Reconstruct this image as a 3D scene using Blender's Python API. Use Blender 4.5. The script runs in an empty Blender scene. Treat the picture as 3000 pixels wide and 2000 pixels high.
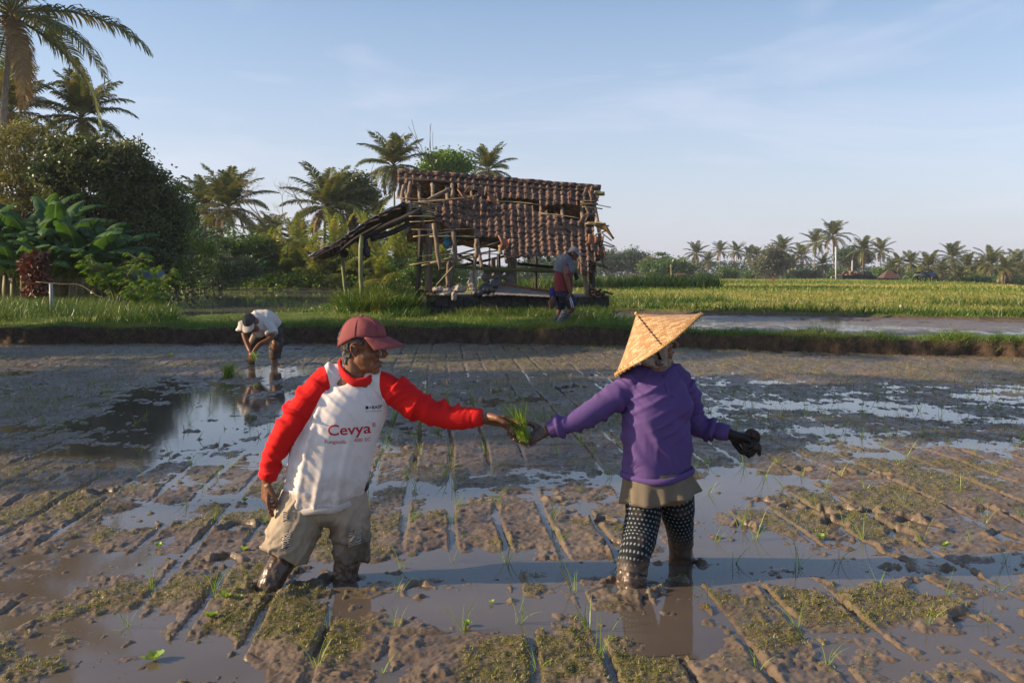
import bpy, bmesh, math, random
import numpy as np
from mathutils import Vector, Matrix
R = math.radians
sc = bpy.context.scene
COL = sc.collection
# ------------------------------------------------------------------ camera
CAM_H, FPX, HOR = 1.368, 2917.0, 800.0
TILT = math.atan((1000 - HOR) / FPX)
cam_d = bpy.data.cameras.new("camera"); cam = bpy.data.objects.new("camera", cam_d); COL.objects.link(cam)
cam_d.sensor_width = 36; cam_d.lens = 35.0; cam_d.clip_start = 0.05; cam_d.clip_end = 4000
cam.location = (0, 0, CAM_H); cam.rotation_euler = (math.pi / 2 - TILT, 0, 0)
sc.camera = cam
# ------------------------------------------------------------------ light
SUN_EL, SUN_AZ = 22.5, 4.0      # elevation; degrees by which the sun stands on the camera's side of due left
sd = Vector((-math.cos(R(SUN_EL)) * math.cos(R(SUN_AZ)), -math.cos(R(SUN_EL)) * math.sin(R(SUN_AZ)), math.sin(R(SUN_EL))))
sun_d = bpy.data.lights.new("sun", 'SUN'); sun = bpy.data.objects.new("sun", sun_d); COL.objects.link(sun)
sun_d.energy = 5.0; sun_d.angle = R(0.55); sun_d.color = (1.0, 0.76, 0.50)
sun.rotation_euler = (-sd).to_track_quat('-Z', 'Y').to_euler()
sun.location = (-30, -5, 20)
w = bpy.data.worlds.new("World"); sc.world = w; w.use_nodes = True
wn = w.node_tree.nodes; wl = w.node_tree.links; wn.clear()
wo = wn.new('ShaderNodeOutputWorld'); bg = wn.new('ShaderNodeBackground'); sky = wn.new('ShaderNodeTexSky')
sky.sky_type = 'NISHITA'; sky.sun_disc = False; sky.sun_elevation = R(SUN_EL)
sky.sun_rotation = math.atan2(sd.x, sd.y); sky.altitude = 300; sky.air_density = 1.0; sky.dust_density = 1.6; sky.ozone_density = 2.6
bg.inputs[1].default_value = 0.104
tcw = wn.new('ShaderNodeTexCoord'); mpw = wn.new('ShaderNodeMapping'); mpw.inputs['Scale'].default_value = (1.3, 1.3, 6.5)
mpw.inputs['Location'].default_value = (2.3, 0.4, 0.15)
wl.new(tcw.outputs['Generated'], mpw.inputs[0])
nzw = wn.new('ShaderNodeTexNoise'); nzw.inputs['Scale'].default_value = 2.4; nzw.inputs['Detail'].default_value = 7; nzw.inputs['Roughness'].default_value = 0.55
nzw.inputs['Distortion'].default_value = 0.7
wl.new(mpw.outputs[0], nzw.inputs['Vector'])
crw = wn.new('ShaderNodeMapRange'); crw.inputs[1].default_value = 0.48; crw.inputs[2].default_value = 0.72; crw.inputs[3].default_value = 0.0; crw.inputs[4].default_value = 0.34
wl.new(nzw.outputs['Fac'], crw.inputs[0])
# pale veil thickest towards the horizon
sepw = wn.new('ShaderNodeSeparateXYZ'); wl.new(tcw.outputs['Generated'], sepw.inputs[0])
hz = wn.new('ShaderNodeMapRange'); hz.inputs[1].default_value = 0.0; hz.inputs[2].default_value = 0.30; hz.inputs[3].default_value = 0.68; hz.inputs[4].default_value = 0.0
wl.new(sepw.outputs[2], hz.inputs[0])
addw = wn.new('ShaderNodeMath'); addw.operation = 'MAXIMUM'; wl.new(crw.outputs[0], addw.inputs[0]); wl.new(hz.outputs[0], addw.inputs[1])
mxw = wn.new('ShaderNodeMix'); mxw.data_type = 'RGBA'
wl.new(hz.outputs[0], mxw.inputs[0]); wl.new(sky.outputs[0], mxw.inputs[6]); mxw.inputs[7].default_value = (4.15, 4.15, 5.05, 1)
mx2 = wn.new('ShaderNodeMix'); mx2.data_type = 'RGBA'; mx2.inputs[7].default_value = (4.9, 4.9, 5.7, 1)
cz = wn.new('ShaderNodeMath'); cz.operation = 'MULTIPLY'; wl.new(crw.outputs[0], cz.inputs[0]); lowc = wn.new('ShaderNodeMapRange'); lowc.inputs[1].default_value = 0.0; lowc.inputs[2].default_value = 0.06; wl.new(sepw.outputs[2], lowc.inputs[0]); wl.new(lowc.outputs[0], cz.inputs[1])
wl.new(cz.outputs[0], mx2.inputs[0]); wl.new(mxw.outputs[2], mx2.inputs[6]); wl.new(mx2.outputs[2], bg.inputs[0]); wl.new(bg.outputs[0], wo.inputs[0])
sc.view_settings.view_transform = 'Standard'; sc.view_settings.look = 'None'; sc.view_settings.gamma = 1.0
sc.view_settings.exposure = 0.82
# ------------------------------------------------------------------ projection helpers (photo pixels 3000x2000 -> metres)
CT, ST = math.cos(TILT), math.sin(TILT)
def P(px, py, Y):
    x = (px - 1500) / FPX; y = (1000 - py) / FPX
    d = Vector((x, CT + y * ST, -ST + y * CT)); k = Y / d.y
    return Vector((d.x * k, Y, CAM_H + d.z * k))
def G(px, py, z=0.0):
    x = (px - 1500) / FPX; y = (1000 - py) / FPX
    d = Vector((x, CT + y * ST, -ST + y * CT)); k = (z - CAM_H) / d.z
    return Vector((d.x * k, d.y * k, z))
def to_px(x, y, z):
    zc = y * CT - (z - CAM_H) * ST; yc = y * ST + (z - CAM_H) * CT
    zc = np.maximum(zc, 0.05)
    return 1500 + FPX * x / zc, 1000 - FPX * yc / zc
# ------------------------------------------------------------------ noise
def _h(ix, iy, iz, s):
    n = (ix * 374761393 + iy * 668265263 + iz * 2147483647 + s * 1274126177) & 0xffffffff
    n = ((n ^ (n >> 13)) * 1274126177) & 0xffffffff
    n = ((n ^ (n >> 16)) * 2246822519) & 0xffffffff
    return ((n ^ (n >> 15)) & 0xffffff) / float(0xffffff)
def vn3(x, y, z, s=0):
    x = np.asarray(x, float); y = np.asarray(y, float); z = np.asarray(z, float) + np.zeros_like(x)
    ix = np.floor(x).astype(np.int64); iy = np.floor(y).astype(np.int64); iz = np.floor(z).astype(np.int64)
    fx = x - ix; fy = y - iy; fz = z - iz
    fx = fx * fx * (3 - 2 * fx); fy = fy * fy * (3 - 2 * fy); fz = fz * fz * (3 - 2 * fz)
    r = 0
    for a in (0, 1):
        wx = fx if a else 1 - fx
        for b in (0, 1):
            wy = fy if b else 1 - fy
            for c in (0, 1):
                r = r + wx * wy * (fz if c else 1 - fz) * _h(ix + a, iy + b, iz + c, s)
    return r * 2 - 1
def vn2(x, y, s=0):
    x = np.asarray(x, float); y = np.asarray(y, float)
    ix = np.floor(x).astype(np.int64); iy = np.floor(y).astype(np.int64)
    fx = x - ix; fy = y - iy
    fx = fx * fx * (3 - 2 * fx); fy = fy * fy * (3 - 2 * fy)
    return ((_h(ix, iy, 0, s) * (1 - fx) + _h(ix + 1, iy, 0, s) * fx) * (1 - fy) + (_h(ix, iy + 1, 0, s) * (1 - fx) + _h(ix + 1, iy + 1, 0, s) * fx) * fy) * 2 - 1
def fbm2(x, y, o=4, s=0, g=0.5):
    r = 0; a = 1; t = 0; c, d = 0.8, 0.6
    for i in range(o):
        r = r + a * vn2(x, y, s + i * 7); t += a; a *= g
        x, y = (c * x - d * y) * 2.03 + 11.3, (d * x + c * y) * 2.03 - 4.7
    return r / t
def fbm3(x, y, z, o=3, s=0, g=0.5):
    r = 0; a = 1; t = 0
    for i in range(o):
        r = r + a * vn3(x, y, z, s + i * 7); t += a; a *= g
        x = x * 2.03 + 3.1; y = y * 2.03 + 7.7; z = z * 2.03 - 5.2
    return r / t
def sstep(a, b, x):
    t = np.clip((x - a) / (b - a), 0, 1); return t * t * (3 - 2 * t)
# ------------------------------------------------------------------ mesh helpers
def mesh(name, V, F, mats=None, smooth=True, attrs=None, uv=None, mi=None):
    """V (n,3); F list of index arrays (k,3) / (k,4)"""
    V = np.asarray(V, np.float32)
    if not isinstance(F, (list, tuple)): F = [F]
    F = [np.asarray(f, np.int32) for f in F if len(f)]
    me = bpy.data.meshes.new(name)
    me.vertices.add(len(V)); me.vertices.foreach_set('co', V.ravel())
    nl = sum(f.size for f in F); npoly = sum(len(f) for f in F)
    me.loops.add(nl); me.loops.foreach_set('vertex_index', np.concatenate([f.ravel() for f in F]))
    tot = np.concatenate([np.full(len(f), f.shape[1], np.int32) for f in F])
    st = np.concatenate([[0], np.cumsum(tot)[:-1]]).astype(np.int32)
    me.polygons.add(npoly); me.polygons.foreach_set('loop_start', st); me.polygons.foreach_set('loop_total', tot)
    if mi is not None: me.polygons.foreach_set('material_index', np.asarray(mi, np.int32))
    me.update(calc_edges=True)
    me.polygons.foreach_set('use_smooth', np.full(npoly, bool(smooth)))
    if attrs:
        for k, a in attrs.items():
            at = me.attributes.new(k, 'FLOAT', 'POINT'); at.data.foreach_set('value', np.asarray(a, np.float32))
    if uv is not None:
        ul = me.uv_layers.new(name='UVMap'); li = np.concatenate([f.ravel() for f in F])
        ul.data.foreach_set('uv', np.asarray(uv, np.float32)[li].ravel())
    for m in (mats or []): me.materials.append(m)
    me.validate()
    return me
def link(name, me, parent=None, loc=None, label=None, cat=None, group=None, kind=None):
    o = bpy.data.objects.new(name, me); COL.objects.link(o)
    if parent is not None: o.parent = parent
    if loc is not None: o.location = loc
    if label: o['label'] = label
    if cat: o['category'] = cat
    if group: o['group'] = group
    if kind: o['kind'] = kind
    return o
def thing(name, label, cat, loc=(0, 0, 0), rz=0.0, group=None):
    o = link(name, None, None, loc, label, cat, group); o.rotation_euler = (0, 0, rz); return o
class MB:
    def __init__(s): s.V = []; s.Q = []; s.T = []; s.n = 0; s.U = []; s.mq = []; s.mt = []; s.A = []
    def add(s, V, Q=None, T=None, U=None, m=0, a=0.0):
        V = np.asarray(V, float); s.V.append(V)
        if Q is not None and len(Q): q = np.asarray(Q, int) + s.n; s.Q.append(q); s.mq += [m] * len(q)
        if T is not None and len(T): t = np.asarray(T, int) + s.n; s.T.append(t); s.mt += [m] * len(t)
        s.U.append(np.zeros((len(V), 2)) if U is None else np.asarray(U, float)); s.n += len(V)
        s.A.append(np.full(len(V), a) if np.isscalar(a) else np.asarray(a, float))
    def arrays(s):
        return np.concatenate(s.V), [np.concatenate(x) for x in (s.Q, s.T) if x]
    def box(s, c, d, rot=None, m=0, a=0.0, ax=None):
        c = np.array(c, float); d = np.array(d, float) / 2
        v = np.array([[x, y, z] for x in (-1, 1) for y in (-1, 1) for z in (-1, 1)]) * d
        if rot is not None: v = v @ np.array(Matrix(rot).to_3x3() if not isinstance(rot, np.ndarray) else rot).T
        s.add(v + c, [[0, 1, 3, 2], [4, 6, 7, 5], [0, 4, 5, 1], [2, 3, 7, 6], [0, 2, 6, 4], [1, 5, 7, 3]], m=m, a=a)
    def tube(s, pts, rad, n=8, ell=1.0, up=(0, 0, 1), m=0, a=0.0, cap=True, uvs=1.0, sx=None):
        V, Q, T, U = loft(pts, rad, n, ell, up, cap, sx)
        s.add(V, Q, T, U * uvs, m, a)
    def ball(s, c, r, n=10, rot=None, m=0, a=0.0):
        k = n // 2 + 1; th = np.linspace(0, math.pi, k + 1)[1:-1]; ph = np.linspace(0, 2 * math.pi, n, endpoint=False)
        v = [[0, 0, 1]] + [[math.sin(t) * math.cos(p), math.sin(t) * math.sin(p), math.cos(t)] for t in th for p in ph] + [[0, 0, -1]]
        v = np.array(v) * np.array(r if hasattr(r, '__len__') else (r, r, r))
        if rot is not None: v = v @ np.array(rot).T
        q = [[1 + i * n + j, 1 + (i + 1) * n + j, 1 + (i + 1) * n + (j + 1) % n, 1 + i * n + (j + 1) % n] for i in range(len(th) - 1) for j in range(n)]
        t = [[0, 1 + j, 1 + (j + 1) % n] for j in range(n)] + [[len(v) - 1, len(v) - 1 - n + (j + 1) % n, len(v) - 1 - n + j] for j in range(n)]
        s.add(v + np.array(c, float), q, t, m=m, a=a)
    def mesh(s, name, mats, smooth=True, uv=False, attr=None):
        V, F = s.arrays()
        return mesh(name, V, F, mats, smooth, {attr: np.concatenate(s.A)} if attr else None, np.concatenate(s.U) if uv else None,
                    mi=(s.mq + s.mt) if any(s.mq) or any(s.mt) else None)
    def build(s, name, mats, parent=None, smooth=True, uv=False, attr=None, **kw):
        if not isinstance(mats, (list, tuple)): mats = [mats]
        return link(name, s.mesh(name, mats, smooth, uv, attr), parent, **kw)
def loft(pts, rad, n=8, ell=1.0, up=(0, 0, 1), cap=True, sx=None):
    """tube through pts. rad: per-point radius or (ra, rb); first axis is 'side' = tangent x up, second is along up"""
    p = np.array([tuple(q) for q in pts], float); k = len(p)
    r = np.array([(q if hasattr(q, '__len__') else (q, q * ell)) for q in (rad if hasattr(rad, '__len__') else [rad] * k)], float)
    t = np.gradient(p, axis=0) if k > 1 else np.array([[0, 0, 1.]])
    t /= np.maximum(np.linalg.norm(t, axis=1), 1e-9)[:, None]
    up = np.array(up, float)
    ups = np.tile(up, (k, 1)) if up.ndim == 1 else up
    A = np.cross(t, ups); bad = np.linalg.norm(A, axis=1) < 0.15
    A[bad] = np.cross(t[bad], np.array([1., 0.1, 0]))
    A /= np.linalg.norm(A, axis=1)[:, None]
    for i in range(1, k):
        if np.dot(A[i], A[i - 1]) < 0: A[i] = -A[i]
    B = np.cross(A, t)
    th = np.linspace(0, 2 * math.pi, n, endpoint=False); c = np.cos(th); s_ = np.sin(th)
    if sx: # superellipse
        c = np.sign(c) * np.abs(c) ** sx; s_ = np.sign(s_) * np.abs(s_) ** sx
    V = (p[:, None, :] + A[:, None, :] * (r[:, 0, None] * c)[:, :, None] + B[:, None, :] * (r[:, 1, None] * s_)[:, :, None]).reshape(-1, 3)
    L = np.concatenate([[0], np.cumsum(np.linalg.norm(np.diff(p, axis=0), axis=1))])
    U = np.stack([np.tile(th / (2 * math.pi), k), np.repeat(L, n)], 1)
    Q = [[i * n + j, i * n + (j + 1) % n, (i + 1) * n + (j + 1) % n, (i + 1) * n + j] for i in range(k - 1) for j in range(n)]
    T = []
    if cap:
        b = len(V); V = np.vstack([V, p[0] , p[-1]]); U = np.vstack([U, [0, 0], [0, L[-1]]])
        T = [[b, (j + 1) % n, j] for j in range(n)] + [[b + 1, (k - 1) * n + j, (k - 1) * n + (j + 1) % n] for j in range(n)]
    return V, Q, T, U
def spline(pts, n):
    """Catmull-Rom through rows of any width"""
    p = np.array([tuple(q) for q in pts], float); m = len(p)
    if m < 3:
        t = np.linspace(0, 1, n)[:, None]; return p[0] * (1 - t) + p[-1] * t
    e = np.vstack([2 * p[0] - p[1], p, 2 * p[-1] - p[-2]])
    out = []
    for u in np.linspace(0, m - 1 - 1e-9, n):
        i = int(u); t = u - i; a, b, c, d = e[i:i + 4]
        out.append(0.5 * ((2 * b) + (-a + c) * t + (2 * a - 5 * b + 4 * c - d) * t * t + (-a + 3 * b - 3 * c + d) * t ** 3))
    return np.array(out)
def remesh(mb, voxel, smooth_it=4, name='tmp', fac=0.5):
    """union of overlapping closed shapes as one continuous skin; returns V, list of faces"""
    V, F = mb.arrays(); me = mesh(name, V, F)
    o = bpy.data.objects.new(name, me); COL.objects.link(o)
    md = o.modifiers.new('r', 'REMESH'); md.mode = 'VOXEL'; md.voxel_size = voxel; md.adaptivity = 0
    if smooth_it:
        s = o.modifiers.new('s', 'SMOOTH'); s.factor = fac; s.iterations = smooth_it
    dg = bpy.context.evaluated_depsgraph_get(); ev = o.evaluated_get(dg); m2 = ev.to_mesh()
    n = len(m2.vertices); co = np.empty(n * 3, np.float32); m2.vertices.foreach_get('co', co)
    nf = len(m2.polygons); lt = np.empty(nf, np.int32); m2.polygons.foreach_get('loop_total', lt)
    vi = np.empty(len(m2.loops), np.int32); m2.loops.foreach_get('vertex_index', vi)
    ls = np.empty(nf, np.int32); m2.polygons.foreach_get('loop_start', ls)
    out = []
    for k in (3, 4):
        s_ = ls[lt == k]
        if len(s_): out.append(vi[s_[:, None] + np.arange(k)])
    ev.to_mesh_clear(); bpy.data.objects.remove(o); bpy.data.meshes.remove(me)
    return co.reshape(-1, 3).astype(float), out
def vnormals(V, F):
    N = np.zeros_like(V)
    for f in F:
        f = np.asarray(f); a = V[f[:, 0]]; b = V[f[:, 1]]; c = V[f[:, 2]]
        if f.shape[1] == 4: nn = np.cross(c - a, V[f[:, 3]] - b)
        else: nn = np.cross(b - a, c - a)
        for k in range(f.shape[1]): np.add.at(N, f[:, k], nn)
    return N / np.maximum(np.linalg.norm(N, axis=1), 1e-12)[:, None]
# ------------------------------------------------------------------ materials
class NT:
    def __init__(s, name):
        s.m = bpy.data.materials.new(name); s.m.use_nodes = True; s.n = s.m.node_tree.nodes; s.l = s.m.node_tree.links
        s.b = s.n['Principled BSDF']; s.out = s.n['Material Output']
        s.tc = s.n.new('ShaderNodeTexCoord')
    def put(s, sock, v):
        if isinstance(v, bpy.types.NodeSocket): s.l.new(v, sock)
        elif v is not None: sock.default_value = v
    def mapping(s, src='Object', scale=(1, 1, 1), rot=(0, 0, 0), loc=(0, 0, 0)):
        m = s.n.new('ShaderNodeMapping'); s.put(m.inputs[0], s.tc.outputs[src] if isinstance(src, str) else src)
        m.inputs['Scale'].default_value = scale; m.inputs['Rotation'].default_value = rot; m.inputs['Location'].default_value = loc
        return m.outputs[0]
    def noise(s, scale, detail=4, vec=None, rough=0.55, dist=0.0):
        x = s.n.new('ShaderNodeTexNoise'); s.put(x.inputs['Vector'], vec if vec is not None else s.tc.outputs['Object'])
        x.inputs['Scale'].default_value = scale; x.inputs['Detail'].default_value = detail; x.inputs['Roughness'].default_value = rough
        x.inputs['Distortion'].default_value = dist; return x.outputs['Fac']
    def vor(s, scale, vec=None, out='Distance', feat='F1'):
        x = s.n.new('ShaderNodeTexVoronoi'); x.feature = feat; s.put(x.inputs['Vector'], vec if vec is not None else s.tc.outputs['Object'])
        x.inputs['Scale'].default_value = scale; return x.outputs[out]
    def rng(s, v, a, b, c=0.0, d=1.0):
        x = s.n.new('ShaderNodeMapRange'); s.put(x.inputs[0], v)
        for i, q in enumerate((a, b, c, d)): x.inputs[i + 1].default_value = q
        return x.outputs[0]
    def math(s, op, a, b=None, c=None):
        x = s.n.new('ShaderNodeMath'); x.operation = op; s.put(x.inputs[0], a)
        if b is not None: s.put(x.inputs[1], b)
        if c is not None: s.put(x.inputs[2], c)
        return x.outputs[0]
    def mix(s, f, a, b, t='MIX'):
        x = s.n.new('ShaderNodeMix'); x.data_type = 'RGBA'; x.blend_type = t; s.put(x.inputs[0], f)
        s.put(x.inputs[6], tuple(a) + (1,) if isinstance(a, tuple) and len(a) == 3 else a); s.put(x.inputs[7], tuple(b) + (1,) if isinstance(b, tuple) and len(b) == 3 else b)
        return x.outputs[2]
    def attr(s, n):
        x = s.n.new('ShaderNodeAttribute'); x.attribute_name = n; return x.outputs['Fac']
    def rand(s):
        x = s.n.new('ShaderNodeObjectInfo'); return x.outputs['Random']
    def island(s):
        x = s.n.new('ShaderNodeNewGeometry'); return x.outputs['Random Per Island']
    def bump(s, h, strength=0.5, dist=0.01, chain=None):
        x = s.n.new('ShaderNodeBump'); x.inputs['Strength'].default_value = strength; x.inputs['Distance'].default_value = dist
        s.put(x.inputs['Height'], h)
        if chain is not None: s.l.new(chain, x.inputs['Normal'])
        return x.outputs[0]
    def fin(s, col=None, rough=0.7, spec=0.5, normal=None, **kw):
        s.put(s.b.inputs['Base Color'], tuple(col) + (1,) if isinstance(col, tuple) and len(col) == 3 else col)
        s.put(s.b.inputs['Roughness'], rough); s.put(s.b.inputs['Specular IOR Level'], spec)
        if normal is not None: s.l.new(normal, s.b.inputs['Normal'])
        for k, v in kw.items(): s.put(s.b.inputs[k.replace('_', ' ')], v)
        return s.m
def simple(name, col, rough=0.7, var=0.25, scale=8, bump=0.0, bscale=40, spec=0.4, bd=0.01):
    t = NT(name); n = t.noise(scale, 5)
    c = t.mix(t.rng(n, 0.3, 0.7), tuple(x * (1 - var) for x in col), tuple(min(1, x * (1 + var)) for x in col))
    nm = t.bump(t.noise(bscale, 5), bump, bd) if bump else None
    return t.fin(c, rough, spec, nm)
def leafmat(name, c1, c2, c3=None, trans=0.35, rough=0.45, island=True, spec=0.4):
    """foliage: colour varies leaf by leaf, light passes through the blade"""
    t = NT(name)
    i = t.island() if island else t.noise(3, 3)
    c = t.mix(i, c1, c2)
    if c3 is not None: c = t.mix(t.rng(t.noise(0.9, 3), 0.45, 0.7), c, c3)
    t.fin(c, rough, spec)
    tr = t.n.new('ShaderNodeBsdfTranslucent'); 
    g = t.mix(1.0, c, (1.25, 1.15, 0.55), 'MULTIPLY'); t.l.new(g, tr.inputs[0])
    mx = t.n.new('ShaderNodeMixShader'); mx.inputs[0].default_value = trans
    t.l.new(t.b.outputs[0], mx.inputs[1]); t.l.new(tr.outputs[0], mx.inputs[2]); t.l.new(mx.outputs[0], t.out.inputs[0])
    return t.m
rng = np.random.default_rng(7); random.seed(7)
def blades(pos, h, wd, lean, seed=0, segs=2, curl=0.5):
    """many grass blades as arrays: pos (n,3), h (n), wd (n), lean (n)"""
    g = np.random.default_rng(seed); n = len(pos); az = g.uniform(0, 2 * np.pi, n); fa = g.uniform(0, np.pi, n)
    side = np.stack([np.cos(fa), np.sin(fa), np.zeros(n)], 1); out = np.stack([np.cos(az), np.sin(az), np.zeros(n)], 1)
    vs = []
    for i in range(segs + 1):
        t = i / segs; bend = lean * h * (t ** (1 + curl))
        z = h * t * (1 - 0.35 * lean * t)
        c = pos + out * bend[:, None] + np.array([0, 0, 1.])[None] * z[:, None]
        if i < segs:
            wv = (wd * (1 - 0.55 * t) / 2)[:, None] * side; vs += [c - wv, c + wv]
        else: vs.append(c)
    k = 2 * segs + 1; V = np.stack(vs, 1).reshape(-1, 3); b = (np.arange(n) * k)[:, None]
    Q = [b + np.array([[2 * i, 2 * i + 1, 2 * i + 3, 2 * i + 2]]) for i in range(segs - 1)]
    T = b + np.array([[2 * segs - 2, 2 * segs - 1, 2 * segs]])
    return V, ([np.concatenate(Q)] if Q else []) + [T]
# ================================================================== GROUND, PADDY, WATER
def paddy_front(x):
    """distance of the bank's foot for each sideways position"""
    y = np.interp(x, [-14, -8, -3.6, 0, 2.5, 4.5, 8.2, 14], [19.0, 19.1, 19.4, 19.0, 18.6, 17.5, 16.0, 14.5])
    return y + 0.10 * fbm2(x * 1.3, x * 0 + 3.0, 3, 5) + 0.05 * vn2(x * 6, x * 0, 9)
FUR = math.atan2(-200, FPX)     # furrows run slightly to the left of straight ahead
def ell(px, py, cx, cy, rx, ry): return np.exp(-(((px - cx) / rx) ** 2 + ((py - cy) / ry) ** 2))
WET = [(480,1480,240,34,.8),(640,1440,200,24,.6),(560,1180,260,38,1),(500,1255,380,55,1.3),(650,1330,300,48,1.2),(330,1330,150,45,.9),(450,1420,300,28,.7),(430,1530,150,22,.8),(400,1660,200,45,1),(160,1740,200,90,1.2),
  (430,1850,270,75,1.2),(650,1945,300,45,1),(1250,1470,120,55,1.2),(1420,1440,220,28,.9),(1180,1660,330,40,1.4),(1500,1655,300,35,1.3),(1290,1800,200,75,1.1),
  (1480,1830,150,60,1),(1640,1390,130,26,1),(2150,1640,200,60,1.3),(2130,1440,160,55,1.3),(2220,1560,210,45,.9),(2680,1205,140,18,1.2),(2350,1190,240,12,.9),(2450,1260,150,14,.9),(2600,1330,120,12,.9),
  (2880,1300,160,16,1.1),(2430,1690,230,42,1.0),(2900,1690,150,55,1.0),(2700,1880,240,50,.9),(1960,1840,110,90,1.3),(1000,1765,130,50,1.4),(770,1100,60,45,1.0),(1540,1168,90,12,1.1),
  (700,1240,120,30,.8),(860,1090,120,16,.8),(1060,1320,100,60,.5),(1230,1960,150,60,1),(2330,1410,160,20,.8),(1700,1490,120,22,.8),(2050,1860,60,110,1),(700,1600,100,25,.6),(1020,1140,150,12,.5),(2250,1120,150,12,.7),(60,1080,160,12,.6)]
DRY = [(120,1200,240,60,.9),(80,1420,200,60,.5),(850,1830,170,120,1),(620,1730,150,45,.8),(1600,1930,330,80,.9),(1750,1570,180,50,.7),(2500,1520,380,60,1.1),(2560,1790,280,50,.9),(300,1050,700,34,.7),(1500,1060,700,45,.8),(2600,1085,520,34,1.0),
  (1300,1560,330,40,.6),(2600,1430,420,40,.6),(1500,1250,260,60,.6),(2050,1300,260,60,.5),(1050,1560,120,60,.6),(100,1470,200,30,.7),(2300,1980,400,50,.6),(1000,1900,220,60,.7)]
PRINTS = [(2425,1512,.10),(2545,1508,.10),(2520,1600,.11),(2660,1532,.11),(2720,1545,.12),(2640,1572,.11),(2480,1498,.08),(2605,1640,.13),(2715,1730,.14),(2860,1830,.13),(2820,1690,.12),(2320,1490,.09),(2230,1475,.09),(2180,1545,.08),(2440,1540,.10),
  (690,1550,.13),(655,1645,.11),(1800,1600,.10),(1620,1462,.07),(2950,1580,.12),(1720,1515,.08),(2590,1395,.08),(2480,1385,.09),(2350,1380,.08),(900,1690,.10),(1770,1530,.09),(340,1185,.12),(300,1450,.12),(420,1540,.10),(1230,1730,.09),(1260,1560,.07),(2890,1500,.10)]
def mud_h(x, y):
    """height of the mud over the water level, and the moss amount"""
    px, py = to_px(x, y, np.zeros_like(x)); far = sstep(5, 14, y)
    wx = x + 0.10 * fbm2(x * 2.2, y * 2.2, 3, 21); wy = y + 0.10 * fbm2(x * 2.2, y * 2.2, 3, 31)
    big = fbm2(wx * 1.15, wy * 0.95, 4, 41)
    wd = 0
    for a in WET: wd = wd - a[4] * ell(px, py, *a[:4])
    for a in DRY: wd = wd + a[4] * ell(px, py, *a[:4])
    wd = np.where(wd < 0, wd * (1 - .30 * sstep(1350, 1600, py)), wd); wd = np.clip(wd, -1.0, 1.1)
    h = 0.0030 + 0.0165 * big + 0.018 * wd
    h = h + 0.021 * fbm2(wx * 4.6, wy * 4.2, 4, 51)
    rough = 0.45 + 0.55 * sstep(-0.014, 0.014, h)
    rd = fbm2(wx * 17, wy * 15, 3, 61); h = h + rough * 0.0055 * (1 - np.abs(rd) * 2.2)
    h = h + 0.011 * fbm2(wx * 10, wy * 8, 4, 65, 0.6) * sstep(-.045, -.012, h); clod = fbm2(wx * 34, wy * 30, 3, 71); h = h + rough * 0.0062 * np.maximum(clod, -0.15)
    patch = sstep(-0.1, 0.35, fbm2(x * 2.6, y * 2.2, 3, 77)) * rough
    cl = np.maximum(fbm2(x * 34, y * 34, 4, 78, 0.65) - 0.08, 0); h = h + patch * cl * 0.026
    h = h + rough * 0.0042 * fbm2(x * 80, y * 75, 3, 81, 0.7)
    h = h + 0.012 * np.maximum(fbm2(x * 17, y * 13, 3, 83) - 0.22, 0) * 3 * sstep(-0.03, 0.0, h)
    # trampled lumps far off
    h = h + far * (0.024 * np.maximum(fbm2(x * 5.2, y * 2.4, 3, 91), -0.1) + 0.015 * fbm2(x * 11, y * 6, 3, 95))
    h = np.where(h > .008, .008 + (h - .008) * .62, h); h = np.where(h < -.016, -.016 + (h + .016) * .6, h) + .0028 * np.maximum(fbm2(x * 48, y * 44, 3, 87, .6), -.1) * rough * 2
    # furrows drawn by the planting rake, lengthways and crossways
    c, s = math.cos(FUR), math.sin(FUR)
    u = wx * 0.10 + x * 0.90; v = wy * 0.10 + y * 0.90
    U = u * 1.0 - v * (-200 / FPX) + 0.02 * vn2(y * 0.9, x * 0.4, 14); V = v + 0.03 * vn2(x * 0.7, y * 0.3, 16)
    k = np.round((U - 0.05) / 0.262); d = U - 0.05 - k * 0.262 - 0.03 * (_h(k.astype(np.int64), 0 * k.astype(np.int64), 0, 3) - 0.5)
    k2 = np.round(V / 0.41); e = V - k2 * 0.41 - 0.08 * (_h(k2.astype(np.int64), 0 * k2.astype(np.int64), 0, 8) - 0.5)
    st = sstep(-0.55, 0.05, fbm2(k * 3.7, v * 0.8, 2, 17)) * (1 - 0.5 * far)
    st2 = sstep(-0.2, 0.4, fbm2(u * 0.8, k2 * 3.3, 2, 19)) * 0.8 * (1 - 0.6 * far)
    wfur = 0.015 + 0.004 * vn2(v * 6, k, 12)
    h = h - st * (0.042 * np.exp(-(d / wfur) ** 2) - 0.0055 * np.exp(-((np.abs(d) - 0.030) / 0.012) ** 2) * (0.6 + vn2(u * 30, v * 12, 18)))
    h = h - st2 * (0.020 * np.exp(-(e / 0.018) ** 2) - 0.006 * np.exp(-((np.abs(e) - 0.036) / 0.016) ** 2) * (0.6 + vn2(u * 12, v * 30, 20)))
    moss = sstep(-0.12, 0.20, fbm2(x * 2.3, y * 2.0, 4, 101) + 0.22 * wd) * sstep(0.0, 0.010, h) * (0.45 + 0.65 * sstep(-0.2, 0.3, fbm2(x * 20, y * 18, 3, 103)))
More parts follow.
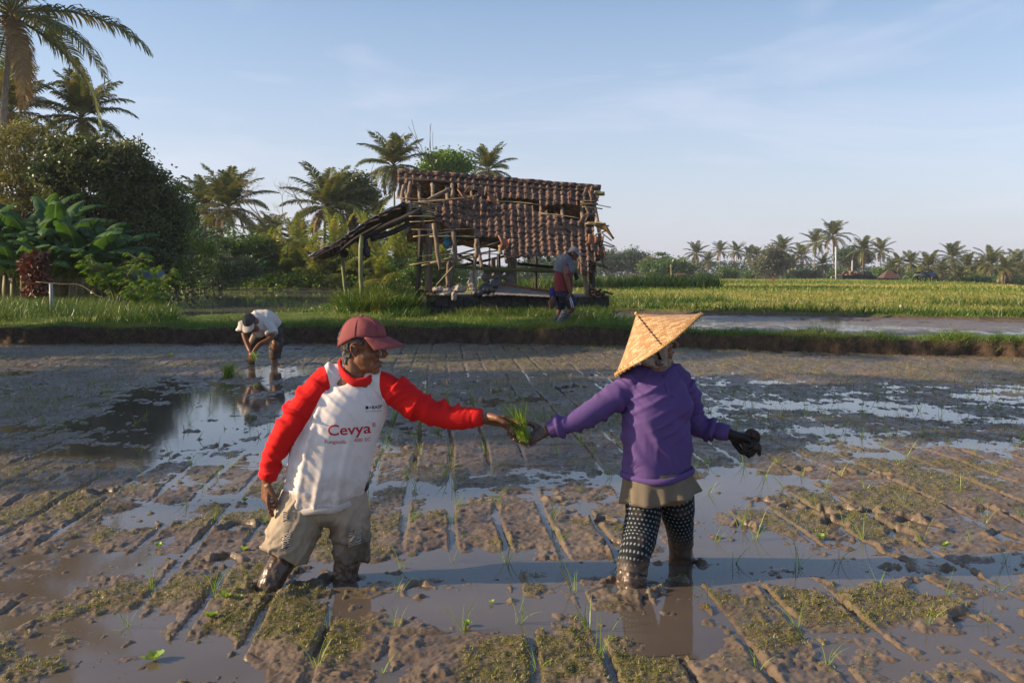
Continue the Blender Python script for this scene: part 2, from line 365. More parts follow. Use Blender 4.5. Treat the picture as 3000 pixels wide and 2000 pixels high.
    for (a, b, r) in PRINTS:
        r = r * 0.72; g = G(a, b); dx = (x - g.x) + 0.25 * r * vn2(x * 14, y * 14, 33); dy = (y - g.y) * 0.75 + 0.25 * r * vn2(x * 14, y * 14, 34)
        q = np.sqrt(dx * dx + dy * dy) / r
        h = h + 0.020 * np.exp(-((q - 1.05) / 0.30) ** 2) * np.maximum(0.5 + 1.3 * fbm2(x * 16, y * 16, 4, 35), 0) - 0.075 * np.exp(-(q / 0.70) ** 4)
        moss = moss * (1 - np.exp(-(q / 1.2) ** 4))
    # churned water round the legs
    for (a, b, r) in LEGS:
        g = G(a, b); q = np.hypot(x - g.x, y - g.y) / r
        h = h - 0.05 * np.exp(-(q / 0.9) ** 4) + 0.034 * np.exp(-((q - 1.4) / 0.35) ** 2) * np.maximum(0.15 + 1.3 * fbm2(x * 14, y * 14, 4, 37), 0)
    return h, moss
LEGS = [(805, 1728, .085), (1010, 1712, .08), (1848, 1724, .085), (1995, 1655, .075), (735, 1060, .10), (805, 1071, .10)]

m = NT('wet mud')
n1 = m.noise(1.6, 5); n2 = m.noise(26, 5); n3 = m.noise(120, 4)
base = m.mix(m.rng(n1, 0.35, 0.65), (0.128, 0.096, 0.066), (0.200, 0.152, 0.104))
base = m.mix(m.rng(n2, 0.3, 0.75), base, m.mix(1.0, base, (0.62, 0.6, 0.6), 'MULTIPLY'))
mo = m.attr('moss'); gcol = m.mix(m.rng(n3, 0.35, 0.65), (0.060, 0.062, 0.016), (0.17, 0.155, 0.045))
base = m.mix(m.math('MULTIPLY', mo, m.rng(m.noise(55, 4), 0.42, 0.58)), base, gcol)
wet = m.rng(m.attr('hgt'), 0.0, 0.028, 1.0, 0.0)
base = m.mix(m.math('MULTIPLY', wet, 0.35), base, m.mix(1.0, base, (0.55, 0.52, 0.5), 'MULTIPLY'))
ro = m.math('ADD', m.rng(wet, 0, 1, 0.58, 0.26), m.rng(n2, 0.3, 0.7, -0.07, 0.10))
b1 = m.bump(m.noise(60, 5), 0.55, 0.006); b2 = m.bump(m.noise(260, 3), 0.35, 0.0025, b1)
MUD = m.fin(base, ro, 0.36, b2)
m = NT('muddy water')
wv = m.noise(3.0, 3, m.mapping(scale=(1, 0.6, 1))); n2 = m.noise(0.9, 4)
wcol = m.mix(m.rng(n2, 0.35, 0.65), (0.075, 0.060, 0.048), (0.11, 0.090, 0.072))
nb = m.bump(m.noise(9, 4, m.mapping(scale=(1, 0.5, 1))), 0.035, 0.010); nb2 = m.bump(m.noise(70, 2), 0.04, 0.002, nb)
WATER = m.fin(wcol, 0.045, 0.5, nb2, IOR=1.333)

def fan(s0, s1, ns, Ys, hf):
    s = np.linspace(s0, s1, ns); S, Y = np.meshgrid(s, Ys); X = (S * (Y + 2.0)).ravel(); Y = Y.ravel()
    out = hf(X, Y); z = out[0]
    i = np.arange(len(Ys) - 1)[:, None] * ns + np.arange(ns - 1)[None]
    Q = np.stack([i, i + 1, i + ns + 1, i + ns], -1).reshape(-1, 4)
    return np.stack([X, Y, z], 1), Q, out
Ys = np.concatenate([1.2 * (2.6 / 1.2) ** (np.arange(60) / 60), 2.6 * (20.2 / 2.6) ** (np.arange(960) / 959)])
V, Q, (z, moss) = fan(-0.60, 0.60, 1150, Ys, mud_h)
paddy = link('paddy_mud', mesh('paddy_mud', V, Q, [MUD], True, {'moss': moss, 'hgt': z}), kind='structure')
PADV = V; PADM = moss
v = [(-14, 0.8, 0), (14, 0.8, 0), (16, 20.4, 0), (-16, 20.4, 0)]
link('paddy_water', mesh('paddy_water', v, [[[0, 1, 2, 3]]], [WATER], False), kind='structure')

# ---- terrain behind the bank, one sheet to the horizon
POND_Z, PAD2_Z = 0.19, 0.17
def region_pond(x, y):
    xr = np.interp(y, [20, 29, 45, 72], [-6.5, -6.0, -6.4, -10.0]); n = 0.5 * fbm2(x * 0.5, y * 0.3, 3, 201)
    yn = np.interp(x, [-40, -12, -6], [30, 25, 24.6]); yf = 70 + 0 * x
    return np.minimum(np.minimum(np.minimum(xr - x + n, (y - yn + n)), (yf - y) * 0.8 + n), x + 0.375 * y + n)     # >0 inside
def region_pad2(x, y):
    n = 0.10 * fbm2(x * 1.2, y * 0.8, 3, 211)
    xl = np.interp(y, [17, 20, 24, 30], [1.7, 1.8, 2.35, 2.9])
    yn = paddy_front(x) + 1.45; yf = np.interp(x, [2, 4, 12, 20, 60], [30.0, 29.8, 25.6, 23.6, 18.0])
    return np.minimum(np.minimum(x - xl + n, y - yn + n), yf - y + n)
def edge_far(x, y):   # where the plateau ends
    s = x / np.maximum(y, 1); return np.interp(s, [-0.2, 0.0, 0.12, 0.3, 0.42, 0.52, 0.8], [140, 140, 135, 135, 100, 60, 50])
def land_h(x, y):
    f = paddy_front(x); t = y - f
    top = np.interp(x, [-20, -3, 2.0, 3.2, 5, 20], [0.33, 0.33, 0.34, 0.27, 0.25, 0.25])
    ov = 0.07 * fbm2(x * 1.6, y * 2.1, 4, 221)
    h = -0.12 + (top + 0.12 + ov) * sstep(-0.07, 0.17, t + 0.15 * fbm2(x * 1.3, y * 3, 4, 223) + 0.04 * fbm2(x * 9, y * 14, 3, 224))
    h = h + 0.03 * fbm2(x * 1.2, y * 1.2, 4, 225) * sstep(0.1, 0.6, t)
    # mound of weeds left of the hut
    h = h + 0.30 * np.exp(-(((x + 3.2) / 0.9) ** 2 + ((y - 25.5) / 2.2) ** 2))
    fld = 0.34 + 0.06 * fbm2(x * 0.08, y * 0.08, 3, 231) + 0.03 * fbm2(x * 1.5, y * 1.0, 3, 233)
    h = np.where(y > 24, h * (1 - sstep(24, 34, y)) + fld * sstep(24, 34, y), h)
    a = region_pad2(x, y); h = h * (1 - sstep(-0.02, 0.22, a)) + (PAD2_Z + 0.004 + 0.022 * fbm2(x * 0.9, y * 0.55, 4, 241) + 0.022 * fbm2(x * 6, y * 3, 3, 243)) * sstep(-0.02, 0.22, a)
    # second low terrace riser right of the far bank
    a = region_pond(x, y); h = h * (1 - sstep(-0.1, 0.5, a)) + (-0.05) * sstep(-0.1, 0.5, a)
    # narrow irrigation steps across the field
    for (y0, dz) in ((33.5, 0.10), (44, 0.05)):
        yy = y0 + 0.9 * vn2(x * 0.12, x * 0, 251) - 0.25 * (x - 5); h = h + dz * sstep(-0.2, 0.2, y - yy) * sstep(1.5, 3.5, x)
    e = edge_far(x, y); h = h - 3.2 * sstep(0, 12, y - e)
    return h, t
m = NT('bank earth and turf')
geo = m.n.new('ShaderNodeNewGeometry'); sepn = m.n.new('ShaderNodeSeparateXYZ'); m.l.new(geo.outputs['Normal'], sepn.inputs[0])
sepp = m.n.new('ShaderNodeSeparateXYZ'); m.l.new(geo.outputs['Position'], sepp.inputs[0])
n1 = m.noise(0.35, 5); n2 = m.noise(9, 5)
soil = m.mix(m.rng(n2, 0.3, 0.7), (0.030, 0.020, 0.013), (0.085, 0.055, 0.035))
turf = m.mix(m.rng(n1, 0.35, 0.65), (0.045, 0.075, 0.014), (0.10, 0.13, 0.025))
dryt = m.mix(m.rng(m.noise(0.12, 4), 0.42, 0.62), turf, (0.30, 0.25, 0.10))
farm = m.rng(sepp.outputs[1], 26, 40); turf2 = m.mix(farm, turf, dryt)
steep = m.rng(m.math('ADD', sepn.outputs[2], m.rng(n2, 0.3, 0.7, -0.06, 0.06)), 0.80, 0.90)
c = m.mix(m.math('MULTIPLY', steep, m.rng(m.attr('hgt'), 0.215, 0.25)), soil, turf2)
c = m.mix(m.attr('wetm'), c, m.mix(m.rng(m.noise(5, 4), 0.35, 0.65), (0.11, 0.082, 0.062), (0.16, 0.12, 0.085)))
b1 = m.bump(m.noise(14, 5), 0.9, 0.03)
LAND = m.fin(c, m.rng(m.attr('wetm'), 0, 1, 0.9, 0.4), 0.3, b1)
Ys = np.concatenate([np.arange(14.0, 21.5, 0.03), np.arange(21.5, 34, 0.085), 34 * (500 / 34) ** (np.arange(170) / 169)])
def lh(x, y):
    h, t = land_h(x, y); return (h, t)
V, Q, (z, t) = fan(-0.78, 0.78, 760, Ys, lh)
keep = (V[Q[:, 0], 1] > paddy_front(V[Q[:, 0], 0]) - 0.45) | (V[Q[:, 0], 1] > 21.4)
Q = Q[keep]; wetm = sstep(0.0, 0.25, region_pad2(V[:, 0], V[:, 1]))
link('ground', mesh('ground', V, Q, [LAND], True, {'hgt': V[:, 2], 'wetm': wetm}), kind='structure')
def quad_w(name, pts, z, mat):
    link(name, mesh(name, [(a, b, z) for a, b in pts], [[list(range(len(pts)))]], [mat], False), kind='structure')
m = NT('pond water'); nb = m.bump(m.noise(1.2, 4, m.mapping(scale=(0.5, 1, 1))), 0.06, 0.02)
PONDW = m.fin((0.24, 0.235, 0.17), 0.03, 0.5, nb, IOR=1.333)
quad_w('pond_water', [(-60, 23.6), (-5.2, 23.6), (-5.2, 71.5), (-60, 71.5)], POND_Z, PONDW)
m = NT('paddy film water'); nb = m.bump(m.noise(7, 4, m.mapping(scale=(0.6, 1.6, 1))), 0.25, 0.012)
quad_w('second_paddy_water', [(1.4, 19.6), (3.0, 19.2), (4.5, 18.3), (8.2, 17.0), (14, 15.6), (40, 12), (40, 31), (1.4, 31)], PAD2_Z, m.fin((0.12, 0.092, 0.072), 0.06, 0.5, nb, IOR=1.333))
def land_z(x, y):
    return float(land_h(np.array([float(x)]), np.array([float(y)]))[0][0])
# ================================================================== PLANTS
BARK = simple('palm bark', (0.20, 0.165, 0.13), 0.85, 0.35, 6, 0.8, 14, bd=0.03)
BARK2 = simple('tree bark', (0.085, 0.065, 0.05), 0.9, 0.35, 6, 0.8, 14, bd=0.03)
FROND = leafmat('palm frond', (0.050, 0.085, 0.020), (0.115, 0.145, 0.04), (0.20, 0.17, 0.05), 0.30, 0.38)
FRONDY = leafmat('young palm frond', (0.085, 0.145, 0.025), (0.19, 0.235, 0.04), (0.27, 0.24, 0.06), 0.40, 0.4)
FRONDDRY = leafmat('dry frond', (0.16, 0.11, 0.055), (0.28, 0.20, 0.09), None, 0.3, 0.6)
COCO = simple('coconut husk', (0.24, 0.16, 0.05), 0.6, 0.4, 8)
def frond(mb, base, az, el, L, bend, nl, lw, ll, g, tw=0.0, m=0, droop=0.8, vee=0.35):
    """one feather leaf: rachis plus drooping leaflets"""
    n = 12; ts = np.linspace(0, 1, n); e = el - bend * ts ** 1.35
    az_ = az + tw * ts
    step = L / (n - 1); p = [np.array(base, float)]
    for i in range(n - 1):
        p.append(p[-1] + step * np.array([math.cos(az_[i]) * math.cos(e[i]), math.sin(az_[i]) * math.cos(e[i]), math.sin(e[i])]))
    p = np.array(p); mb.tube(p[::2] if n > 8 else p, np.linspace(0.045, 0.008, len(p[::2])) * (L / 4.2), 4, m=m, cap=False)
    V = []; Q = []
    for i in range(nl):
        t = 0.13 + 0.87 * (i + g.uniform(-.3, .3)) / nl; t = min(max(t, 0), 0.995); f = t * (n - 1); k = int(f); c = p[k] + (p[min(k + 1, n - 1)] - p[k]) * (f - k)
        ev = e[k]; a = az_[k]; tg = np.array([math.cos(a) * math.cos(ev), math.sin(a) * math.cos(ev), math.sin(ev)])
        sd_ = np.array([-math.sin(a), math.cos(a), 0]); nrm = np.cross(tg, sd_); nrm *= -1 if nrm[2] < 0 else 1
        l = ll * (0.35 + 0.65 * math.sin(math.pi * min(1, 0.12 + 0.92 * t)) ** 0.7) * g.uniform(0.85, 1.1)
        for s in (-1, 1):
            if g.random() < 0.03: continue
            d = sd_ * s * 0.80 + tg * (0.45 + 0.5 * t) + nrm * vee * g.uniform(0.3, 1.2); d /= np.linalg.norm(d)
            d2 = d + np.array([0, 0, -droop * g.uniform(0.6, 1.3)]); d2 /= np.linalg.norm(d2); d3 = d2 + np.array([0, 0, -droop * 1.2]); d3 /= np.linalg.norm(d3)
            w = lw * tg * g.uniform(0.7, 1.1); b = len(V)
            a1 = c + d * l * .38; a2 = a1 + d2 * l * .36; a3 = a2 + d3 * l * .30
            V += [c - w * .3, c + w * .3, a1 - w * .5, a1 + w * .5, a2 - w * .38, a2 + w * .38, a3]
            Q += [[b, b + 1, b + 3, b + 2], [b + 2, b + 3, b + 5, b + 4], [b + 4, b + 5, b + 6, b + 6]]
    V = np.array(V); q4 = [q for q in Q if q[2] != q[3]]; t3 = [q[:3] for q in Q if q[2] == q[3]]
    mb.add(V, q4, t3, m=m)
def palm_meshes(name, h, L, nf, nl, seed, lean=0.6, young=False, dry=3, lw=0.075, tr=0.15, top=1.25):
    """trunk mesh, crown mesh, nut mesh; origin at the foot, crown at height h"""
    g = np.random.default_rng(seed); T = MB(); az = g.uniform(0, 6.28)
    pts = [(lean * math.cos(az) * (t ** 1.7 - t), lean * math.sin(az) * (t ** 1.7 - t), h * t) for t in np.linspace(0, 1, 9)]
    if h > 0.8:
        pp = spline(pts, 40); rr = [tr * (1.5 - 0.75 * t ** 0.35) * (1 + (0.06 if i % 2 else -0.03)) for i, t in enumerate(np.linspace(0, 1, 40))]
        pp[0][2] -= 0.5; T.tube(pp, rr, 10)
    C = MB(); top_ = np.array(pts[-1])
    for i in range(nf):
        f = (i + 0.5) / nf; el = top + .12 - (top + 0.85) * f ** 1.15 + g.uniform(-.12, .12)
        a = i * 2.39996 + g.uniform(-.25, .25); isdry = i >= nf - dry
        frond(C, top_ + np.array([0, 0, 0.15 - 0.3 * f]), a, el, L * g.uniform(0.85, 1.05) * (0.75 if isdry else 1) * (0.8 + 0.2 * min(1, f * 4)), (0.62 + 0.95 * f) * g.uniform(0.75, 1.2), nl, lw * L / 4.2, 0.225 * L * (0.8 if isdry else 1), g, g.uniform(-.3, .3), m=1 if isdry else 0, droop=0.38 + 0.5 * f)
    if h > 2:
        for i in range(5):   # fibrous old leaf bases
            a = g.uniform(0, 6.28); C.tube([top_ + (0, 0, -.05), top_ + np.array([math.cos(a) * .2, math.sin(a) * .2, .35])], [0.09, 0.03], 5, m=1)
    N = MB()
    if h > 2: N.tube([top_ + np.array([0, 0, .1]), top_ + np.array([0, 0, -.5])], [.12, .25], 8)
    for i in range(9 if h > 2 else 0):
        a = g.uniform(0, 6.28); N.ball(top_ + np.array([math.cos(a) * .28, math.sin(a) * .28, -0.12 - g.uniform(0, .3)]), (.12, .12, .15), 7)
    fm = [FRONDY if young else FROND, FRONDDRY]
    return (T.mesh(name + '_t', [BARK]) if h > 0.8 else None, C.mesh(name + '_c', fm), N.mesh(name + '_n', [COCO]) if h > 2 else None)
def plant(name, label, cat, meshes, parts, loc, rz=0, s=1.0, group=None):
    t = thing(name, label, cat, loc, rz, group); t.scale = (s, s, s) if not hasattr(s, '__len__') else s
    for me, pn in zip(meshes, parts):
        if me is not None: link(pn, me, t)
    return t
PP = ('trunk', 'crown', 'coconut_bunch')
big = [palm_meshes('pa', 9.2, 5.6, 26, 60, 11, 1.2, lw=.085), palm_meshes('pb', 8.0, 5.4, 30, 50, 12, 0.8, lw=.105), palm_meshes('pc', 8.0, 5.4, 28, 48, 13, 1.0, dry=5, lw=.105)]
mid = [palm_meshes('pd', 8.0, 5.2, 24, 30, 21 + i, 1.5, dry=2 + i, lw=0.15) for i in range(3)]
yng = [palm_meshes('pe', 0.7, 4.4, 17, 34, 31 + i, 0.1, young=True, dry=1, lw=0.12, top=1.45) for i in range(2)]
def at_px(px, py, Y, h):      # foot position and scale factor so that the crown centre of a plant of height h shows at px, py
    c = P(px, py, Y); z0 = land_z(c.x, Y) ; return Vector((c.x, Y, z0)), (c.z - z0) / h
def palm(px, py, Y, kind, label, rz, crown=1.0, group=None, name='coconut_palm'):
    v, h = kind; c, s = at_px(px, py, Y, h)
    t = plant(name, label, 'palm tree', v, PP, c, rz, (1, 1, 1), group)
    # height by stretching the trunk, crown scaled on its own
    for ch in t.children:
        if ch.name.startswith('trunk'): ch.scale = (crown, crown, s)
        else: ch.scale = (crown, crown, crown); ch.location = (0, 0, h * s - h * crown)
    return t
tp_ = palm(-30, 30, 50, (big[0], 9.2), 'tallest coconut palm, cut by the left and top edges of the picture', 0.5, 1.22); tp_.rotation_euler = (0, R(4), .5)
palm(238, 345, 60, (big[1], 8.0), 'coconut palm rising right behind the dark green tree on the left bank', 1.9, 0.66)
palm(30, 330, 58, (big[2], 8.0), 'coconut palm crown at the left edge, lower than the tallest one', 0.2, 0.7)
palm(668, 607, 82, (big[1], 8.0), 'coconut palm with a ragged crown left of the bare branched tree', 2.6, 0.80)
palm(598, 612, 88, (big[2], 8.0), 'paler coconut palm leaning against the ragged one beyond the pond', 4.1, 0.74)
palm(955, 606, 80, (big[2], 8.0), 'full coconut palm with golden lower fronds right of the bare tree', 1.0, 0.82)
palm(1153, 487, 88, (big[1], 8.0), 'tall coconut palm just left of the tiled hut roof', 0.6, 0.74)
palm(1431, 500, 100, (big[2], 8.0), 'coconut palm showing over the middle of the hut ridge', 3.4, 0.66)
palm(1105, 640, 96, (mid[0], 8.0), 'low dim coconut palm between the full palm and the hut', 2.2, 0.62)
palm(1040, 640, 100, (mid[1], 8.0), 'small dark coconut palm hidden behind the full golden one', 4.0, 0.62)
for i, (px, py, Y, r, l) in enumerate([(800, 690, 92, 1.0, 'slim palm standing in the gap under the bare branches'), (765, 705, 95, 3.0, 'short dark palm at the left of the gap in the trees'),
        (870, 710, 90, 5.0, 'dark palm low at the foot of the full golden one'), (1180, 690, 84, 2.0, 'brownish palm behind the lean-to roof of the hut'), (1260, 700, 86, 3.3, 'palm seen through the open frame of the hut'), (560, 700, 84, 4.4, 'brown palm low beneath the ragged crown')]):
    palm(px, py, Y, (mid[i % 3], 8.0), l, r, 0.55)
# young coconut palms, golden green, in a row beyond the pond
YP = [(880, 745, 74), (985, 735, 73), (790, 760, 75), (1085, 730, 72), (1180, 745, 70), (930, 775, 72), (1040, 770, 72), (735, 770, 76), (840, 775, 74), (1120, 775, 70), (1230, 735, 72), (700, 785, 77), (1000, 790, 72.5), (1290, 765, 70), (770, 795, 75)]
YL = ['tallest young palm left of the lean-to, bright frond upright', 'young palm right of the bright upright one', 'young palm below the gap in the trees', 'young palm whose top meets the lean-to edge', 'young palm between the lean-to posts', 'low golden palm in front of the tallest young one', 'young palm left of the outer lean-to post', 'young palm with a bronzed frond, left end of the golden row',
      'squat young palm between two taller golden ones', 'low young palm behind the outer lean-to post', 'young palm behind the black hut post', 'young palm at the dark shrubs left of the golden row', 'low palm whose fronds touch the pond bank', 'young palm seen under the broken hut eaves', 'small bronzed palm at the pond edge']
for i, (px, py, Y) in enumerate(YP):
    c = P(px, py, Y); z0 = land_z(c.x, Y)
    plant('young_palm', YL[i], 'palm tree', yng[i % 2], PP, (c.x, Y, z0 - 0.1), i * 1.3, (0.80, 0.80, max(0.75, (c.z - z0) / 2.0)), 'young golden palms in a row behind the pond')
# distant row on the right
FR = [(2040, 744, 1, 1), (2111, 736, 0, .95), (2158, 738, 2, .95), (2075, 765, 1, .8), (2000, 775, 0, .8), (2195, 748, 0, .95), (2216, 752, 1, .95), (2293, 733, 2, 1.1), (2348, 750, 0, 1.1), (2390, 712, 1, 1.15), (2440, 694, 2, 1.35), (2530, 733, 0, 1.1), (2580, 735, 1, 1.15), (2632, 775, 2, .85), (2668, 772, 0, .85), (2720, 785, 1, 1.05), (2790, 757, 2, 1.25), (2834, 782, 0, 1.0), (2903, 775, 1, 1.2), (2948, 790, 2, .95), (2980, 775, 0, 1.2), (2870, 795, 0, .95), (2760, 800, 1, .9),
      (1895, 770, 2, .55), (2250, 775, 0, .8), (2320, 775, 1, .85), (2410, 775, 2, .9), (2475, 760, 0, .9), (2500, 775, 1, .8), (2610, 790, 2, .8), (2150, 790, 1, .55), (2690, 800, 0, .7), (3010, 795, 1, 1.0), (2925, 815, 2, .8), (2810, 812, 0, .75), (2740, 820, 1, .6), (2860, 825, 2, .7)]
FL = ['lone slim palm left of the far row', 'tall slender palm, second in the far row', 'slender palm with dark crown beside the yellowing one', 'small dark palm under two slender ones', 'golden low palm at the left start of the far row', 'palm with a yellowing frond in the far row', 'palm close behind the yellowing one', 'tall leaning palm left of the high cluster', 'pale palm with long hanging fronds in front of the high cluster', 'second highest palm of the far cluster', 'highest palm of the far row, behind the white pole', 'wide palm right of the white pole', 'palm leaning right beside the little tiled roof', 'thin palm behind the tiled roof', 'small palm right of the tiled roof', 'bushy low palm above the motorbikes', 'big dense palm right of the motorbikes', 'low dark palm right of the big dense one', 'wide palm second from the right edge of the far row', 'dark low palm near the right edge', 'large palm cut near the right edge of the row', 'low palm between two wide ones at right', 'low palm in front of the motorbikes',
      'hazy palm by the layered tree', 'low palm behind the grey green tree', 'dark palm in the shade of the high cluster', 'dark low palm under the second highest', 'palm behind the pickup cab', 'dim palm right behind the pickup', 'shrubby palm next to the tiled roof', 'tiny palm at the foot of the yellowing one', 'tiny dark palm right of the roof', 'palm cut by the right edge of the picture', 'low dark palm in front at the right end', 'low palm left of the wide right one', 'lowest palm behind the field edge by the motorbikes', 'dark palm in the shadow at the right end']
for i, (px, py, k, cs) in enumerate(FR):
    Y = 215 + (i * 37 % 50) + (0 if px > 2250 else 25)
    if px > 2600: Y -= 35
    palm(px, py, Y, (mid[k], 8.0), FL[i], i * 1.7, cs * 0.78, 'coconut palms in the far row')

# ---------------------------------------------------------------- broadleaf trees
LF = {'dark': leafmat('dark leaves', (0.022, 0.045, 0.014), (0.06, 0.095, 0.022), (0.13, 0.14, 0.035), 0.25, 0.4),
      'olive': leafmat('olive leaves', (0.10, 0.11, 0.03), (0.21, 0.20, 0.06), None, 0.35, 0.5),
      'green': leafmat('green leaves', (0.045, 0.10, 0.018), (0.10, 0.19, 0.03), None, 0.35, 0.4),
      'bright': leafmat('bright leaves', (0.08, 0.17, 0.02), (0.17, 0.28, 0.035), None, 0.4, 0.4),
      'teal': leafmat('blue green leaves', (0.03, 0.07, 0.035), (0.07, 0.13, 0.06), None, 0.3, 0.45),
      'grey': leafmat('grey green leaves', (0.07, 0.09, 0.05), (0.13, 0.15, 0.08), None, 0.3, 0.5),
      'red': leafmat('dark red leaves', (0.05, 0.012, 0.012), (0.13, 0.045, 0.03), None, 0.25, 0.4)}
def leaves(C, cen, N, Lf, W, g, m=0, down=0.3):
    """N pointed folded leaves at centres cen (N,3)"""
    n = len(cen); d = g.normal(size=(n, 3)); d[:, 2] = d[:, 2] * 0.6 - down; d /= np.linalg.norm(d, axis=1)[:, None]
    u = np.cross(d, g.normal(size=(n, 3))); u /= np.linalg.norm(u, axis=1)[:, None]
    L = (Lf * g.uniform(0.7, 1.3, n))[:, None]; w = (W * g.uniform(0.7, 1.2, n))[:, None]
    V = np.stack([cen, cen + d * L * .45 + u * w * .5, cen + d * L, cen + d * L * .45 - u * w * .5], 1).reshape(-1, 3)
    b = (np.arange(n) * 4)[:, None]; C.add(V, b + np.array([[0, 1, 2, 3]]), m=m)
def limb(T, a, d, L, r, g, depth, ends, split=3, spread=0.6, up=0.25):
    n = 5; p = [np.array(a, float)]; d = np.array(d, float)
    for i in range(n):
        d = d + g.normal(size=3) * 0.10; d[2] += up * 0.1; d /= np.linalg.norm(d); p.append(p[-1] + d * L / n)
    T.tube(p, np.linspace(r, r * 0.55, n + 1), 7 if r > .05 else 4, cap=False)
    if depth == 0: ends.append(p[-1]); ends.append(p[3]); return
    for k in range(split):
        nd = d + g.normal(size=3) * spread; nd[2] += up; nd /= np.linalg.norm(nd)
        limb(T, p[-1] if k < 2 else p[3], nd, L * g.uniform(.6, .85), r * 0.55, g, depth - 1, ends, split, spread, up)
def broad(seed, H, Rx, Ry, Rz, ncl, nleaf, Lf, W, clr, clump=0.55, trunk=None, bot=0.55, depth=3, tr=0.16):
    """tree with limbs and a crown of leaf clumps; H is the height of the crown's centre"""
    g = np.random.default_rng(seed); T = MB(); C = MB(); ends = []
    limb(T, (0, 0, -.3), (0.05, 0.02, 1), H * 0.55, tr, g, depth, ends, 3, 0.55, 0.3)
    cs = []
    while len(cs) < ncl:
        v = g.normal(size=3); v /= np.linalg.norm(v); r = g.uniform(0.35, 1.0) ** 0.5
        if v[2] < -bot: continue
        f = 1 + 0.28 * float(fbm3(v[0] * 1.9 + seed, v[1] * 1.9, v[2] * 1.9, 2, seed))
        cs.append(np.array([v[0] * Rx, v[1] * Ry, v[2] * Rz]) * r * f)
    for c in cs:
        k = int(nleaf / ncl * g.uniform(0.5, 1.5)); sg = clump * g.uniform(.6, 1.3)
        pts = g.normal(size=(k, 3)) * sg * np.array([1, 1, .65]) * 0.55 + c + np.array([0, 0, H]); leaves(C, pts, k, Lf, W, g)
    for e in ends[:60]:
        tgt = e
        if ((e[0] / Rx) ** 2 + (e[1] / Ry) ** 2 + ((e[2] - H) / Rz) ** 2) > 0.9: continue
        k = int(nleaf / ncl * .3) + 2; leaves(C, g.normal(size=(k, 3)) * clump * .5 + tgt, k, Lf, W, g)
    # twigs from the trunk to outer clumps
    for c in cs[::max(1, len(cs) // 24)]:
        a = np.array([0, 0, H * 0.6]); b = c * 0.9 + np.array([0, 0, H]); mid_ = (a + b) / 2 + g.normal(size=3) * .2; T.tube(spline([a, mid_, b], 6), np.linspace(0.06, 0.015, 6), 4, cap=False)
    return T.mesh('bt', [BARK2]), C.mesh('bc', [LF[clr]], smooth=False)
TP = ('trunk', 'crown')
def tree(px, py, Y, ms, h0, label, rz=0, s=1.0, name='broadleaf_tree', cat='tree', group=None):
    """crown centre shows at px,py; ms built with crown centre at h0"""
    c = P(px, py, Y); z0 = c.z - h0 * s if s else 0
    zg = land_z(c.x, Y); t = plant(name, label, cat, ms, TP, (c.x, Y, zg), rz, s, group)
    dz = (c.z - zg) / s - h0
    for ch in t.children:
        if ch.name.startswith('crown'): ch.location = (0, 0, dz)
        else: ch.scale = (1, 1, max(0.3, (h0 + dz) / h0))
    return t
tree(55, 500, 46, broad(3, 4.6, 2.6, 2.4, 2.5, 110, 20000, .17, .07, 'olive', .5, bot=.9), 4.6, 'pale olive tree at the left edge above the banana plants')
tree(290, 545, 42, broad(4, 4.4, 2.2, 2.2, 2.5, 120, 24000, .20, .10, 'dark', .48, bot=.95), 4.4, 'dark green rounded tree with sunlit top left of the pond')
tree(430, 640, 46, broad(5, 3.4, 1.8, 1.8, 1.9, 80, 15000, .19, .10, 'dark', .5, bot=1), 3.4, 'very dark leafy tree lower right of the rounded one')
tree(330, 700, 43, broad(15, 2.0, 2.6, 1.8, 1.5, 60, 14000, .19, .10, 'dark', .7, bot=1), 2.0, 'dark undergrowth tree under the rounded crown')
tree(500, 640, 60, broad(6, 4.0, 1.5, 1.6, 2.3, 60, 9000, .20, .11, 'green', .55, bot=1), 4.0, 'blue green leafy tree behind the dark pair')
tree(1030, 572, 84, broad(7, 6.4, 1.7, 1.7, 1.9, 40, 9000, .26, .14, 'dark', .8), 6.4, 'dark tree filling in behind the full golden palm')
gt = broad(8, 8.6, 2.3, 2.0, 1.5, 44, 10000, .28, .16, 'bright', .85)
tree(1300, 494, 92, gt, 8.6, 'bright green leafy tree peeking over the hut ridge')
tree(690, 745, 74, broad(9, 2.2, 3.2, 1.6, 1.7, 50, 12000, .20, .11, 'green', .7, bot=1), 2.2, 'broad green bush between the pond and the ragged palm', name='bush', cat='bush')
tree(560, 765, 60, broad(10, 1.5, 1.5, 1.2, 1.35, 40, 9000, .15, .08, 'bright', .55, bot=1), 1.5, 'yellow green bush with bright leaf tips at the pond end', name='bush', cat='bush')
tree(640, 790, 66, broad(16, 1.0, 2.4, 1.2, 1.2, 40, 8000, .16, .08, 'teal', .6, bot=1), 1.0, 'dark green low bush at the pond rim', name='bush', cat='bush')
tree(440, 790, 45, broad(17, 0.9, 1.5, 1.0, 1.0, 36, 7000, .15, .08, 'green', .55, bot=1), 0.9, 'low green bush left of the yellow green one', name='bush', cat='bush')
tree(1240, 790, 68, broad(19, 1.0, 2.6, 1.0, 1.0, 36, 6000, .18, .08, 'green', .6, bot=1), 1.0, 'low bush behind the posts of the hut', name='bush', cat='bush')
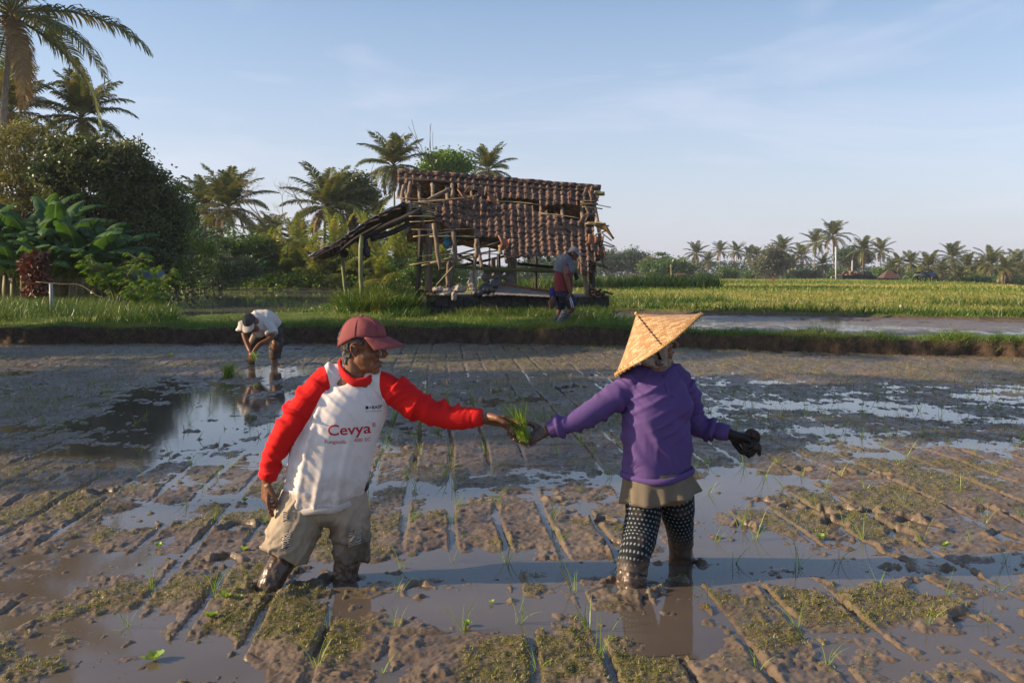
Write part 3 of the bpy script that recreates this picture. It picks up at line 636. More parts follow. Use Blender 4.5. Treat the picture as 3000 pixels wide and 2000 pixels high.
# far broadleaf trees, right half
fb = [broad(41, 5.0, 4.6, 3, 3.0, 46, 6500, .55, .3, 'teal', 1.3), broad(42, 5.0, 3.4, 3, 3.6, 40, 6000, .5, .26, 'grey', 1.2), broad(43, 2.4, 4.6, 2.5, 2.2, 40, 5500, .5, .26, 'green', 1.2, bot=1)]
for i, (px, py, Y, k, s, l) in enumerate([(1795, 768, 250, 0, 1.0, 'hazy dark tree at the right edge of the hut roof'), (1855, 765, 250, 0, 1.0, 'hazy rounded tree right of the hut'), (1905, 785, 230, 1, .8, 'grey green tree right of the hazy rounded one'), (1950, 790, 200, 2, 1.2, 'mid green tree in front of the layered tree'),
        (2130, 803, 190, 2, .6, 'round dark bush in the far field'), (2262, 775, 225, 1, 1.15, 'grey green feathery tree left of the palm cluster'), (2500, 755, 255, 0, .95, 'dark hazy tree behind the white pole'), (2590, 805, 200, 2, .75, 'bright bush beside the little tiled roof'), (1640, 790, 180, 0, .9, 'blue green tree seen under the hut roof'), (1560, 790, 190, 0, .9, 'hazy tree seen through the open hut'), (1700, 795, 200, 1, .8, 'hazy grey tree behind the walking man'),
        (2060, 812, 205, 2, .55, 'low bush under the far palms'), (2360, 812, 230, 2, .9, 'dark bush under the high palm cluster'), (2460, 812, 235, 2, .9, 'shaded bush behind the pickup'), (2700, 815, 190, 2, .9, 'low green bush behind the motorbikes'), (2850, 835, 190, 2, 1.0, 'dark bush under the right hand palms'), (2970, 838, 185, 2, 1.0, 'dark bush at the right edge of the far row'), (1990, 800, 215, 1, .6, 'hazy shrub left of the far palms'), (2200, 812, 235, 2, .8, 'low bush between the slender palms and the feathery tree')]):
    tree(px, py, Y, fb[k], (5.0, 5.0, 2.4)[k], l, i, s, 'distant_tree' if k < 2 else 'bush', 'tree' if k < 2 else 'bush', 'trees and bushes beyond the far field')
# layered tree
g = np.random.default_rng(5); T = MB(); C = MB(); T.tube([(0, 0, -3), (0.2, 0, 4), (0, 0, 8.6)], [.3, .2, .08], 6)
for (x, z, r) in [(-2.0, 5.4, 1.8), (1.8, 6.0, 1.9), (-1.2, 7.2, 1.6), (1.0, 7.6, 1.5), (0, 8.6, 1.3), (2.9, 6.9, 1.0), (-2.9, 6.6, 1.0)]:
    T.tube([(0.1, 0, z - 1.2), (x, 0, z)], [.09, .04], 4); k = 260; leaves(C, g.normal(size=(k, 3)) * np.array([r * .5, r * .5, .16]) + np.array([x, 0, z]), k, .5, .3, g)
c = P(1937, 800, 235); t = thing('layered_tree', 'thin tree with flat layered branches standing above the hazy trees', 'tree', (c.x, 235, land_z(c.x, 235))); T.build('trunk', BARK2, t); C.build('crown', LF['teal'], t)
# bare branched tree
T = MB(); g = np.random.default_rng(17)
def twig(a, d, L, r, dep):
    p = [np.array(a, float)]; d = np.array(d, float)
    for i in range(5): d = d + g.normal(size=3) * .13; d /= np.linalg.norm(d); p.append(p[-1] + d * L / 5)
    T.tube(p, np.linspace(r, r * .5, 6), 5 if r > .03 else 3, cap=False)
    if dep:
        for k in range(3):
            nd = d + g.normal(size=3) * np.array([.55, .3, .45]); nd[2] += .12; nd /= np.linalg.norm(nd); twig(p[-1 - (k == 2)], nd, L * .66, r * .52, dep - 1)
T.tube([(0, 0, -.3), (0, 0, 2.2), (-0.1, 0, 4.0)], [.16, .13, .11], 7)
twig((-0.1, 0, 4.0), (-.85, 0, .45), 2.9, .10, 4); twig((-0.1, 0, 4.0), (.25, 0, 1), 2.0, .09, 4); twig((-0.1, 0, 3.2), (-.1, 0, 1), 2.4, .06, 3)
c = P(872, 800, 78); t = thing('bare_tree', 'leafless tree with spreading bare twigs left of the full golden palm', 'tree', (c.x, 78, land_z(c.x, 78))); T.build('trunk', simple('bleached wood', (.26, .22, .18), .9), t)

# ---------------------------------------------------------------- banana plants
mt = NT('banana leaf'); uvn = mt.n.new('ShaderNodeUVMap'); su = mt.n.new('ShaderNodeSeparateXYZ'); mt.l.new(uvn.outputs[0], su.inputs[0])
rib = mt.rng(mt.math('ABSOLUTE', mt.math('SUBTRACT', su.outputs[0], 0.5)), 0.0, 0.045, 1, 0)
vein = mt.math('SINE', mt.math('MULTIPLY', su.outputs[1], 160.0))
bc = mt.mix(mt.rng(mt.noise(1.6, 3), .35, .65), (0.022, 0.065, 0.020), (0.055, 0.13, 0.030)); bc = mt.mix(mt.rng(vein, .2, 1, 0, .18), bc, (0.14, 0.25, 0.07)); bc = mt.mix(mt.math('MULTIPLY', rib, .8), bc, (0.18, 0.28, 0.08))
mt.fin(bc, .5, .4); tr = mt.n.new('ShaderNodeBsdfTranslucent'); mt.l.new(mt.mix(1.0, bc, (1.3, 1.3, .5), 'MULTIPLY'), tr.inputs[0]); ms = mt.n.new('ShaderNodeMixShader'); ms.inputs[0].default_value = .35
mt.l.new(mt.b.outputs[0], ms.inputs[1]); mt.l.new(tr.outputs[0], ms.inputs[2]); mt.l.new(ms.outputs[0], mt.out.inputs[0]); BAN = mt.m
PSE = simple('banana stem', (.12, .11, .045), .6, .4, 5)
def banana(seed, h, nl, L):
    g = np.random.default_rng(seed); S = MB(); C = MB(); S.tube([(0, 0, -.1), (.02, 0, h * .5), (0, 0, h)], [.13, .11, .07], 9)
    for i in range(nl):
        a = i * 2.4 + g.uniform(-.3, .3); el = 1.35 - 0.9 * (i / nl) + g.uniform(-.12, .12); bend = g.uniform(.9, 1.7); n = 15; Ll = L * g.uniform(.75, 1.1)
        p = [np.array([0, 0, h * (0.98 - .1 * i / nl)])]; e = el
        for k in range(n): e = el - bend * (k / n) ** 1.6; p.append(p[-1] + Ll / n * np.array([math.cos(a) * math.cos(e), math.sin(a) * math.cos(e), math.sin(e)]))
        p = np.array(p); sdv = np.array([-math.sin(a), math.cos(a), 0]); V = []; U = []; Q = []; rows = []
        for k, q in enumerate(p):
            t = k / n; w = 0 if t < .14 else .30 * math.sin(math.pi * min(1, (t - .14) / .9) ** .75) ** .6 * (L / 2.2) + .01
            tear = g.uniform(.82, 1.05); dr = -.10 - .25 * t * g.uniform(.3, 1)
            rows.append([q + sdv * (-w * tear) + np.array([0, 0, dr * w * 2.2 * tear]), q + sdv * (-w * .5) + np.array([0, 0, .05 * w]), q, q + sdv * w * .5 + np.array([0, 0, .05 * w]), q + sdv * w * tear + np.array([0, 0, dr * w * 2.2 * tear])])
        for k in range(n):   # strips between, some torn apart
            b = len(V); V += rows[k] + rows[k + 1]; sh = g.uniform(.3, .8) if g.random() < .4 else 0
            for j in (0, 4): V[b + 5 + j] = V[b + 5 + j] * (1 - sh) + V[b + j] * sh
            U += [(x, (k) / n) for x in (0, .25, .5, .75, 1)] + [(x, (k + 1) / n) for x in (0, .25, .5, .75, 1)]
            Q += [[b + j, b + j + 1, b + j + 6, b + j + 5] for j in range(4)]
        C.add(V, Q, U=U); S.tube(p[:4], [.035, .03, .025, .02], 5)
    return S.mesh('bs', [PSE]), C.mesh('bl', [BAN], uv=True)
bn = [banana(61, 1.7, 12, 2.5), banana(62, 0.9, 12, 2.3), banana(63, 2.4, 10, 2.3)]
for i, (px, Y, k, s, l) in enumerate([(40, 34, 1, 1.05, 'banana plant in front at the far left, low stem'), (150, 33.5, 1, .95, 'banana plant behind the red leaved shrub'), (235, 35, 1, 1.25, 'banana plant with broad drooping leaves at the clump edge'), (290, 38, 1, 1.3, 'banana plant at the clump\'s right end under the dark tree'), (100, 36, 1, 1.4, 'banana plant with the highest upright leaf, left clump'), (190, 39, 1, 1.5, 'banana plant at the back under the olive tree'), (5, 38, 1, 1.45, 'banana plant at the back left corner of the clump'), (70, 37, 0, 1.0, 'banana plant with upright leaves at the left edge'), (165, 36, 0, 1.12, 'tallest banana plant of the left clump'), (255, 37, 1, 1.2, 'banana plant at the right side of the left clump'), (20, 35, 1, 1.15, 'low banana plant cut by the left edge'), (210, 34.5, 1, .9, 'small banana plant in front of the left clump'), (120, 38.5, 0, 1.2, 'banana plant standing at the back of the clump'), (-60, 37, 0, 1.1, 'banana plant just outside the left clump'),
        (565, 70, 2, 1.25, 'banana plant with yellow leaf beyond the pond'), (640, 73, 0, 1.2, 'banana plant half hidden behind the pond bushes'), (520, 66, 0, 1.2, 'dark banana plant behind the yellow green bush'), (745, 72, 1, 1.0, 'small banana plant at the golden palms')]):
    x = (px - 1500) / FPX * Y; plant('banana_plant', l, 'banana plant', bn[k], ('stem', 'leaves'), (x, Y, land_z(x, Y)), i * 1.1, s, 'banana plants on the left' if px < 300 else 'banana plants beyond the pond')
# dark red leaved shrub
T = MB(); C = MB(); g = np.random.default_rng(71)
for i in range(7):
    x, y = g.uniform(-.2, .2, 2); T.tube([(x * .5, y * .5, 0), (x, y, 1.7)], [.03, .015], 5)
    for j in range(120):
        z = g.uniform(.25, 2.0); a = g.uniform(0, 6.28); r = .42 * (1 - .2 * abs(z - 1) ** 2); leaves(C, np.array([[x * 1.4 + math.cos(a) * r * .6, y + math.sin(a) * r * .6, z]]), 1, .26, .10, g, down=.5)
x = (105 - 1500) / FPX * 32; t = thing('red_leaf_shrub', 'dark red leaved shrub in front of the banana plants', 'shrub', (x, 32, land_z(x, 32) - .25)); T.build('stem', BARK2, t); C.build('leaves', LF['red'], t, smooth=False)
# cassava-like shrubs with fingered leaves
def cassava(seed, H, spread):
    g = np.random.default_rng(seed); T = MB(); C = MB(); tips = []
    for i in range(5):
        a = g.uniform(0, 6.28); p = spline([(0, 0, 0), (math.cos(a) * spread * .25, math.sin(a) * spread * .2, H * .5), (math.cos(a) * spread * .7, math.sin(a) * spread * .5, H * g.uniform(.75, 1.0))], 7); T.tube(p, np.linspace(.03, .012, 7), 5); tips += [p[-1], p[-2], p[-3], p[-4]]
    V = []; Q = []
    for tp in tips:
        for j in range(9):
            a = g.uniform(0, 6.28); st = tp + g.normal(size=3) * .03; c = st + np.array([math.cos(a), math.sin(a), g.uniform(-.1, .6)]) * g.uniform(.18, .4) * (H / 1.5)
            T.tube([st, c], [.005, .004], 3, cap=False)
            for f in range(7):
                b = a + (f - 3) * .42; d = np.array([math.cos(b), math.sin(b), -.25 - .1 * abs(f - 3)]); L = .17 * (1 - .08 * abs(f - 3)) * g.uniform(.8, 1.2); u = np.array([-math.sin(b), math.cos(b), 0]) * .022; k = len(V)
                V += [c, c + d * L * .5 + u, c + d * L + np.array([0, 0, -.03]), c + d * L * .5 - u]; Q += [[k, k + 1, k + 2, k + 3]]
    C.add(V, Q); return T.mesh('ct', [PSE]), C.mesh('cc', [LF['bright']], smooth=False)
cs = cassava(81, 1.6, 1.2); cs2 = cassava(82, 1.1, 1.2)
for i, (px, Y, m_, s, l) in enumerate([(345, 29, cs, 1.05, 'cassava shrub with fingered leaves on the near left bank'), (455, 28, cs2, 1.0, 'low leaning cassava shrub right of the taller one'), (405, 30, cs2, 1.2, 'cassava shrub just behind the leaning one')]):
    x = (px - 1500) / FPX * Y; plant('cassava_shrub', l, 'shrub', m_, ('stem', 'leaves'), (x, Y, land_z(x, Y) - .05), i * 2, s)
# off to the left of the frame: the rest of the tree line, which throws the long shadows over the paddy
sh = [(-17, 8.4, 0, 'coconut palm outside the left edge, nearest to the paddy'), (-21, 8.8, 1, 'coconut palm outside the left edge, second in line'), (-25, 10.6, 2, 'leaning coconut palm outside the left edge'), (-16, 17.5, 1, 'coconut palm outside the left edge near the bank')]
for i, (x, y, k, l) in enumerate(sh):
    plant('coconut_palm', l, 'palm tree', big[k], PP, (x, y, .1), i * 1.9, 0.85)
bs = broad(44, 4.2, 2.2, 2.2, 2.4, 46, 9000, .24, .14, 'dark', .8, bot=1)
for i, (x, y, s) in enumerate([(-14.5, 17.6, .9), (-14, 8.9, 0.75), (-21, 15.6, .8), (-17.5, 11.0, .8)]):
    plant('broadleaf_tree', ['dark tree outside the left edge beside the bank', 'smaller dark tree outside the left edge', 'large dark tree outside the left edge behind the corner', 'small dark tree outside the left edge by the palms', 'little dark tree outside the left edge near the viewer'][i], 'tree', bs, TP, (x, y, .1), i * 1.2, s)

# masses of far-off woodland
def wood(name, x0, x1, Y, zt, n, Lf, seed, clr, dx=2.0, label=None):
    g = np.random.default_rng(seed); x = g.uniform(x0, x1, n); y = Y + g.uniform(-4, 8, n)
    top = zt * (0.72 + 0.5 * fbm2(x * 0.35 / dx, x * 0, 4, seed)); gz = np.array(land_h(x, y)[0]); C = MB()
    z = gz + g.uniform(0, 1, n) ** .75 * np.maximum(top - gz, .4); leaves(C, np.stack([x, y, z], 1), n, Lf, Lf * .5, g)
    C.build(name, LF[clr], None, smooth=False, kind='stuff')
wood('distant_wood', -12, 180, 285, 5.0, 26000, .9, 91, 'teal', 8)
wood('distant_wood', 30, 150, 262, 1.9, 12000, .8, 92, 'grey', 5)
wood('distant_wood', -50, -4, 104, 4.0, 22000, .42, 93, 'green', 2)
wood('undergrowth', -44, -8, 73.5, 1.5, 16000, .24, 94, 'bright', 1.2)
wood('undergrowth', -26, -14.5, 42, 2.6, 16000, .20, 95, 'dark', 1.2)
wood('distant_wood', 55, 120, 205, .2, 9000, .7, 96, 'green', 5)

M = MB(); V = [P(368, 786, 36), P(480, 790, 36), P(490, 818, 35.2), P(400, 826, 35)]; M.add([tuple(v) for v in V] + [tuple(v - Vector((0, .02, .03))) for v in V], [[0, 1, 2, 3], [7, 6, 5, 4], [0, 4, 5, 1], [1, 5, 6, 2], [2, 6, 7, 3], [3, 7, 4, 0]])
M.build('blue_sheet', simple('blue grey sheet', (.06, .09, .12), .5, .3, 3, .3, 6), None, False, label='blue grey roofing sheet half hidden behind the cassava shrub', cat='sheet')
# ================================================================== GRASS (stuff nobody could count)
GR = leafmat('turf blades', (0.055, 0.13, 0.016), (0.15, 0.24, 0.035), (0.25, 0.26, 0.06), 0.35, 0.45)
GRT = leafmat('tall grass blades', (0.03, 0.085, 0.014), (0.09, 0.16, 0.028), (0.14, 0.17, 0.04), 0.35, 0.4)
GRD = leafmat('dry field grass', (0.26, 0.25, 0.07), (0.46, 0.38, 0.15), (0.18, 0.25, 0.04), 0.3, 0.6)
def grass(name, n, xy, hr, wr, mat, seed, accept=None, lean=(0.2, 0.9), segs=2, hmod=None):
    g = np.random.default_rng(seed); s0, s1, y0, y1, p = xy
    Y = (g.uniform(y0 ** p, y1 ** p, n)) ** (1 / p) if p else g.uniform(y0, y1, n)
    X = g.uniform(s0, s1, n) * (Y + 2); z, t = land_h(X, Y); k = np.ones(n, bool)
    if accept is not None: k &= accept(X, Y, z, t, g)
    X, Y, z = X[k], Y[k], z[k]; m = len(X)
    h = g.uniform(*hr, m); 
    if hmod is not None: h = h * hmod(X, Y)
    V, F = blades(np.stack([X, Y, z - 0.01], 1), h, g.uniform(*wr, m), g.uniform(*lean, m), seed, segs)
    link(name, mesh(name, V, F, [mat], False), kind='stuff')
def ok_bank(x, y, z, t, g):
    return (z > 0.20) & (t > -0.02) & (region_pad2(x, y) < 0.05) & (region_pond(x, y) < 0.25) & ~((x > -2.35) & (x < 2.75) & (y > 23.9) & (y < 27.5)) & (vn2(x * .9, y * .9, 301) + g.uniform(-.5, 1.6, len(x)) > -0.2)
wav = lambda x, y: (1 - .6 * ((x < -4) & (y > 21.5))) * (0.45 + 0.75 * np.clip(0.5 + fbm2(x * 1.1, y * 0.9, 3, 303), 0, 1) + 1.9 * np.clip(fbm2(x * 2.6, y * 2.2, 2, 304) - .15, 0, 1))
grass('bank_grass', 150000, (-0.60, 0.60, 18.0, 27, 1), (0.06, 0.17), (0.006, 0.012), GR, 1, ok_bank, (0.3, 1.2), hmod=wav)
grass('bank_grass', 30000, (0.06, 0.60, 13.8, 18.6, 1), (0.06, 0.17), (0.006, 0.011), GR, 2, ok_bank, (0.3, 1.2), hmod=wav)
def fringe(x, y, z, t, g): return (t > -0.06) & (t < 0.50) & (z > np.where(x > 2, .07, .15) + .10 * vn2(x * 1.6, x * 0, 306)) & (fbm2(x * 1.5, y * 1.5, 2, 305) > -0.35)
grass('bank_fringe_grass', 130000, (-0.60, 0.60, 14.4, 20.6, 1), (0.09, 0.24), (0.006, 0.010), GR, 3, fringe, (0.8, 1.9), hmod=wav)
def roots(x, y, z, t, g): return (t > -0.12) & (t < 0.10) & (z < 0.24)
STRAW = leafmat('dead straw', (0.11, 0.075, 0.035), (0.24, 0.17, 0.08), None, 0.15, 0.7)
grass('bank_dead_straw', 16000, (-0.60, 0.60, 14.2, 20.0, 1), (0.05, 0.16), (0.004, 0.008), STRAW, 4, roots, (0.6, 1.8))
def left_tall(x, y, z, t, g): return (x < -0.36 * y + 0.5) & (region_pond(x, y) < -.3) & ok_bank(x, y, z, t, g) & (fbm2(x * .6, y * .6, 3, 307) > -0.25)
grass('tall_grass', 46000, (-0.62, -0.14, 20.2, 33, 1), (0.22, 0.52), (0.010, 0.018), GRT, 5, left_tall, (0.25, 0.9), 3)
def mound(x, y, z, t, g): return (x > -4.4) & (x < -2.2) & (y > 23.2) & (y < 29) & (((x + 3.2) / 1.2) ** 2 + ((y - 25.8) / 2.8) ** 2 < 1.1)
grass('tall_weeds', 30000, (-0.25, -0.05, 23, 29, 1), (0.25, 0.75), (0.012, 0.03), GRT, 6, mound, (0.3, 1.1), 3)
def hutfoot(x, y, z, t, g): return (x > -2.9) & (x < 3.0) & (y > 22.6) & (y < 24.0) & (fbm2(x * 1.3, y * 1.3, 2, 309) > -0.15)
grass('hut_foot_grass', 12000, (-0.2, 0.2, 22.5, 24.2, 1), (0.12, 0.38), (0.008, 0.016), GRT, 7, hutfoot, (0.3, 1.1), 3)
def field(x, y, z, t, g): return (region_pad2(x, y) < 0.1) & (region_pond(x, y) < 0.3) & (y < edge_far(x, y) + 3) & ~((x > -3) & (x < 3) & (y < 28))
grass('field_grass', 60000, (-0.62, 0.62, 25, 48, 1), (0.06, 0.18), (0.018, 0.04), GR, 8, field, (0.3, 1.0), hmod=wav)
grass('field_stubble', 90000, (-0.05, 0.62, 27, 60, 0.6), (0.06, 0.16), (0.014, 0.035), GRD, 9, lambda x, y, z, t, g: field(x, y, z, t, g) & (fbm2(x * .10, y * .16, 3, 311) + 0.2 > 0) & (y > 28), (0.2, 0.8))
grass('field_stubble', 70000, (-0.12, 0.62, 56, 140, 0.5), (0.10, 0.22), (0.04, 0.09), GRD, 10, lambda x, y, z, t, g: field(x, y, z, t, g) & (fbm2(x * .06, y * .08, 3, 312) > -0.1), (0.2, 0.8))
grass('field_grass', 60000, (-0.12, 0.62, 45, 140, 0.5), (0.10, 0.30), (0.04, 0.09), GR, 11, lambda x, y, z, t, g: field(x, y, z, t, g) & (fbm2(x * .06, y * .08, 3, 312) < 0.15), (0.2, 0.8))
def ridgeband(x, y, z, t, g):   # tufted border along the second paddy and the irrigation step
    a = region_pad2(x, y); yy = 33.5 + 0.9 * vn2(x * 0.12, x * 0, 251) - 0.25 * (x - 5)
    return ((a > -0.9) & (a < -0.05) & (y > 20)) | ((abs(y - yy) < 0.5) & (x > 2) & (fbm2(x * .35, y * .35, 2, 313) > -.1))
grass('field_edge_grass', 60000, (0.02, 0.60, 20, 38, 1), (0.14, 0.42), (0.014, 0.03), GRT, 12, ridgeband, (0.3, 1.0), 2)
def pondrim(x, y, z, t, g):
    a = region_pond(x, y); return (a > -1.3) & (a < 0.1)
grass('pond_rim_grass', 40000, (-0.45, -0.08, 26, 74, 0.5), (0.05, 0.15), (0.02, 0.04), GRT, 13, pondrim, (0.3, 1.0), 2)
def tallstrip(x, y, z, t, g): return (abs(y - 58 - 3 * vn2(x * .1, x * 0, 315)) < 3.5) & (x < 11) & (x > -2)
grass('tall_grass', 16000, (-0.05, 0.22, 50, 66, 1), (0.5, 1.0), (0.05, 0.09), GRT, 14, tallstrip, (0.2, 0.7), 2)
# weed sprouts growing on the raised mud
g = np.random.default_rng(31); pr = PADM / (PADV[:, 1] ** 0.4) * (PADV[:, 1] > 2.5) * (np.abs(PADV[:, 0]) < PADV[:, 1] * .58); pr = pr * (PADV[:, 2] > 0.004)
idx = g.choice(len(PADV), 90000, p=pr / pr.sum()); V, F = blades(PADV[idx] + g.normal(size=(90000, 3)) * (.006, .006, 0), g.uniform(.004, .015, 90000) * g.choice([1, 1, 1.6], 90000), g.uniform(.0025, .006, 90000), g.uniform(.4, 1.7, 90000), 5, 2)
SPR = leafmat('sprout leaves', (0.10, 0.11, 0.025), (0.24, 0.23, 0.06), None, 0.3, 0.5)
link('mud_sprouts', mesh('mud_sprouts', V, F, [SPR], False), kind='stuff')
pr = (PADV[:, 2] > 0.002) * (PADV[:, 1] > 8) * (np.abs(PADV[:, 0]) < PADV[:, 1] * .58) * (0.4 + np.clip(fbm2(PADV[:, 0] * .8, PADV[:, 1] * .5, 2, 55), 0, 1) * 2); idx = g.choice(len(PADV), 9000, p=pr / pr.sum())
V, F = blades(PADV[idx], g.uniform(.03, .09, 9000), g.uniform(.004, .008, 9000), g.uniform(.3, 1.1, 9000), 6, 2); link('mud_weeds', mesh('mud_weeds', V, F, [SPR], False), kind='stuff')
pv = None
# ---- rice seedlings standing along the furrows, each one an object
SEED = leafmat('rice seedling blades', (0.11, 0.22, 0.03), (0.24, 0.34, 0.05), None, 0.4, 0.4)
def seedling_mesh(i):
    g = np.random.default_rng(400 + i); n = 5 + i % 4; h = g.uniform(.09, .17, n); p = g.normal(size=(n, 3)) * (.007, .007, 0) - (0, 0, .02)
    V, F = blades(p, h + .02, g.uniform(.0030, .0048, n), g.uniform(.15, .75, n), 500 + i, 4, .8); return mesh('seedling', V, F, [SEED], False)
SM = [seedling_mesh(i) for i in range(9)]
g = np.random.default_rng(77); cnt = 0; c, s = math.cos(FUR), math.sin(FUR)
cand = []
for k in range(-40, 41):
    for j in range(0, 46):
        v = 3.0 + j * 0.40 + g.uniform(-.07, .07); u = 0.05 + k * 0.262 + g.uniform(-.03, .03); x = u + v * (-200 / FPX); px, py = to_px(x, v, 0.0)
        if not (-60 < px < 3060 and py < 2060): continue
        dens = 0.30 + 0.45 * math.exp(-((px - 1250) / 350) ** 2) + 0.25 * math.exp(-((px - 2600) / 400) ** 2) - 0.25 * math.exp(-((px - 250) / 350) ** 2)
        if any(math.hypot(x - G(a, b).x, v - G(a, b).y) < .16 for a, b, r in LEGS): continue
        if g.random() < dens: cand.append((x, v))
cand = sorted(cand, key=lambda q: q[1])[:285]
cz = mud_h(np.array([q[0] for q in cand]), np.array([q[1] for q in cand]))[0]
def zone(x, v):
    px, py = (float(q) for q in to_px(np.array([x]), np.array([v]), 0.0))
    side = 'left of the man' if px < 800 else 'between man and woman' if px < 1850 else 'right of the woman'
    dist = 'in foreground mud' if py > 1700 else 'level with the legs' if py > 1400 else 'in mid paddy' if py > 1180 else 'near the far bank'
    return 'thin rice seedling %s, %s' % (dist, side)
for i, (x, v) in enumerate(cand):
    o = link('rice_seedling', SM[i % 9], None, (x, v, max(-0.012, float(cz[i]) - .01)), zone(x, v), 'rice seedling', 'rice seedlings planted in rows in the mud')
    o.rotation_euler = (g.uniform(-.25, .25), g.uniform(-.25, .25), g.uniform(0, 6.28)); o.scale = (1, 1, g.uniform(.7, 1.3))
# ---- floating water weeds, bright rosettes
WL = leafmat('water lettuce leaf', (0.16, 0.28, 0.05), (0.30, 0.42, 0.10), None, 0.35, 0.5)
def rosette(i):
    g = np.random.default_rng(600 + i); V = []; Q = []
    for k in range(7 + i % 3):
        a = k * 2.4; el = .45 + .7 * g.random(); L = .032 * g.uniform(.7, 1.2); d = np.array([math.cos(a) * math.cos(el), math.sin(a) * math.cos(el), math.sin(el)]); u = np.array([-math.sin(a), math.cos(a), 0]); b = len(V)
        V += [np.zeros(3), d * L * .6 - u * L * .42, d * L * .6 + np.array([0, 0, -.004]), d * L * .6 + u * L * .42, d * L - u * L * .3, d * L * 1.08, d * L + u * L * .3]
        Q += [[b, b + 1, b + 2, b + 3], [b + 1, b + 4, b + 5, b + 2], [b + 2, b + 5, b + 6, b + 3]]
    return mesh('rosette', V, [Q], [WL], False)
RM = [rosette(i) for i in range(4)]
for i, (px, py, s, l) in enumerate([(662, 1762, .9, 'bright green water weed left of the man\'s front leg, left one of a close pair'), (700, 1755, .8, 'bright green water weed left of the man\'s front leg, right one of a close pair'), (622, 1816, 1.0, 'pale green water weed below the pair by the man\'s leg'), (450, 1930, 1.3, 'largest yellow green water weed near the bottom left'), (716, 1616, .8, 'green water weed level with the man\'s knee'), (465, 1600, .8, 'green water weed by the wet hollow left of the man'), (718, 1466, .8, 'small green water weed below the man\'s hanging hand'),
        (2405, 1580, 1.1, 'bright yellow green water weed among the footprints on the right'), (1282, 1262, 1.2, 'green water weed under the outstretched red sleeve'), (1367, 1830, .7, 'tiny pale water weed at the bottom centre'), (2770, 1600, .9, 'yellow green water weed right of the footprints'), (500, 1046, 2.2, 'green water weed far off by the left bank'), (1440, 1765, .5, 'tiny water weed left of the woman\'s front leg')]):
    p = G(px, py, .004); z = float(mud_h(np.array([p.x]), np.array([p.y]))[0][0])
    o = link('water_weed', RM[i % 4], None, (p.x, p.y, max(.002, z)), l, 'water weed', 'green water weeds on the mud'); o.scale = (s, s, s); o.rotation_euler = (0, 0, i * 1.7)
# ---- bundle of seedlings left standing in the paddy
def bundle(name, n, h, r, label, loc, rot=(0, 0, 0), seed=0, lean=(.2, .8), mat=None, roots_=False):
    g = np.random.default_rng(seed); p = g.normal(size=(n, 3)) * (r, r, .0); V, F = blades(p, g.uniform(.6, 1.1, n) * h, g.uniform(.0035, .006, n) * (h / .22), g.uniform(*lean, n), seed, 4, 1.0)
    t = thing(name, label, 'rice seedlings', loc); t.rotation_euler = rot
    link('blades', mesh('blades', V, F, [mat or SEED], False), t)
    if roots_:
        R_ = MB()
        for k in range(70):
            a = g.uniform(0, 6.28); q = [(g.normal() * r * .8, g.normal() * r * .8, .02)]
            for j in range(3): q.append((q[-1][0] + g.normal() * .009 + .008, q[-1][1] + g.normal() * .009, q[-1][2] - g.uniform(.006, .02)))
            R_.tube(q, [.0016, .0013, .001, .0007], 4)
        R_.build('roots', simple('muddy roots', (.10, .06, .03), .8, .5, 60), t)
    return t
p = G(668, 1105); bundle('seedling_bundle', 150, .30, .035, 'bright green bundle of rice seedlings standing in the mud by the bending man', (p.x, p.y, -.02), seed=41)
p = G(692, 1103); bundle('seedling_bundle', 60, .20, .07, 'loose yellowing rice seedlings spilling right of the upright bundle', (p.x, p.y, -.02), seed=42, lean=(.6, 1.6))
# ================================================================== THE BROKEN HUT
WOODG = NT('weathered wood'); _n = WOODG.noise(5, 6, WOODG.mapping(scale=(3, 3, .6))); WOODG = WOODG.fin(WOODG.mix(WOODG.rng(_n, .3, .7), (.085, .062, .045), (.27, .21, .155)), .85, .3, WOODG.bump(_n, .6, .01))
WOODD = simple('dark damp wood', (.035, .027, .022), .8, .5, 6, .5, 20)
BAMB = NT('bamboo'); _n = BAMB.noise(4, 4); BAMB = BAMB.fin(BAMB.mix(BAMB.rng(_n, .3, .7), (.20, .155, .075), (.36, .29, .15)), .5, .5)
BAMG = simple('green bamboo', (.16, .17, .07), .5, .3, 5)
t_ = NT('mossy roof tile'); i_ = t_.island(); n_ = t_.noise(16, 5); n2_ = t_.noise(5, 4)
c_ = t_.mix(i_, (.13, .070, .048), (.21, .115, .075)); c_ = t_.mix(t_.rng(n2_, .42, .60), c_, (.055, .038, .032)); c_ = t_.mix(t_.rng(n_, .52, .64), c_, (.24, .20, .165)); c_ = t_.mix(t_.rng(t_.noise(30, 3), .62, .7), c_, (.03, .026, .022))
TILE = t_.fin(c_, .85, .3, t_.bump(n_, .5, .008))
TILEN = simple('orange roof tile', (.24, .105, .06), .8, .3, 14, .3, 40)
t_ = NT('black stone block'); n_ = t_.noise(12, 6); BLK = t_.fin(t_.mix(t_.rng(n_, .35, .7), (.018, .017, .016), (.065, .06, .055)), .9, .3, t_.bump(n_, .9, .02))
PLAST = NT('crumpled sacking'); _n = PLAST.noise(14, 5, dist=.5); PLAST = PLAST.fin(PLAST.mix(PLAST.rng(_n, .35, .65), (.20, .17, .145), (.38, .34, .30)), .7, .3, PLAST.bump(_n, .8, .02))
GREYC = simple('grey cement block', (.20, .18, .155), .9, .35, 8, .5, 30)
hut = thing('tiled_hut', 'collapsing open hut with mossy clay tile roof on a black stone platform', 'hut', (P(1500, 915, 25).x, 25.2, 0.34))
def HP(px, py, Y): return P(px, py, Y) - hut.location
def hpart(mb, name, mat, smooth=True, **k): return mb.build(name, mat, hut, smooth, **k)
g = np.random.default_rng(3)
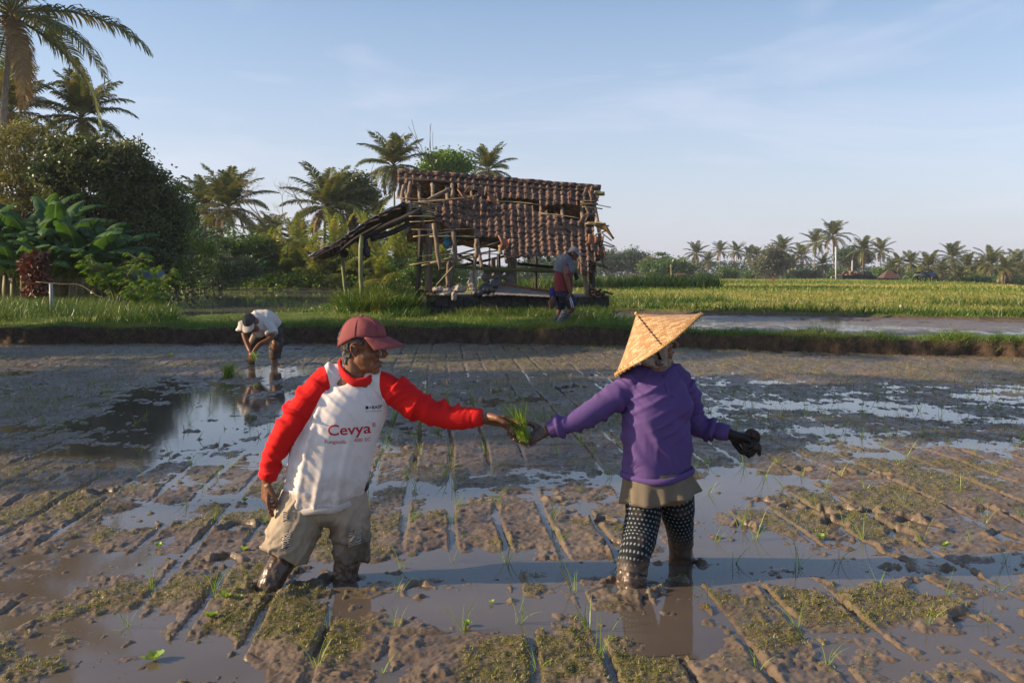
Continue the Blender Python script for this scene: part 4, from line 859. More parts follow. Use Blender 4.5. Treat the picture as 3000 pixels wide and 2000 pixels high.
# platform of blocks
B = MB(); x0, x1 = HP(1243, 900, 24.6).x, HP(1782, 900, 24.6).x; zt = HP(1500, 868, 24.6).z; zb = -0.25
rows = 3; hh = (zt - zb) / rows
for r in range(rows):
    x = x0 + (0.16 if r % 2 else 0) - .16
    while x < x1 - .02:
        l = min(g.uniform(.36, .46), x1 - x); 
        if l > .06: B.box(((max(x, x0) + x + l) / 2, -.75 + g.uniform(-.012, .012), zb + hh * (r + .5)), (x + l - max(x, x0) - .014, .30, hh - .014), a=0)
        x += l
B.box(((x0 + x1) / 2, .75, (zt + zb) / 2 - .012), (x1 - x0 - .03, 2.7, zt - zb - .03)); bm_ = B
V, F = B.arrays(); V = V + np.stack([fbm3(V[:, 0] * 9, V[:, 1] * 9, V[:, 2] * 9, 2, s) for s in (1, 2, 3)], 1) * .010
pl = link('platform', mesh('platform', V, F, [BLK], False), hut)
S = MB(); S.box(((x0 + x1) / 2, .72, zt + .005), (x1 - x0 + .04, 2.78, .03)); 
pc = hpart(S, 'platform_slab', GREYC, False); pc['label'] = 'pale cement slab edge on top of the platform'
C = MB(); C.box((x0 + .03, -.62, (zt + zb) / 2 + .01), (.10, .6, zt - zb)); hpart(C, 'corner_stone', GREYC, False)
# posts
def post(px, y0, y1, Y, r, mat, name='post', px1=None, lab=None, sq=False):
    a = HP(px, y0, Y); b = HP(px1 or px, y1, Y); M = MB(); n = 6; p = [a + (b - a) * (i / n) + Vector((g.normal() * .008, g.normal() * .008, 0)) for i in range(n + 1)]
    M.tube(p, [r * (1 + g.uniform(-.08, .08)) for _ in p], 4 if sq else 8, sx=None); o = hpart(M, name, mat, not sq)
    if lab: o['label'] = lab
    return o
for (px, a, b, Y, r, mt_, p1, sq) in [(1233, 672, 868, 24.5, .062, WOODD, 1222, True), (1258, 655, 870, 24.9, .085, WOODG, 1255, True), (1316, 760, 868, 24.4, .05, WOODG, 1310, False), (1325, 770, 868, 25.2, .05, WOODG, 1322, False), (1393, 745, 868, 24.3, .045, WOODG, 1385, False), (1445, 755, 866, 26.6, .06, WOODG, 1447, True), (1500, 745, 862, 26.2, .12, WOODG, 1500, True),
        (1711, 790, 872, 24.3, .055, WOODG, 1722, False), (1737, 765, 872, 24.6, .08, WOODD, 1731, True), (1460, 745, 860, 27.0, .05, WOODD, None, True), (1570, 745, 862, 27.2, .04, WOODD, None, False), (1661, 745, 862, 27.2, .04, WOODD, None, False)]:
    post(px, a, b, Y, r, mt_, 'post', p1, None, sq)
# roof surface, a function of u (0 left .. 1 right) and v (0 ridge .. 1 eave)
RL, RR = HP(1166, 508, 26.4), HP(1752, 556, 26.6); EL, ER = HP(1172, 745, 24.05), HP(1764, 762, 24.2)
def roofp(u, v): 
    a = RL.lerp(RR, u); b = EL.lerp(ER, u); p = a.lerp(b, v); p.z += 0.05 * math.sin(u * 9) * v + .04 * math.sin(u * 23 + v * 4) * (1 - abs(2 * v - 1)) - .15 * math.sin(math.pi * v) * (0.6 + .4 * math.sin(u * 5)); return p
UP_LOW = [(1160, 537), (1340, 543), (1358, 562), (1400, 556), (1430, 584), (1520, 592), (1600, 602), (1690, 612), (1700, 600), (1745, 585)]
LOWP = [(1270, 588), (1385, 583), (1440, 603), (1559, 614), (1605, 632), (1650, 637), (1712, 655), (1728, 672), (1734, 765), (1697, 765), (1697, 757), (1485, 757), (1485, 702), (1389, 697), (1389, 676), (1315, 666), (1266, 645)]
def inside(x, y, poly):
    c = False; j = len(poly) - 1
    for i in range(len(poly)):
        xi, yi = poly[i]; xj, yj = poly[j]
        if (yi > y) != (yj > y) and x < (xj - xi) * (y - yi) / (yj - yi) + xi: c = not c
        j = i
    return c
def tile_shape(M, o, ux, dn, nr, w, l, m=0, rnd=0.0):
    """one S-profile pantile: ux across, dn down the slope, nr outward"""
    k = 8; V = []
    for t in (0, 1):
        for i in range(k + 1):
            s = i / k; bulge = .36 * math.sin(s * 2 * math.pi * .98 + .5) * w + (.12 * w if s > .85 else 0)
            V.append(o + ux * (s - .5) * w * 1.08 + dn * (l * (t - .5) * 1.12) + nr * (bulge * .33 + (.028 if t else .0)))
    V = [np.array(v) for v in V]; n = k + 1
    und = [v - np.array(nr) * .016 for v in V]; V += und; b = 2 * n
    Q = [[i, n + i, n + i + 1, i + 1] for i in range(k)] + [[b + i, b + i + 1, b + n + i + 1, b + n + i] for i in range(k)] + [[n + i, b + n + i, b + n + i + 1, n + i + 1] for i in range(k)] + [[0, b, b + n, n], [k, n + k, b + n + k, b + k]]
    M.add(V, Q, m=m)
TU, TL = MB(), MB(); NU, NV = 27, 14; W = (RR - RL).length / NU; LL = (EL - RL).length / NV
loose = []
for j in range(NV + 3):
    for i in range(NU):
        u = (i + .5) / NU + g.uniform(-.002, .002); v = (j + .5) / NV; p = roofp(u, v); qx, qy = to_px(*(np.array([c]) for c in (p + hut.location)))
        qx, qy = float(qx[0]), float(qy[0]); up_ = qy < np.interp(qx, [q[0] for q in UP_LOW], [q[1] for q in UP_LOW]); low = inside(qx, qy, LOWP) or (qx > 1692 and qx < 1722 and 760 < qy < 795)
        if not (up_ or low): continue
        p2 = roofp(u + .01, v); p3 = roofp(u, v + .02); ux = (p2 - p).normalized(); dn = (p3 - p).normalized(); nr = ux.cross(dn).normalized(); nr = nr if nr.z > 0 else -nr
        a = g.normal() * .035; ux2 = (ux * math.cos(a) + dn * math.sin(a)); dn2 = (dn * math.cos(a) - ux * math.sin(a)); dn2 = (dn2 + nr * g.normal() * .03).normalized()

        tile_shape(TU if up_ and not low else TL, p + nr * (.05 + g.uniform(-.006, .01)), ux2, dn2, nr, W, LL, m=0)
hpart(TU, 'upper_roof_tiles', TILE); hpart(TL, 'lower_roof_tiles', TILE)
# ridge caps
Rg = MB()
for i in range(24):
    a = RL.lerp(RR, i / 24 + .004); b = RL.lerp(RR, (i + 1) / 24 + .012); z = Vector((0, 0, .06 + g.uniform(-.01, .01))); a = a + z; b = b + z
    Rg.tube([a, b], [(.125, .07), (.14, .08)], 10, up=(0, 0, 1))
hpart(Rg, 'ridge_tiles', TILE)
# slipped single tiles
for (px, py, Y, ang, tl, m_) in [(1375, 553, 24.9, .5, .5, TILE), (1356, 572, 24.7, -.5, .6, TILEN), (1400, 578, 24.8, .2, .3, TILE), (1440, 583, 24.8, -.3, .5, TILEN), (1412, 560, 24.9, .1, .2, TILE), (1475, 707, 24.0, -.35, .5, TILEN), (1480, 715, 24.1, .2, .3, TILEN), (1718, 632, 24.8, .6, .2, TILE), (1728, 620, 24.8, -.3, .3, TILE), (1712, 640, 24.7, .4, .2, TILE), (1735, 700, 24.3, .1, .3, TILEN), (1742, 722, 24.2, -.1, .2, TILE), (1756, 706, 24.4, .2, .3, TILE), (1760, 735, 24.3, -.1, .1, TILE), (1706, 775, 24.1, .1, .1, TILE), (1712, 792, 24.1, -.1, .1, TILE), (1733, 785, 24.3, .0, .1, TILE), (1748, 750, 24.3, .1, .1, TILE), (1722, 560, 25.9, .3, .1, TILE), (1738, 575, 25.8, -.2, .2, TILE)]:
    M = MB(); o = HP(px, py, Y); ux = Vector((math.cos(ang), 0, math.sin(ang))); dn = Vector((-math.sin(ang) * .8, -.45 - tl * .3, -math.cos(ang) * .8)).normalized(); nr = ux.cross(dn).normalized(); nr = nr if nr.y < 0 else -nr
    tile_shape(M, o, ux, dn, nr, W * 1.0, LL * 1.15); hpart(M, 'slipped_tile', m_)
# dark back slope of the roof, seen from inside through the gaps
M = MB(); a, b = RL + Vector((0, .03, 0)), RR + Vector((0, .03, 0)); c, d = RR + Vector((0, 2.2, -1.7)), RL + Vector((0, 2.2, -1.7)); nseg = 30
V = []; Q = []
for i in range(nseg + 1):
    t = i / nseg; dz = .03 * math.sin(t * nseg * math.pi * .5)
    V += [a.lerp(b, t) + Vector((0, 0, dz)), a.lerp(b, t).lerp(d.lerp(c, t), .5) + Vector((0, 0, dz)), d.lerp(c, t) + Vector((0, 0, dz))]
for i in range(nseg):
    for k in range(2): Q.append([i * 3 + k, i * 3 + k + 1, i * 3 + k + 4, i * 3 + k + 3])
V2 = [v + Vector((0, 0, -.03)) for v in V]; nV = len(V); M.add([tuple(v) for v in V + V2], Q + [[q + nV for q in reversed(f)] for f in Q]); hpart(M, 'back_roof_tiles', TILE)
# rafters running down the slope and sticking out under the missing tiles
for (u, v0, v1, r) in [(.03, -.01, .62, .05), (.10, -.01, .66, .045), (.235, -.01, .9, .05), (.36, -.01, 1.1, .045), (.49, 0, 1.0, .045), (.60, 0, 1.0, .045), (.70, 0, 1.0, .045), (.80, 0, 1.0, .045), (.90, 0, 1.0, .045), (.975, 0, 1.05, .05)]:
    M = MB(); pts = [roofp(u + (v1 * .006) * k, v0 + (v1 - v0) * k / 6) + Vector((g.normal() * .01, .045, -.065)) for k in range(7)]; M.tube(pts, [r * g.uniform(.9, 1.1) for _ in pts], 7); hpart(M, 'rafter', WOODG)
# thick hanging broken rafters at the left
for (p0, p1, r, m_) in [((1200, 592, 24.9), (1190, 688, 24.6), .055, WOODG), ((1272, 655, 24.3), (1289, 790, 24.2), .055, WOODG), ((1328, 680, 24.3), (1336, 780, 24.3), .055, WOODG), ((1394, 700, 24.1), (1398, 755, 24.1), .055, WOODG), ((1464, 718, 24.1), (1468, 745, 24.1), .05, BAMB), ((1183, 540, 25.6), (1175, 600, 25.4), .05, WOODG), ((1320, 552, 25.4), (1195, 612, 25.1), .05, WOODG), ((1203, 535, 25.8), (1196, 600, 25.5), .05, WOODG), ((1265, 540, 25.8), (1268, 590, 25.3), .05, WOODG), ((1325, 542, 25.8), (1327, 585, 25.3), .05, WOODG), ((1265, 580, 26.5), (1250, 655, 26.2), .04, WOODD)]:
    M = MB(); a, b = HP(*p0), HP(*p1); M.tube([a + (b - a) * t + Vector((g.normal() * .012, 0, g.normal() * .012)) for t in np.linspace(0, 1, 6)], [r, r * 1.1, r, r * .95, r, r * .6], 7); hpart(M, 'rafter', m_)
# beams
for (p0, p1, r, m_) in [((1185, 605, 26.0), (1730, 640, 26.2), .05, WOODD), ((1235, 625, 25.9), (1735, 655, 26.1), .055, WOODD), ((1205, 626, 24.8), (1265, 632, 24.8), .07, BAMG), ((1230, 775, 25.8), (1735, 800, 25.8), .035, BAMG), ((1380, 785, 25.2), (1700, 790, 25.2), .045, BAMG), ((1515, 772, 26.0), (1740, 790, 26.0), .04, WOODD), ((1340, 745, 26.4), (1440, 785, 26.2), .035, WOODD), ((1235, 680, 24.9), (1735, 735, 24.9), .05, WOODD), ((1740, 563, 26.3), (1771, 567, 26.3), .055, BAMG), ((1170, 522, 26.2), (1760, 565, 26.4), .05, WOODD), ((1285, 790, 26.6), (1500, 745, 27.2), .035, WOODD)]:
    M = MB(); a, b = HP(*p0), HP(*p1); M.tube([a + (b - a) * t + Vector((0, 0, -.02 * math.sin(t * 3.1))) for t in np.linspace(0, 1, 7)], r, 8); hpart(M, 'beam', m_)
# thin bamboo battens jutting past the roof on both sides and over the gaps
BT = [((1160, 580), (1345, 586)), ((1185, 596), (1420, 572)), ((1190, 600), (1300, 605)), ((1200, 604), (1290, 628)), ((1198, 634), (1275, 636)), ((1200, 650), (1275, 646)), ((1205, 672), (1395, 670)), ((1210, 694), (1330, 678)), ((1258, 693), (1395, 694)), ((1355, 575), (1440, 570)), ((1440, 590), (1580, 600)), ((1585, 625), (1700, 640)), ((1180, 755), (1482, 745)), ((1200, 776), (1440, 735)), ((1235, 778), (1400, 752)), ((1300, 760), (1465, 707)), ((1260, 770), (1480, 730)), ((1330, 748), (1458, 712)), ((1195, 768), (1370, 757)), ((1278, 835), (1345, 760)), ((1285, 828), (1330, 768)),
      ((1700, 588), (1745, 589)), ((1700, 592), (1790, 608)), ((1705, 606), (1765, 612)), ((1700, 600), (1752, 597)), ((1715, 655), (1785, 662)), ((1760, 680), (1792, 705)), ((1750, 700), (1800, 722)), ((1755, 715), (1795, 724)), ((1755, 738), (1790, 748)), ((1720, 760), (1790, 790)), ((1725, 770), (1780, 785)), ((1720, 652), (1775, 655)), ((1700, 755), (1772, 748)), ((1740, 690), (1775, 676)), ((1715, 745), (1800, 768)), ((1180, 590), (1290, 600)), ((1186, 598), (1280, 618)), ((1190, 610), (1280, 606))]
for i, (a, b) in enumerate(BT):
    M = MB(); Y = 24.35 if a[1] > 620 else 24.9; A, Bp = HP(a[0], a[1], Y + g.uniform(-.1, .1)), HP(b[0], b[1], Y + g.uniform(-.1, .1)); sag = g.uniform(-.03, .05) * (Bp - A).length * .4; M.tube([A + (Bp - A) * t + Vector((0, 0, sag * math.sin(t * 3.14))) for t in np.linspace(0, 1, 7)], g.uniform(.011, .02), 5); hpart(M, 'batten', BAMB if i % 3 else WOODG)
for k in range(5):   # torn dry leaf strips at the right corner
    M = MB(); a = HP(1738 + k * 4, 658 + k * 3, 24.4); b = HP(1775 + k * 3, 662 + k * 6, 24.3); c = HP(1782 + k * 4, 680 + k * 5, 24.3); M.tube(spline([a, (a + b) / 2 + Vector((0, 0, .06)), b, c], 8), [(.004, .03)] * 8, 5); hpart(M, 'dry_strip', STRAW)
# lean-to roof on the left: two layers of old boards over logs
LT = MB(); path = [(1188, 597, 25.0), (1120, 632, 24.9), (1060, 668, 24.8), (1000, 706, 24.7), (920, 746, 24.6)]
pts = [HP(*q) for q in path]
def sheet(M, off, w0, w1, zj, th, wav=0.0):
    P0 = spline([p + Vector((0, 0, off)) for p in pts], 26); V = []; n = 11
    for i, p in enumerate(P0):
        for j in range(n):
            y = w0 + (w1 - w0) * j / (n - 1); e = g.normal() * zj; V.append((p[0] + e, p[1] + y, p[2] + wav * math.sin(j * 2.4 + i * .2) + g.normal() * zj * .3))
    Q = [[i * n + j, i * n + j + 1, (i + 1) * n + j + 1, (i + 1) * n + j] for i in range(25) for j in range(n - 1)]; V = np.array(V); m_ = len(V)
    V = np.vstack([V, V - np.array([0, 0, th])]); Q2 = [[q + m_ for q in reversed(f)] for f in Q]
    rim = [i * n for i in range(26)] + [25 * n + j for j in range(1, n)] + [i * n + n - 1 for i in range(24, -1, -1)] + [j for j in range(n - 2, 0, -1)]
    Q3 = [[rim[k], rim[k] + m_, rim[(k + 1) % len(rim)] + m_, rim[(k + 1) % len(rim)]] for k in range(len(rim))]; M.add(V, Q + Q2 + Q3)
TIN = simple('bluish roofing sheet', (.22, .24, .27), .45, .3, 6, .3, 12); RUST = simple('rotten roof layer', (.06, .038, .03), .85, .6, 7, .9, 16, bd=.03)
sheet(LT, .03, -.35, 1.5, .02, .02, .02); hpart(LT, 'lean_to_sheet', TIN)
LT = MB(); sheet(LT, -.02, -.42, 1.45, .035, .07, .03); hpart(LT, 'lean_to_boards', RUST)
for (a, b, c, r) in [((1235, 618, 24.6), (1110, 672, 24.5), (1045, 705, 24.5), .085), ((1230, 640, 24.7), (1150, 680, 24.6), (1085, 700, 24.5), .07), ((1060, 690, 24.4), (1000, 720, 24.4), (965, 742, 24.4), .06), ((1120, 655, 24.35), (1040, 700, 24.3), (985, 745, 24.3), .035)]:
    M = MB(); M.tube(spline([HP(*a), HP(*b), HP(*c)], 10), [r * g.uniform(.9, 1.1) for _ in range(10)], 8); hpart(M, 'lean_to_log', WOODD)
for k in range(6):
    a = HP(965 + k * 12, 735 - k * 5, 24.3); M = MB(); M.tube([a, a + Vector((-.05 + g.normal() * .03, 0, -.12 - g.uniform(0, .1)))], [.03, .008], 5); hpart(M, 'torn_board', RUST)
post(1057, 690, 924, 24.3, .055, BAMG, 'bamboo_post', 1059, 'green bamboo post nearest the viewer'); post(1004, 735, 882, 26.0, .05, BAMG, 'bamboo_post', 1012)
M = MB(); M.ball(HP(1008, 742, 26), (.12, .1, .12), 8); hpart(M, 'rope_knot', RUST)
# centre hearth wall of sacks and blocks, stored things on the platform
M = MB()
for r in range(4):
    for k in range(3): M.ball(HP(1425 + k * 32 + (r % 2) * 6, 853 - r * 20, 25.6), (.15, .12, .095), 10)
V, F = remesh(M, .02, 3); tg = lambda *a, **k: thing(*a, **k)
link('sack_wall', mesh('sack_wall', V, F, [GREYC]), None, hut.location, 'grey stack of lumpy sacks at the back of the hut platform', 'sack stack')
def cloth_lump(name, pts, mat, label, cat, seed, amp=.03, vox=.014):
    M = MB()
    for (px, py, Y, rx, ry, rz) in pts: M.ball(P(px, py, Y), (rx, ry, rz), 10)
    V, F = remesh(M, vox, 4); N = vnormals(V, F); d = 1 - np.abs(fbm3(V[:, 0] * 7, V[:, 1] * 7, V[:, 2] * 7, 3, seed)) * 3; V = V + N * (d * amp)[:, None]
    return link(name, mesh(name, V, F, [mat]), None, None, label, cat)
cloth_lump('crumpled_sack', [(1285, 848, 24.4, .16, .14, .07), (1310, 852, 24.4, .2, .16, .07), (1345, 846, 24.4, .18, .14, .08), (1300, 862, 24.3, .2, .12, .05), (1330, 868, 24.25, .06, .08, .1)], PLAST, 'crumpled whitish sack lying on the left of the platform', 'sack', 5)
cloth_lump('hanging_sack', [(1386, 805, 24.3, .12, .03, .13), (1385, 830, 24.3, .13, .035, .13), (1387, 845, 24.3, .10, .035, .06)], PLAST, 'pale grey sack hanging against the hut post', 'sack', 6, .012)
cloth_lump('dark_tarpaulin', [(1400, 858, 24.3, .16, .14, .07), (1425, 846, 24.4, .17, .14, .11), (1445, 830, 24.5, .13, .14, .12), (1455, 822, 24.6, .08, .12, .08), (1435, 866, 24.2, .2, .1, .03)], simple('dark tarpaulin', (.06, .062, .07), .5, .4, 5, .5, 12), 'dark grey tarpaulin heaped in the middle of the platform', 'tarpaulin', 7, .025)
cloth_lump('blue_bag', [(1308, 715, 24.6, .11, .07, .10), (1307, 700, 24.6, .08, .06, .10), (1309, 685, 24.6, .03, .03, .08)], simple('blue plastic', (.02, .16, .24), .35, .3, 8, .4, 20), 'blue plastic bag hanging from a rafter in the hut', 'bag', 8, .012)
cloth_lump('black_bag', [(1074, 735, 24.4, .10, .06, .13), (1072, 715, 24.4, .06, .05, .12), (1076, 748, 24.4, .08, .05, .06)], simple('black plastic', (.012, .012, .013), .4, .3, 8), 'black plastic bag hanging beside the nearest bamboo post', 'bag', 9, .01)
M = MB(); a, b, c, d = P(1448, 862, 24.1), P(1625, 870, 24.1), P(1625, 856, 25.2), P(1462, 834, 25.0); V = []; n = 24
for i in range(n + 1):
    for j in range(2): t = i / n; q = a.lerp(b, t) if j == 0 else d.lerp(c, t); V.append(q + Vector((0, 0, .008 * math.sin(i * 2.6))))
V2 = [v - Vector((0, 0, .012)) for v in V]; k = len(V); Q = [[2 * i, 2 * i + 2, 2 * i + 3, 2 * i + 1] for i in range(n)]; M.add([tuple(v) for v in V + V2], Q + [[q + k for q in reversed(f)] for f in Q]); M.build('metal_sheet', simple('dull roofing metal', (.32, .29, .27), .5, .3, 4, .2, 9), None, label='pale corrugated metal sheet lying tilted on the platform', cat='metal sheet')
M = MB(); M.tube([P(1462, 833, 25.0), P(1628, 855, 25.1)], .03, 6); M.build('rust_pole', simple('rusty iron', (.26, .09, .04), .8), None, label='rusty orange bar along the back of the metal sheet', cat='bar')
M = MB()
for k in range(10): M.box(P(1364 - k * .3, 835 - k * 4.6 + 12, 26.3), (.55, .03, .035), a=0)
M.build('slat_panel', WOODD, hut)
for (cx, cy, nn, lab) in [(1760, 866, 9, 'heap of fallen clay tiles on the right end of the platform'), (1255, 862, 7, 'heap of dark clay tiles on the left end of the platform')]:
    T = MB()
    for k in range(nn):
        an = g.uniform(-.6, .6); ux = Vector((math.cos(an), g.uniform(-.4, .4), math.sin(an) * .4)).normalized(); dn = Vector((g.uniform(-.5, .5), -.9, g.uniform(-.1, .2))).normalized(); nr = ux.cross(dn).normalized(); nr = nr if nr.z > 0 else -nr
        tile_shape(T, P(cx + g.uniform(-22, 22), cy + 2 - k * 1.9, 24.4), ux, dn, nr, W, LL * 1.3)
    T.build('tile_heap', [TILE], None, label=lab, cat='tile heap')
M = MB(); M.ball(P(1757, 946, 21.5), (.13, .1, .09), 10); V, F = remesh(M, .02, 1); N = vnormals(V, F); V += N * (fbm3(V[:, 0] * 9, V[:, 1] * 9, V[:, 2] * 9, 3, 3) * .04)[:, None]; link('coconut_husk', mesh('coconut_husk', V, F, [simple('old husk', (.13, .085, .05), .95, .4, 20, .8, 40)]), None, None, 'brown fibrous husk lying in the grass right of the walking man', 'husk')
# ---------------------------------------------------------------- things far out in the field
def FPn(px, py, Y): return P(px, py, Y)
Yt = 125.0; k_ = Yt / FPX
tx = P(2505, 800, Yt).x; tz = land_z(tx, Yt); tr_ = thing('pickup_truck', 'dark pickup truck loaded with poles and sacks parked beyond the field', 'truck', (tx, Yt, tz)); tr_.scale = (.85, .85, .85)
DARK = simple('dark truck paint', (.02, .02, .024), .4, .3, 3); GLASS = simple('dark glass', (.03, .035, .04), .1, .1, 3); RUB = simple('tyre rubber', (.015, .015, .015), .8)
M = MB(); M.box((-.5, 0, .75), (3.2, 1.5, .42)); M.box((-.5, -.72, 1.08), (3.2, .06, .3)); M.box((-.5, .72, 1.08), (3.2, .06, .3)); M.box((-2.1, 0, 1.08), (.06, 1.4, .3)); M.build('cargo_bed', DARK, tr_, False)
M = MB(); V = [(x, y, z) for y in (-.75, .75) for (x, z) in ((1.05, .5), (3.0, .5), (3.0, 1.0), (2.45, 1.15), (2.0, 1.75), (1.05, 1.78))]; M.add(V, [[0, 1, 2, 3], [0, 3, 4, 5], [9, 8, 7, 6], [11, 10, 9, 6], [1, 7, 8, 2], [2, 8, 9, 3], [3, 9, 10, 4], [4, 10, 11, 5], [5, 11, 6, 0], [0, 6, 7, 1]]); cab = M.build('cab', DARK, tr_, False)
M = MB(); M.add([(1.2, -.76, 1.2), (2.25, -.76, 1.2), (1.95, -.76, 1.68), (1.2, -.76, 1.68), (1.2, -.78, 1.2), (2.25, -.78, 1.2), (1.95, -.78, 1.68), (1.2, -.78, 1.68)], [[4, 5, 6, 7], [0, 3, 2, 1], [0, 1, 5, 4], [1, 2, 6, 5], [2, 3, 7, 6], [3, 0, 4, 7]]); M.build('window', GLASS, cab, False)
for x in (-1.4, 2.2):
    for y in (-.7, .7):
        M = MB(); M.tube([(x, y - .1, .34), (x, y + .1, .34)], .34, 14, up=(0, 0, 1)); M.build('wheel', RUB, tr_)
M = MB()
for k in range(16): M.ball((g.uniform(-1.8, .7), g.uniform(-.5, .5), 1.15 + g.uniform(0, .5)), (.35, .3, .25), 7)
V, F = remesh(M, .08, 2); link('sack_load', mesh('sack_load', V, F, [simple('brown sacks', (.20, .13, .09), .9, .5, 3, .6, 6)]), tr_)
for (a, b) in (((-1.6, 0, 1.2), (-2.4, 0, 3.4)), ((-1.2, .1, 1.2), (-.2, .1, 4.4)), ((-2.6, -.2, 1.2), (-.6, .2, 1.5)), ((-3.2, .2, 1.1), (-1, -.2, 1.6))):
    M = MB(); M.tube([a, b], .05, 5); M.build('pole', WOODG, tr_)
def farpole(px, y0, y1, Y, r, mat, label):
    a, b = P(px, y1, Y), P(px, y0, Y); z = land_z(a.x, Y); M = MB(); M.tube([(a.x, Y, z - .1), ((a.x + b.x) / 2, Y, (z + b.z) / 2), (b.x, Y, b.z)], [r, r * .9, r * .8], 7); M.ball((b.x, Y, b.z), r * 1.3, 6); M.build('pole', mat, None, label=label, cat='pole')
WHT = simple('pale painted pole', (.5, .5, .5), .6); farpole(2449, 726, 830, 125, .11, WHT, 'tall white pole before the high palm cluster'); farpole(2497, 764, 812, 130, .10, WHT, 'shorter white pole above the pickup'); farpole(1966, 778, 845, 70, .035, BAMB, 'thin bamboo pole standing in the field right of the hut')
c = P(2604, 815, 150); t = thing('tiled_pavilion', 'little roof with brown tiles among the far palms', 'pavilion', (c.x, 150, land_z(c.x, 150))); t.scale = (.72, .72, 1)
zb_ = P(2604, 812, 150).z - t.location.z; zt_ = P(2604, 783, 150).z - t.location.z; ROOFB = simple('brown far roof', (.085, .045, .036), .8, .3, 2, .6, 5)
M = MB(); M.add([(-1.7, -1.7, zb_), (1.7, -1.7, zb_), (1.7, 1.7, zb_), (-1.7, 1.7, zb_), (-.15, 0, zt_ - .25), (.15, 0, zt_ - .25), (-2.1, -2.1, zb_ - .12), (2.1, -2.1, zb_ - .12), (2.1, 2.1, zb_ - .12), (-2.1, 2.1, zb_ - .12)], [[0, 1, 5, 4], [2, 3, 4, 5], [6, 7, 1, 0], [7, 8, 2, 1], [8, 9, 3, 2], [9, 6, 0, 3], [9, 8, 7, 6]], [[1, 2, 5], [3, 0, 4]]); M.tube([(0, 0, zt_ - .3), (0, 0, zt_)], [.12, .04], 6); M.build('roof', ROOFB, t, False)
for x in (-1.4, 1.4):
    for y in (-1.4, 1.4): M = MB(); M.tube([(x, y, -.2), (x, y, zb_)], .12, 6); M.build('post', WOODD, t)
for (px, cl, l) in ((2700, (.3, .3, .32), 'silver motorbike lying at the right end of the far field'), (2722, (.03, .06, .22), 'blue motorbike beside the silver one at the far field edge')):
    Y = 88; c = P(px, 835, Y); t = thing('motorbike', l, 'motorbike', (c.x, Y, land_z(c.x, Y)), .15, 'motorbikes left at the field edge'); pt = simple('bike paint', cl, .35)
    for x in (-.6, .6):
        W_ = MB(); th = np.linspace(0, 2 * math.pi, 15)[:-1]; V, Q, T_, U = loft([(x + .26 * math.cos(a), 0, .29 + .26 * math.sin(a)) for a in np.append(th, th[0] + 6.283)], .05, 6, up=(0, 1, 0), cap=False); W_.add(V, Q); W_.build('wheel', RUB, t)
    M = MB(); M.tube([(-.7, 0, .75), (-.2, 0, .78), (.15, 0, .62), (.45, 0, .85), (.5, 0, 1.0)], [.08, .13, .11, .09, .05], 8); M.build('body', pt, t); M = MB(); M.tube([(-.75, 0, .84), (-.2, 0, .85)], [.08, .11], 8); M.build('seat', RUB, t); M = MB(); M.tube([(.5, -.3, 1.05), (.5, 0, 1.0), (.5, .3, 1.05)], .02, 5); M.build('handlebar', RUB, t); M = MB(); M.tube([(.62, 0, .3), (.48, 0, .95)], .035, 5); M.build('fork', pt, t)
c = P(2266, 826, 100); M = MB(); zz = land_z(c.x, 100); M.tube([(c.x, 100, zz), (c.x, 100, zz + .3), (c.x, 100, zz + .48)], [.13, .12, .06], 8); M.build('red_sack', simple('red plastic', (.6, .05, .03), .6), None, label='small red sack standing in the middle of the far field', cat='sack')
for (px, py, Y, l) in ((1993, 812, 110, 'small grey field box on posts left of the far palms'), (1864, 820, 120, 'pale little field shed right of the hut')):
    c = P(px, py, Y); z = land_z(c.x, Y); t = thing('field_shelter', l, 'shelter', (c.x, Y, z)); h = c.z - z; M = MB(); M.box((0, 0, h), (.9, .8, .5)); M.build('walls', GREYC, t, False); M = MB(); M.box((0, 0, h + .3), (1.2, 1.1, .08), rot=Matrix.Rotation(.2, 3, 'X')); M.build('roof', ROOFB, t, False); M = MB(); M.tube([(0, 0, -.1), (0, 0, h - .2)], .07, 5); M.build('post', WOODD, t)
M = MB(); a = P(2637, 893, 28.5); M.tube([P(2637, 893, 28.5), P(2645, 903, 28.5), P(2658, 908, 28.4)], [(.005, .045), (.006, .05), (.004, .01)], 6); M.build('palm_spathe', simple('pale dry husk', (.45, .38, .3), .8), None, label='pale curved dry palm husk on the far bank of the second paddy', cat='husk')
# dry stick and white pipe stub on the left bank
M = MB(); M.tube(spline([P(105, 826, 25.5), P(180, 832, 25.4), P(235, 835, 25.3), P(290, 868, 25), P(340, 874, 25), P(420, 835, 25)], 24), [.014 - .0004 * i for i in range(24)], 6); M.build('fallen_branch', simple('dry branch', (.15, .115, .08), .9), None, label='long thin dry branch bent over the grass of the left bank', cat='branch')
M = MB(); p = P(150, 870, 25.8); z = land_z(p.x, 25.8); M.tube([(p.x, 25.8, z), (p.x, 25.8, P(150, 828, 25.8).z)], [.045, .045], 9); M.build('pipe', simple('white plastic pipe', (.28, .30, .33), .5), None, label='short white pipe upright in the grass of the left bank', cat='pipe')
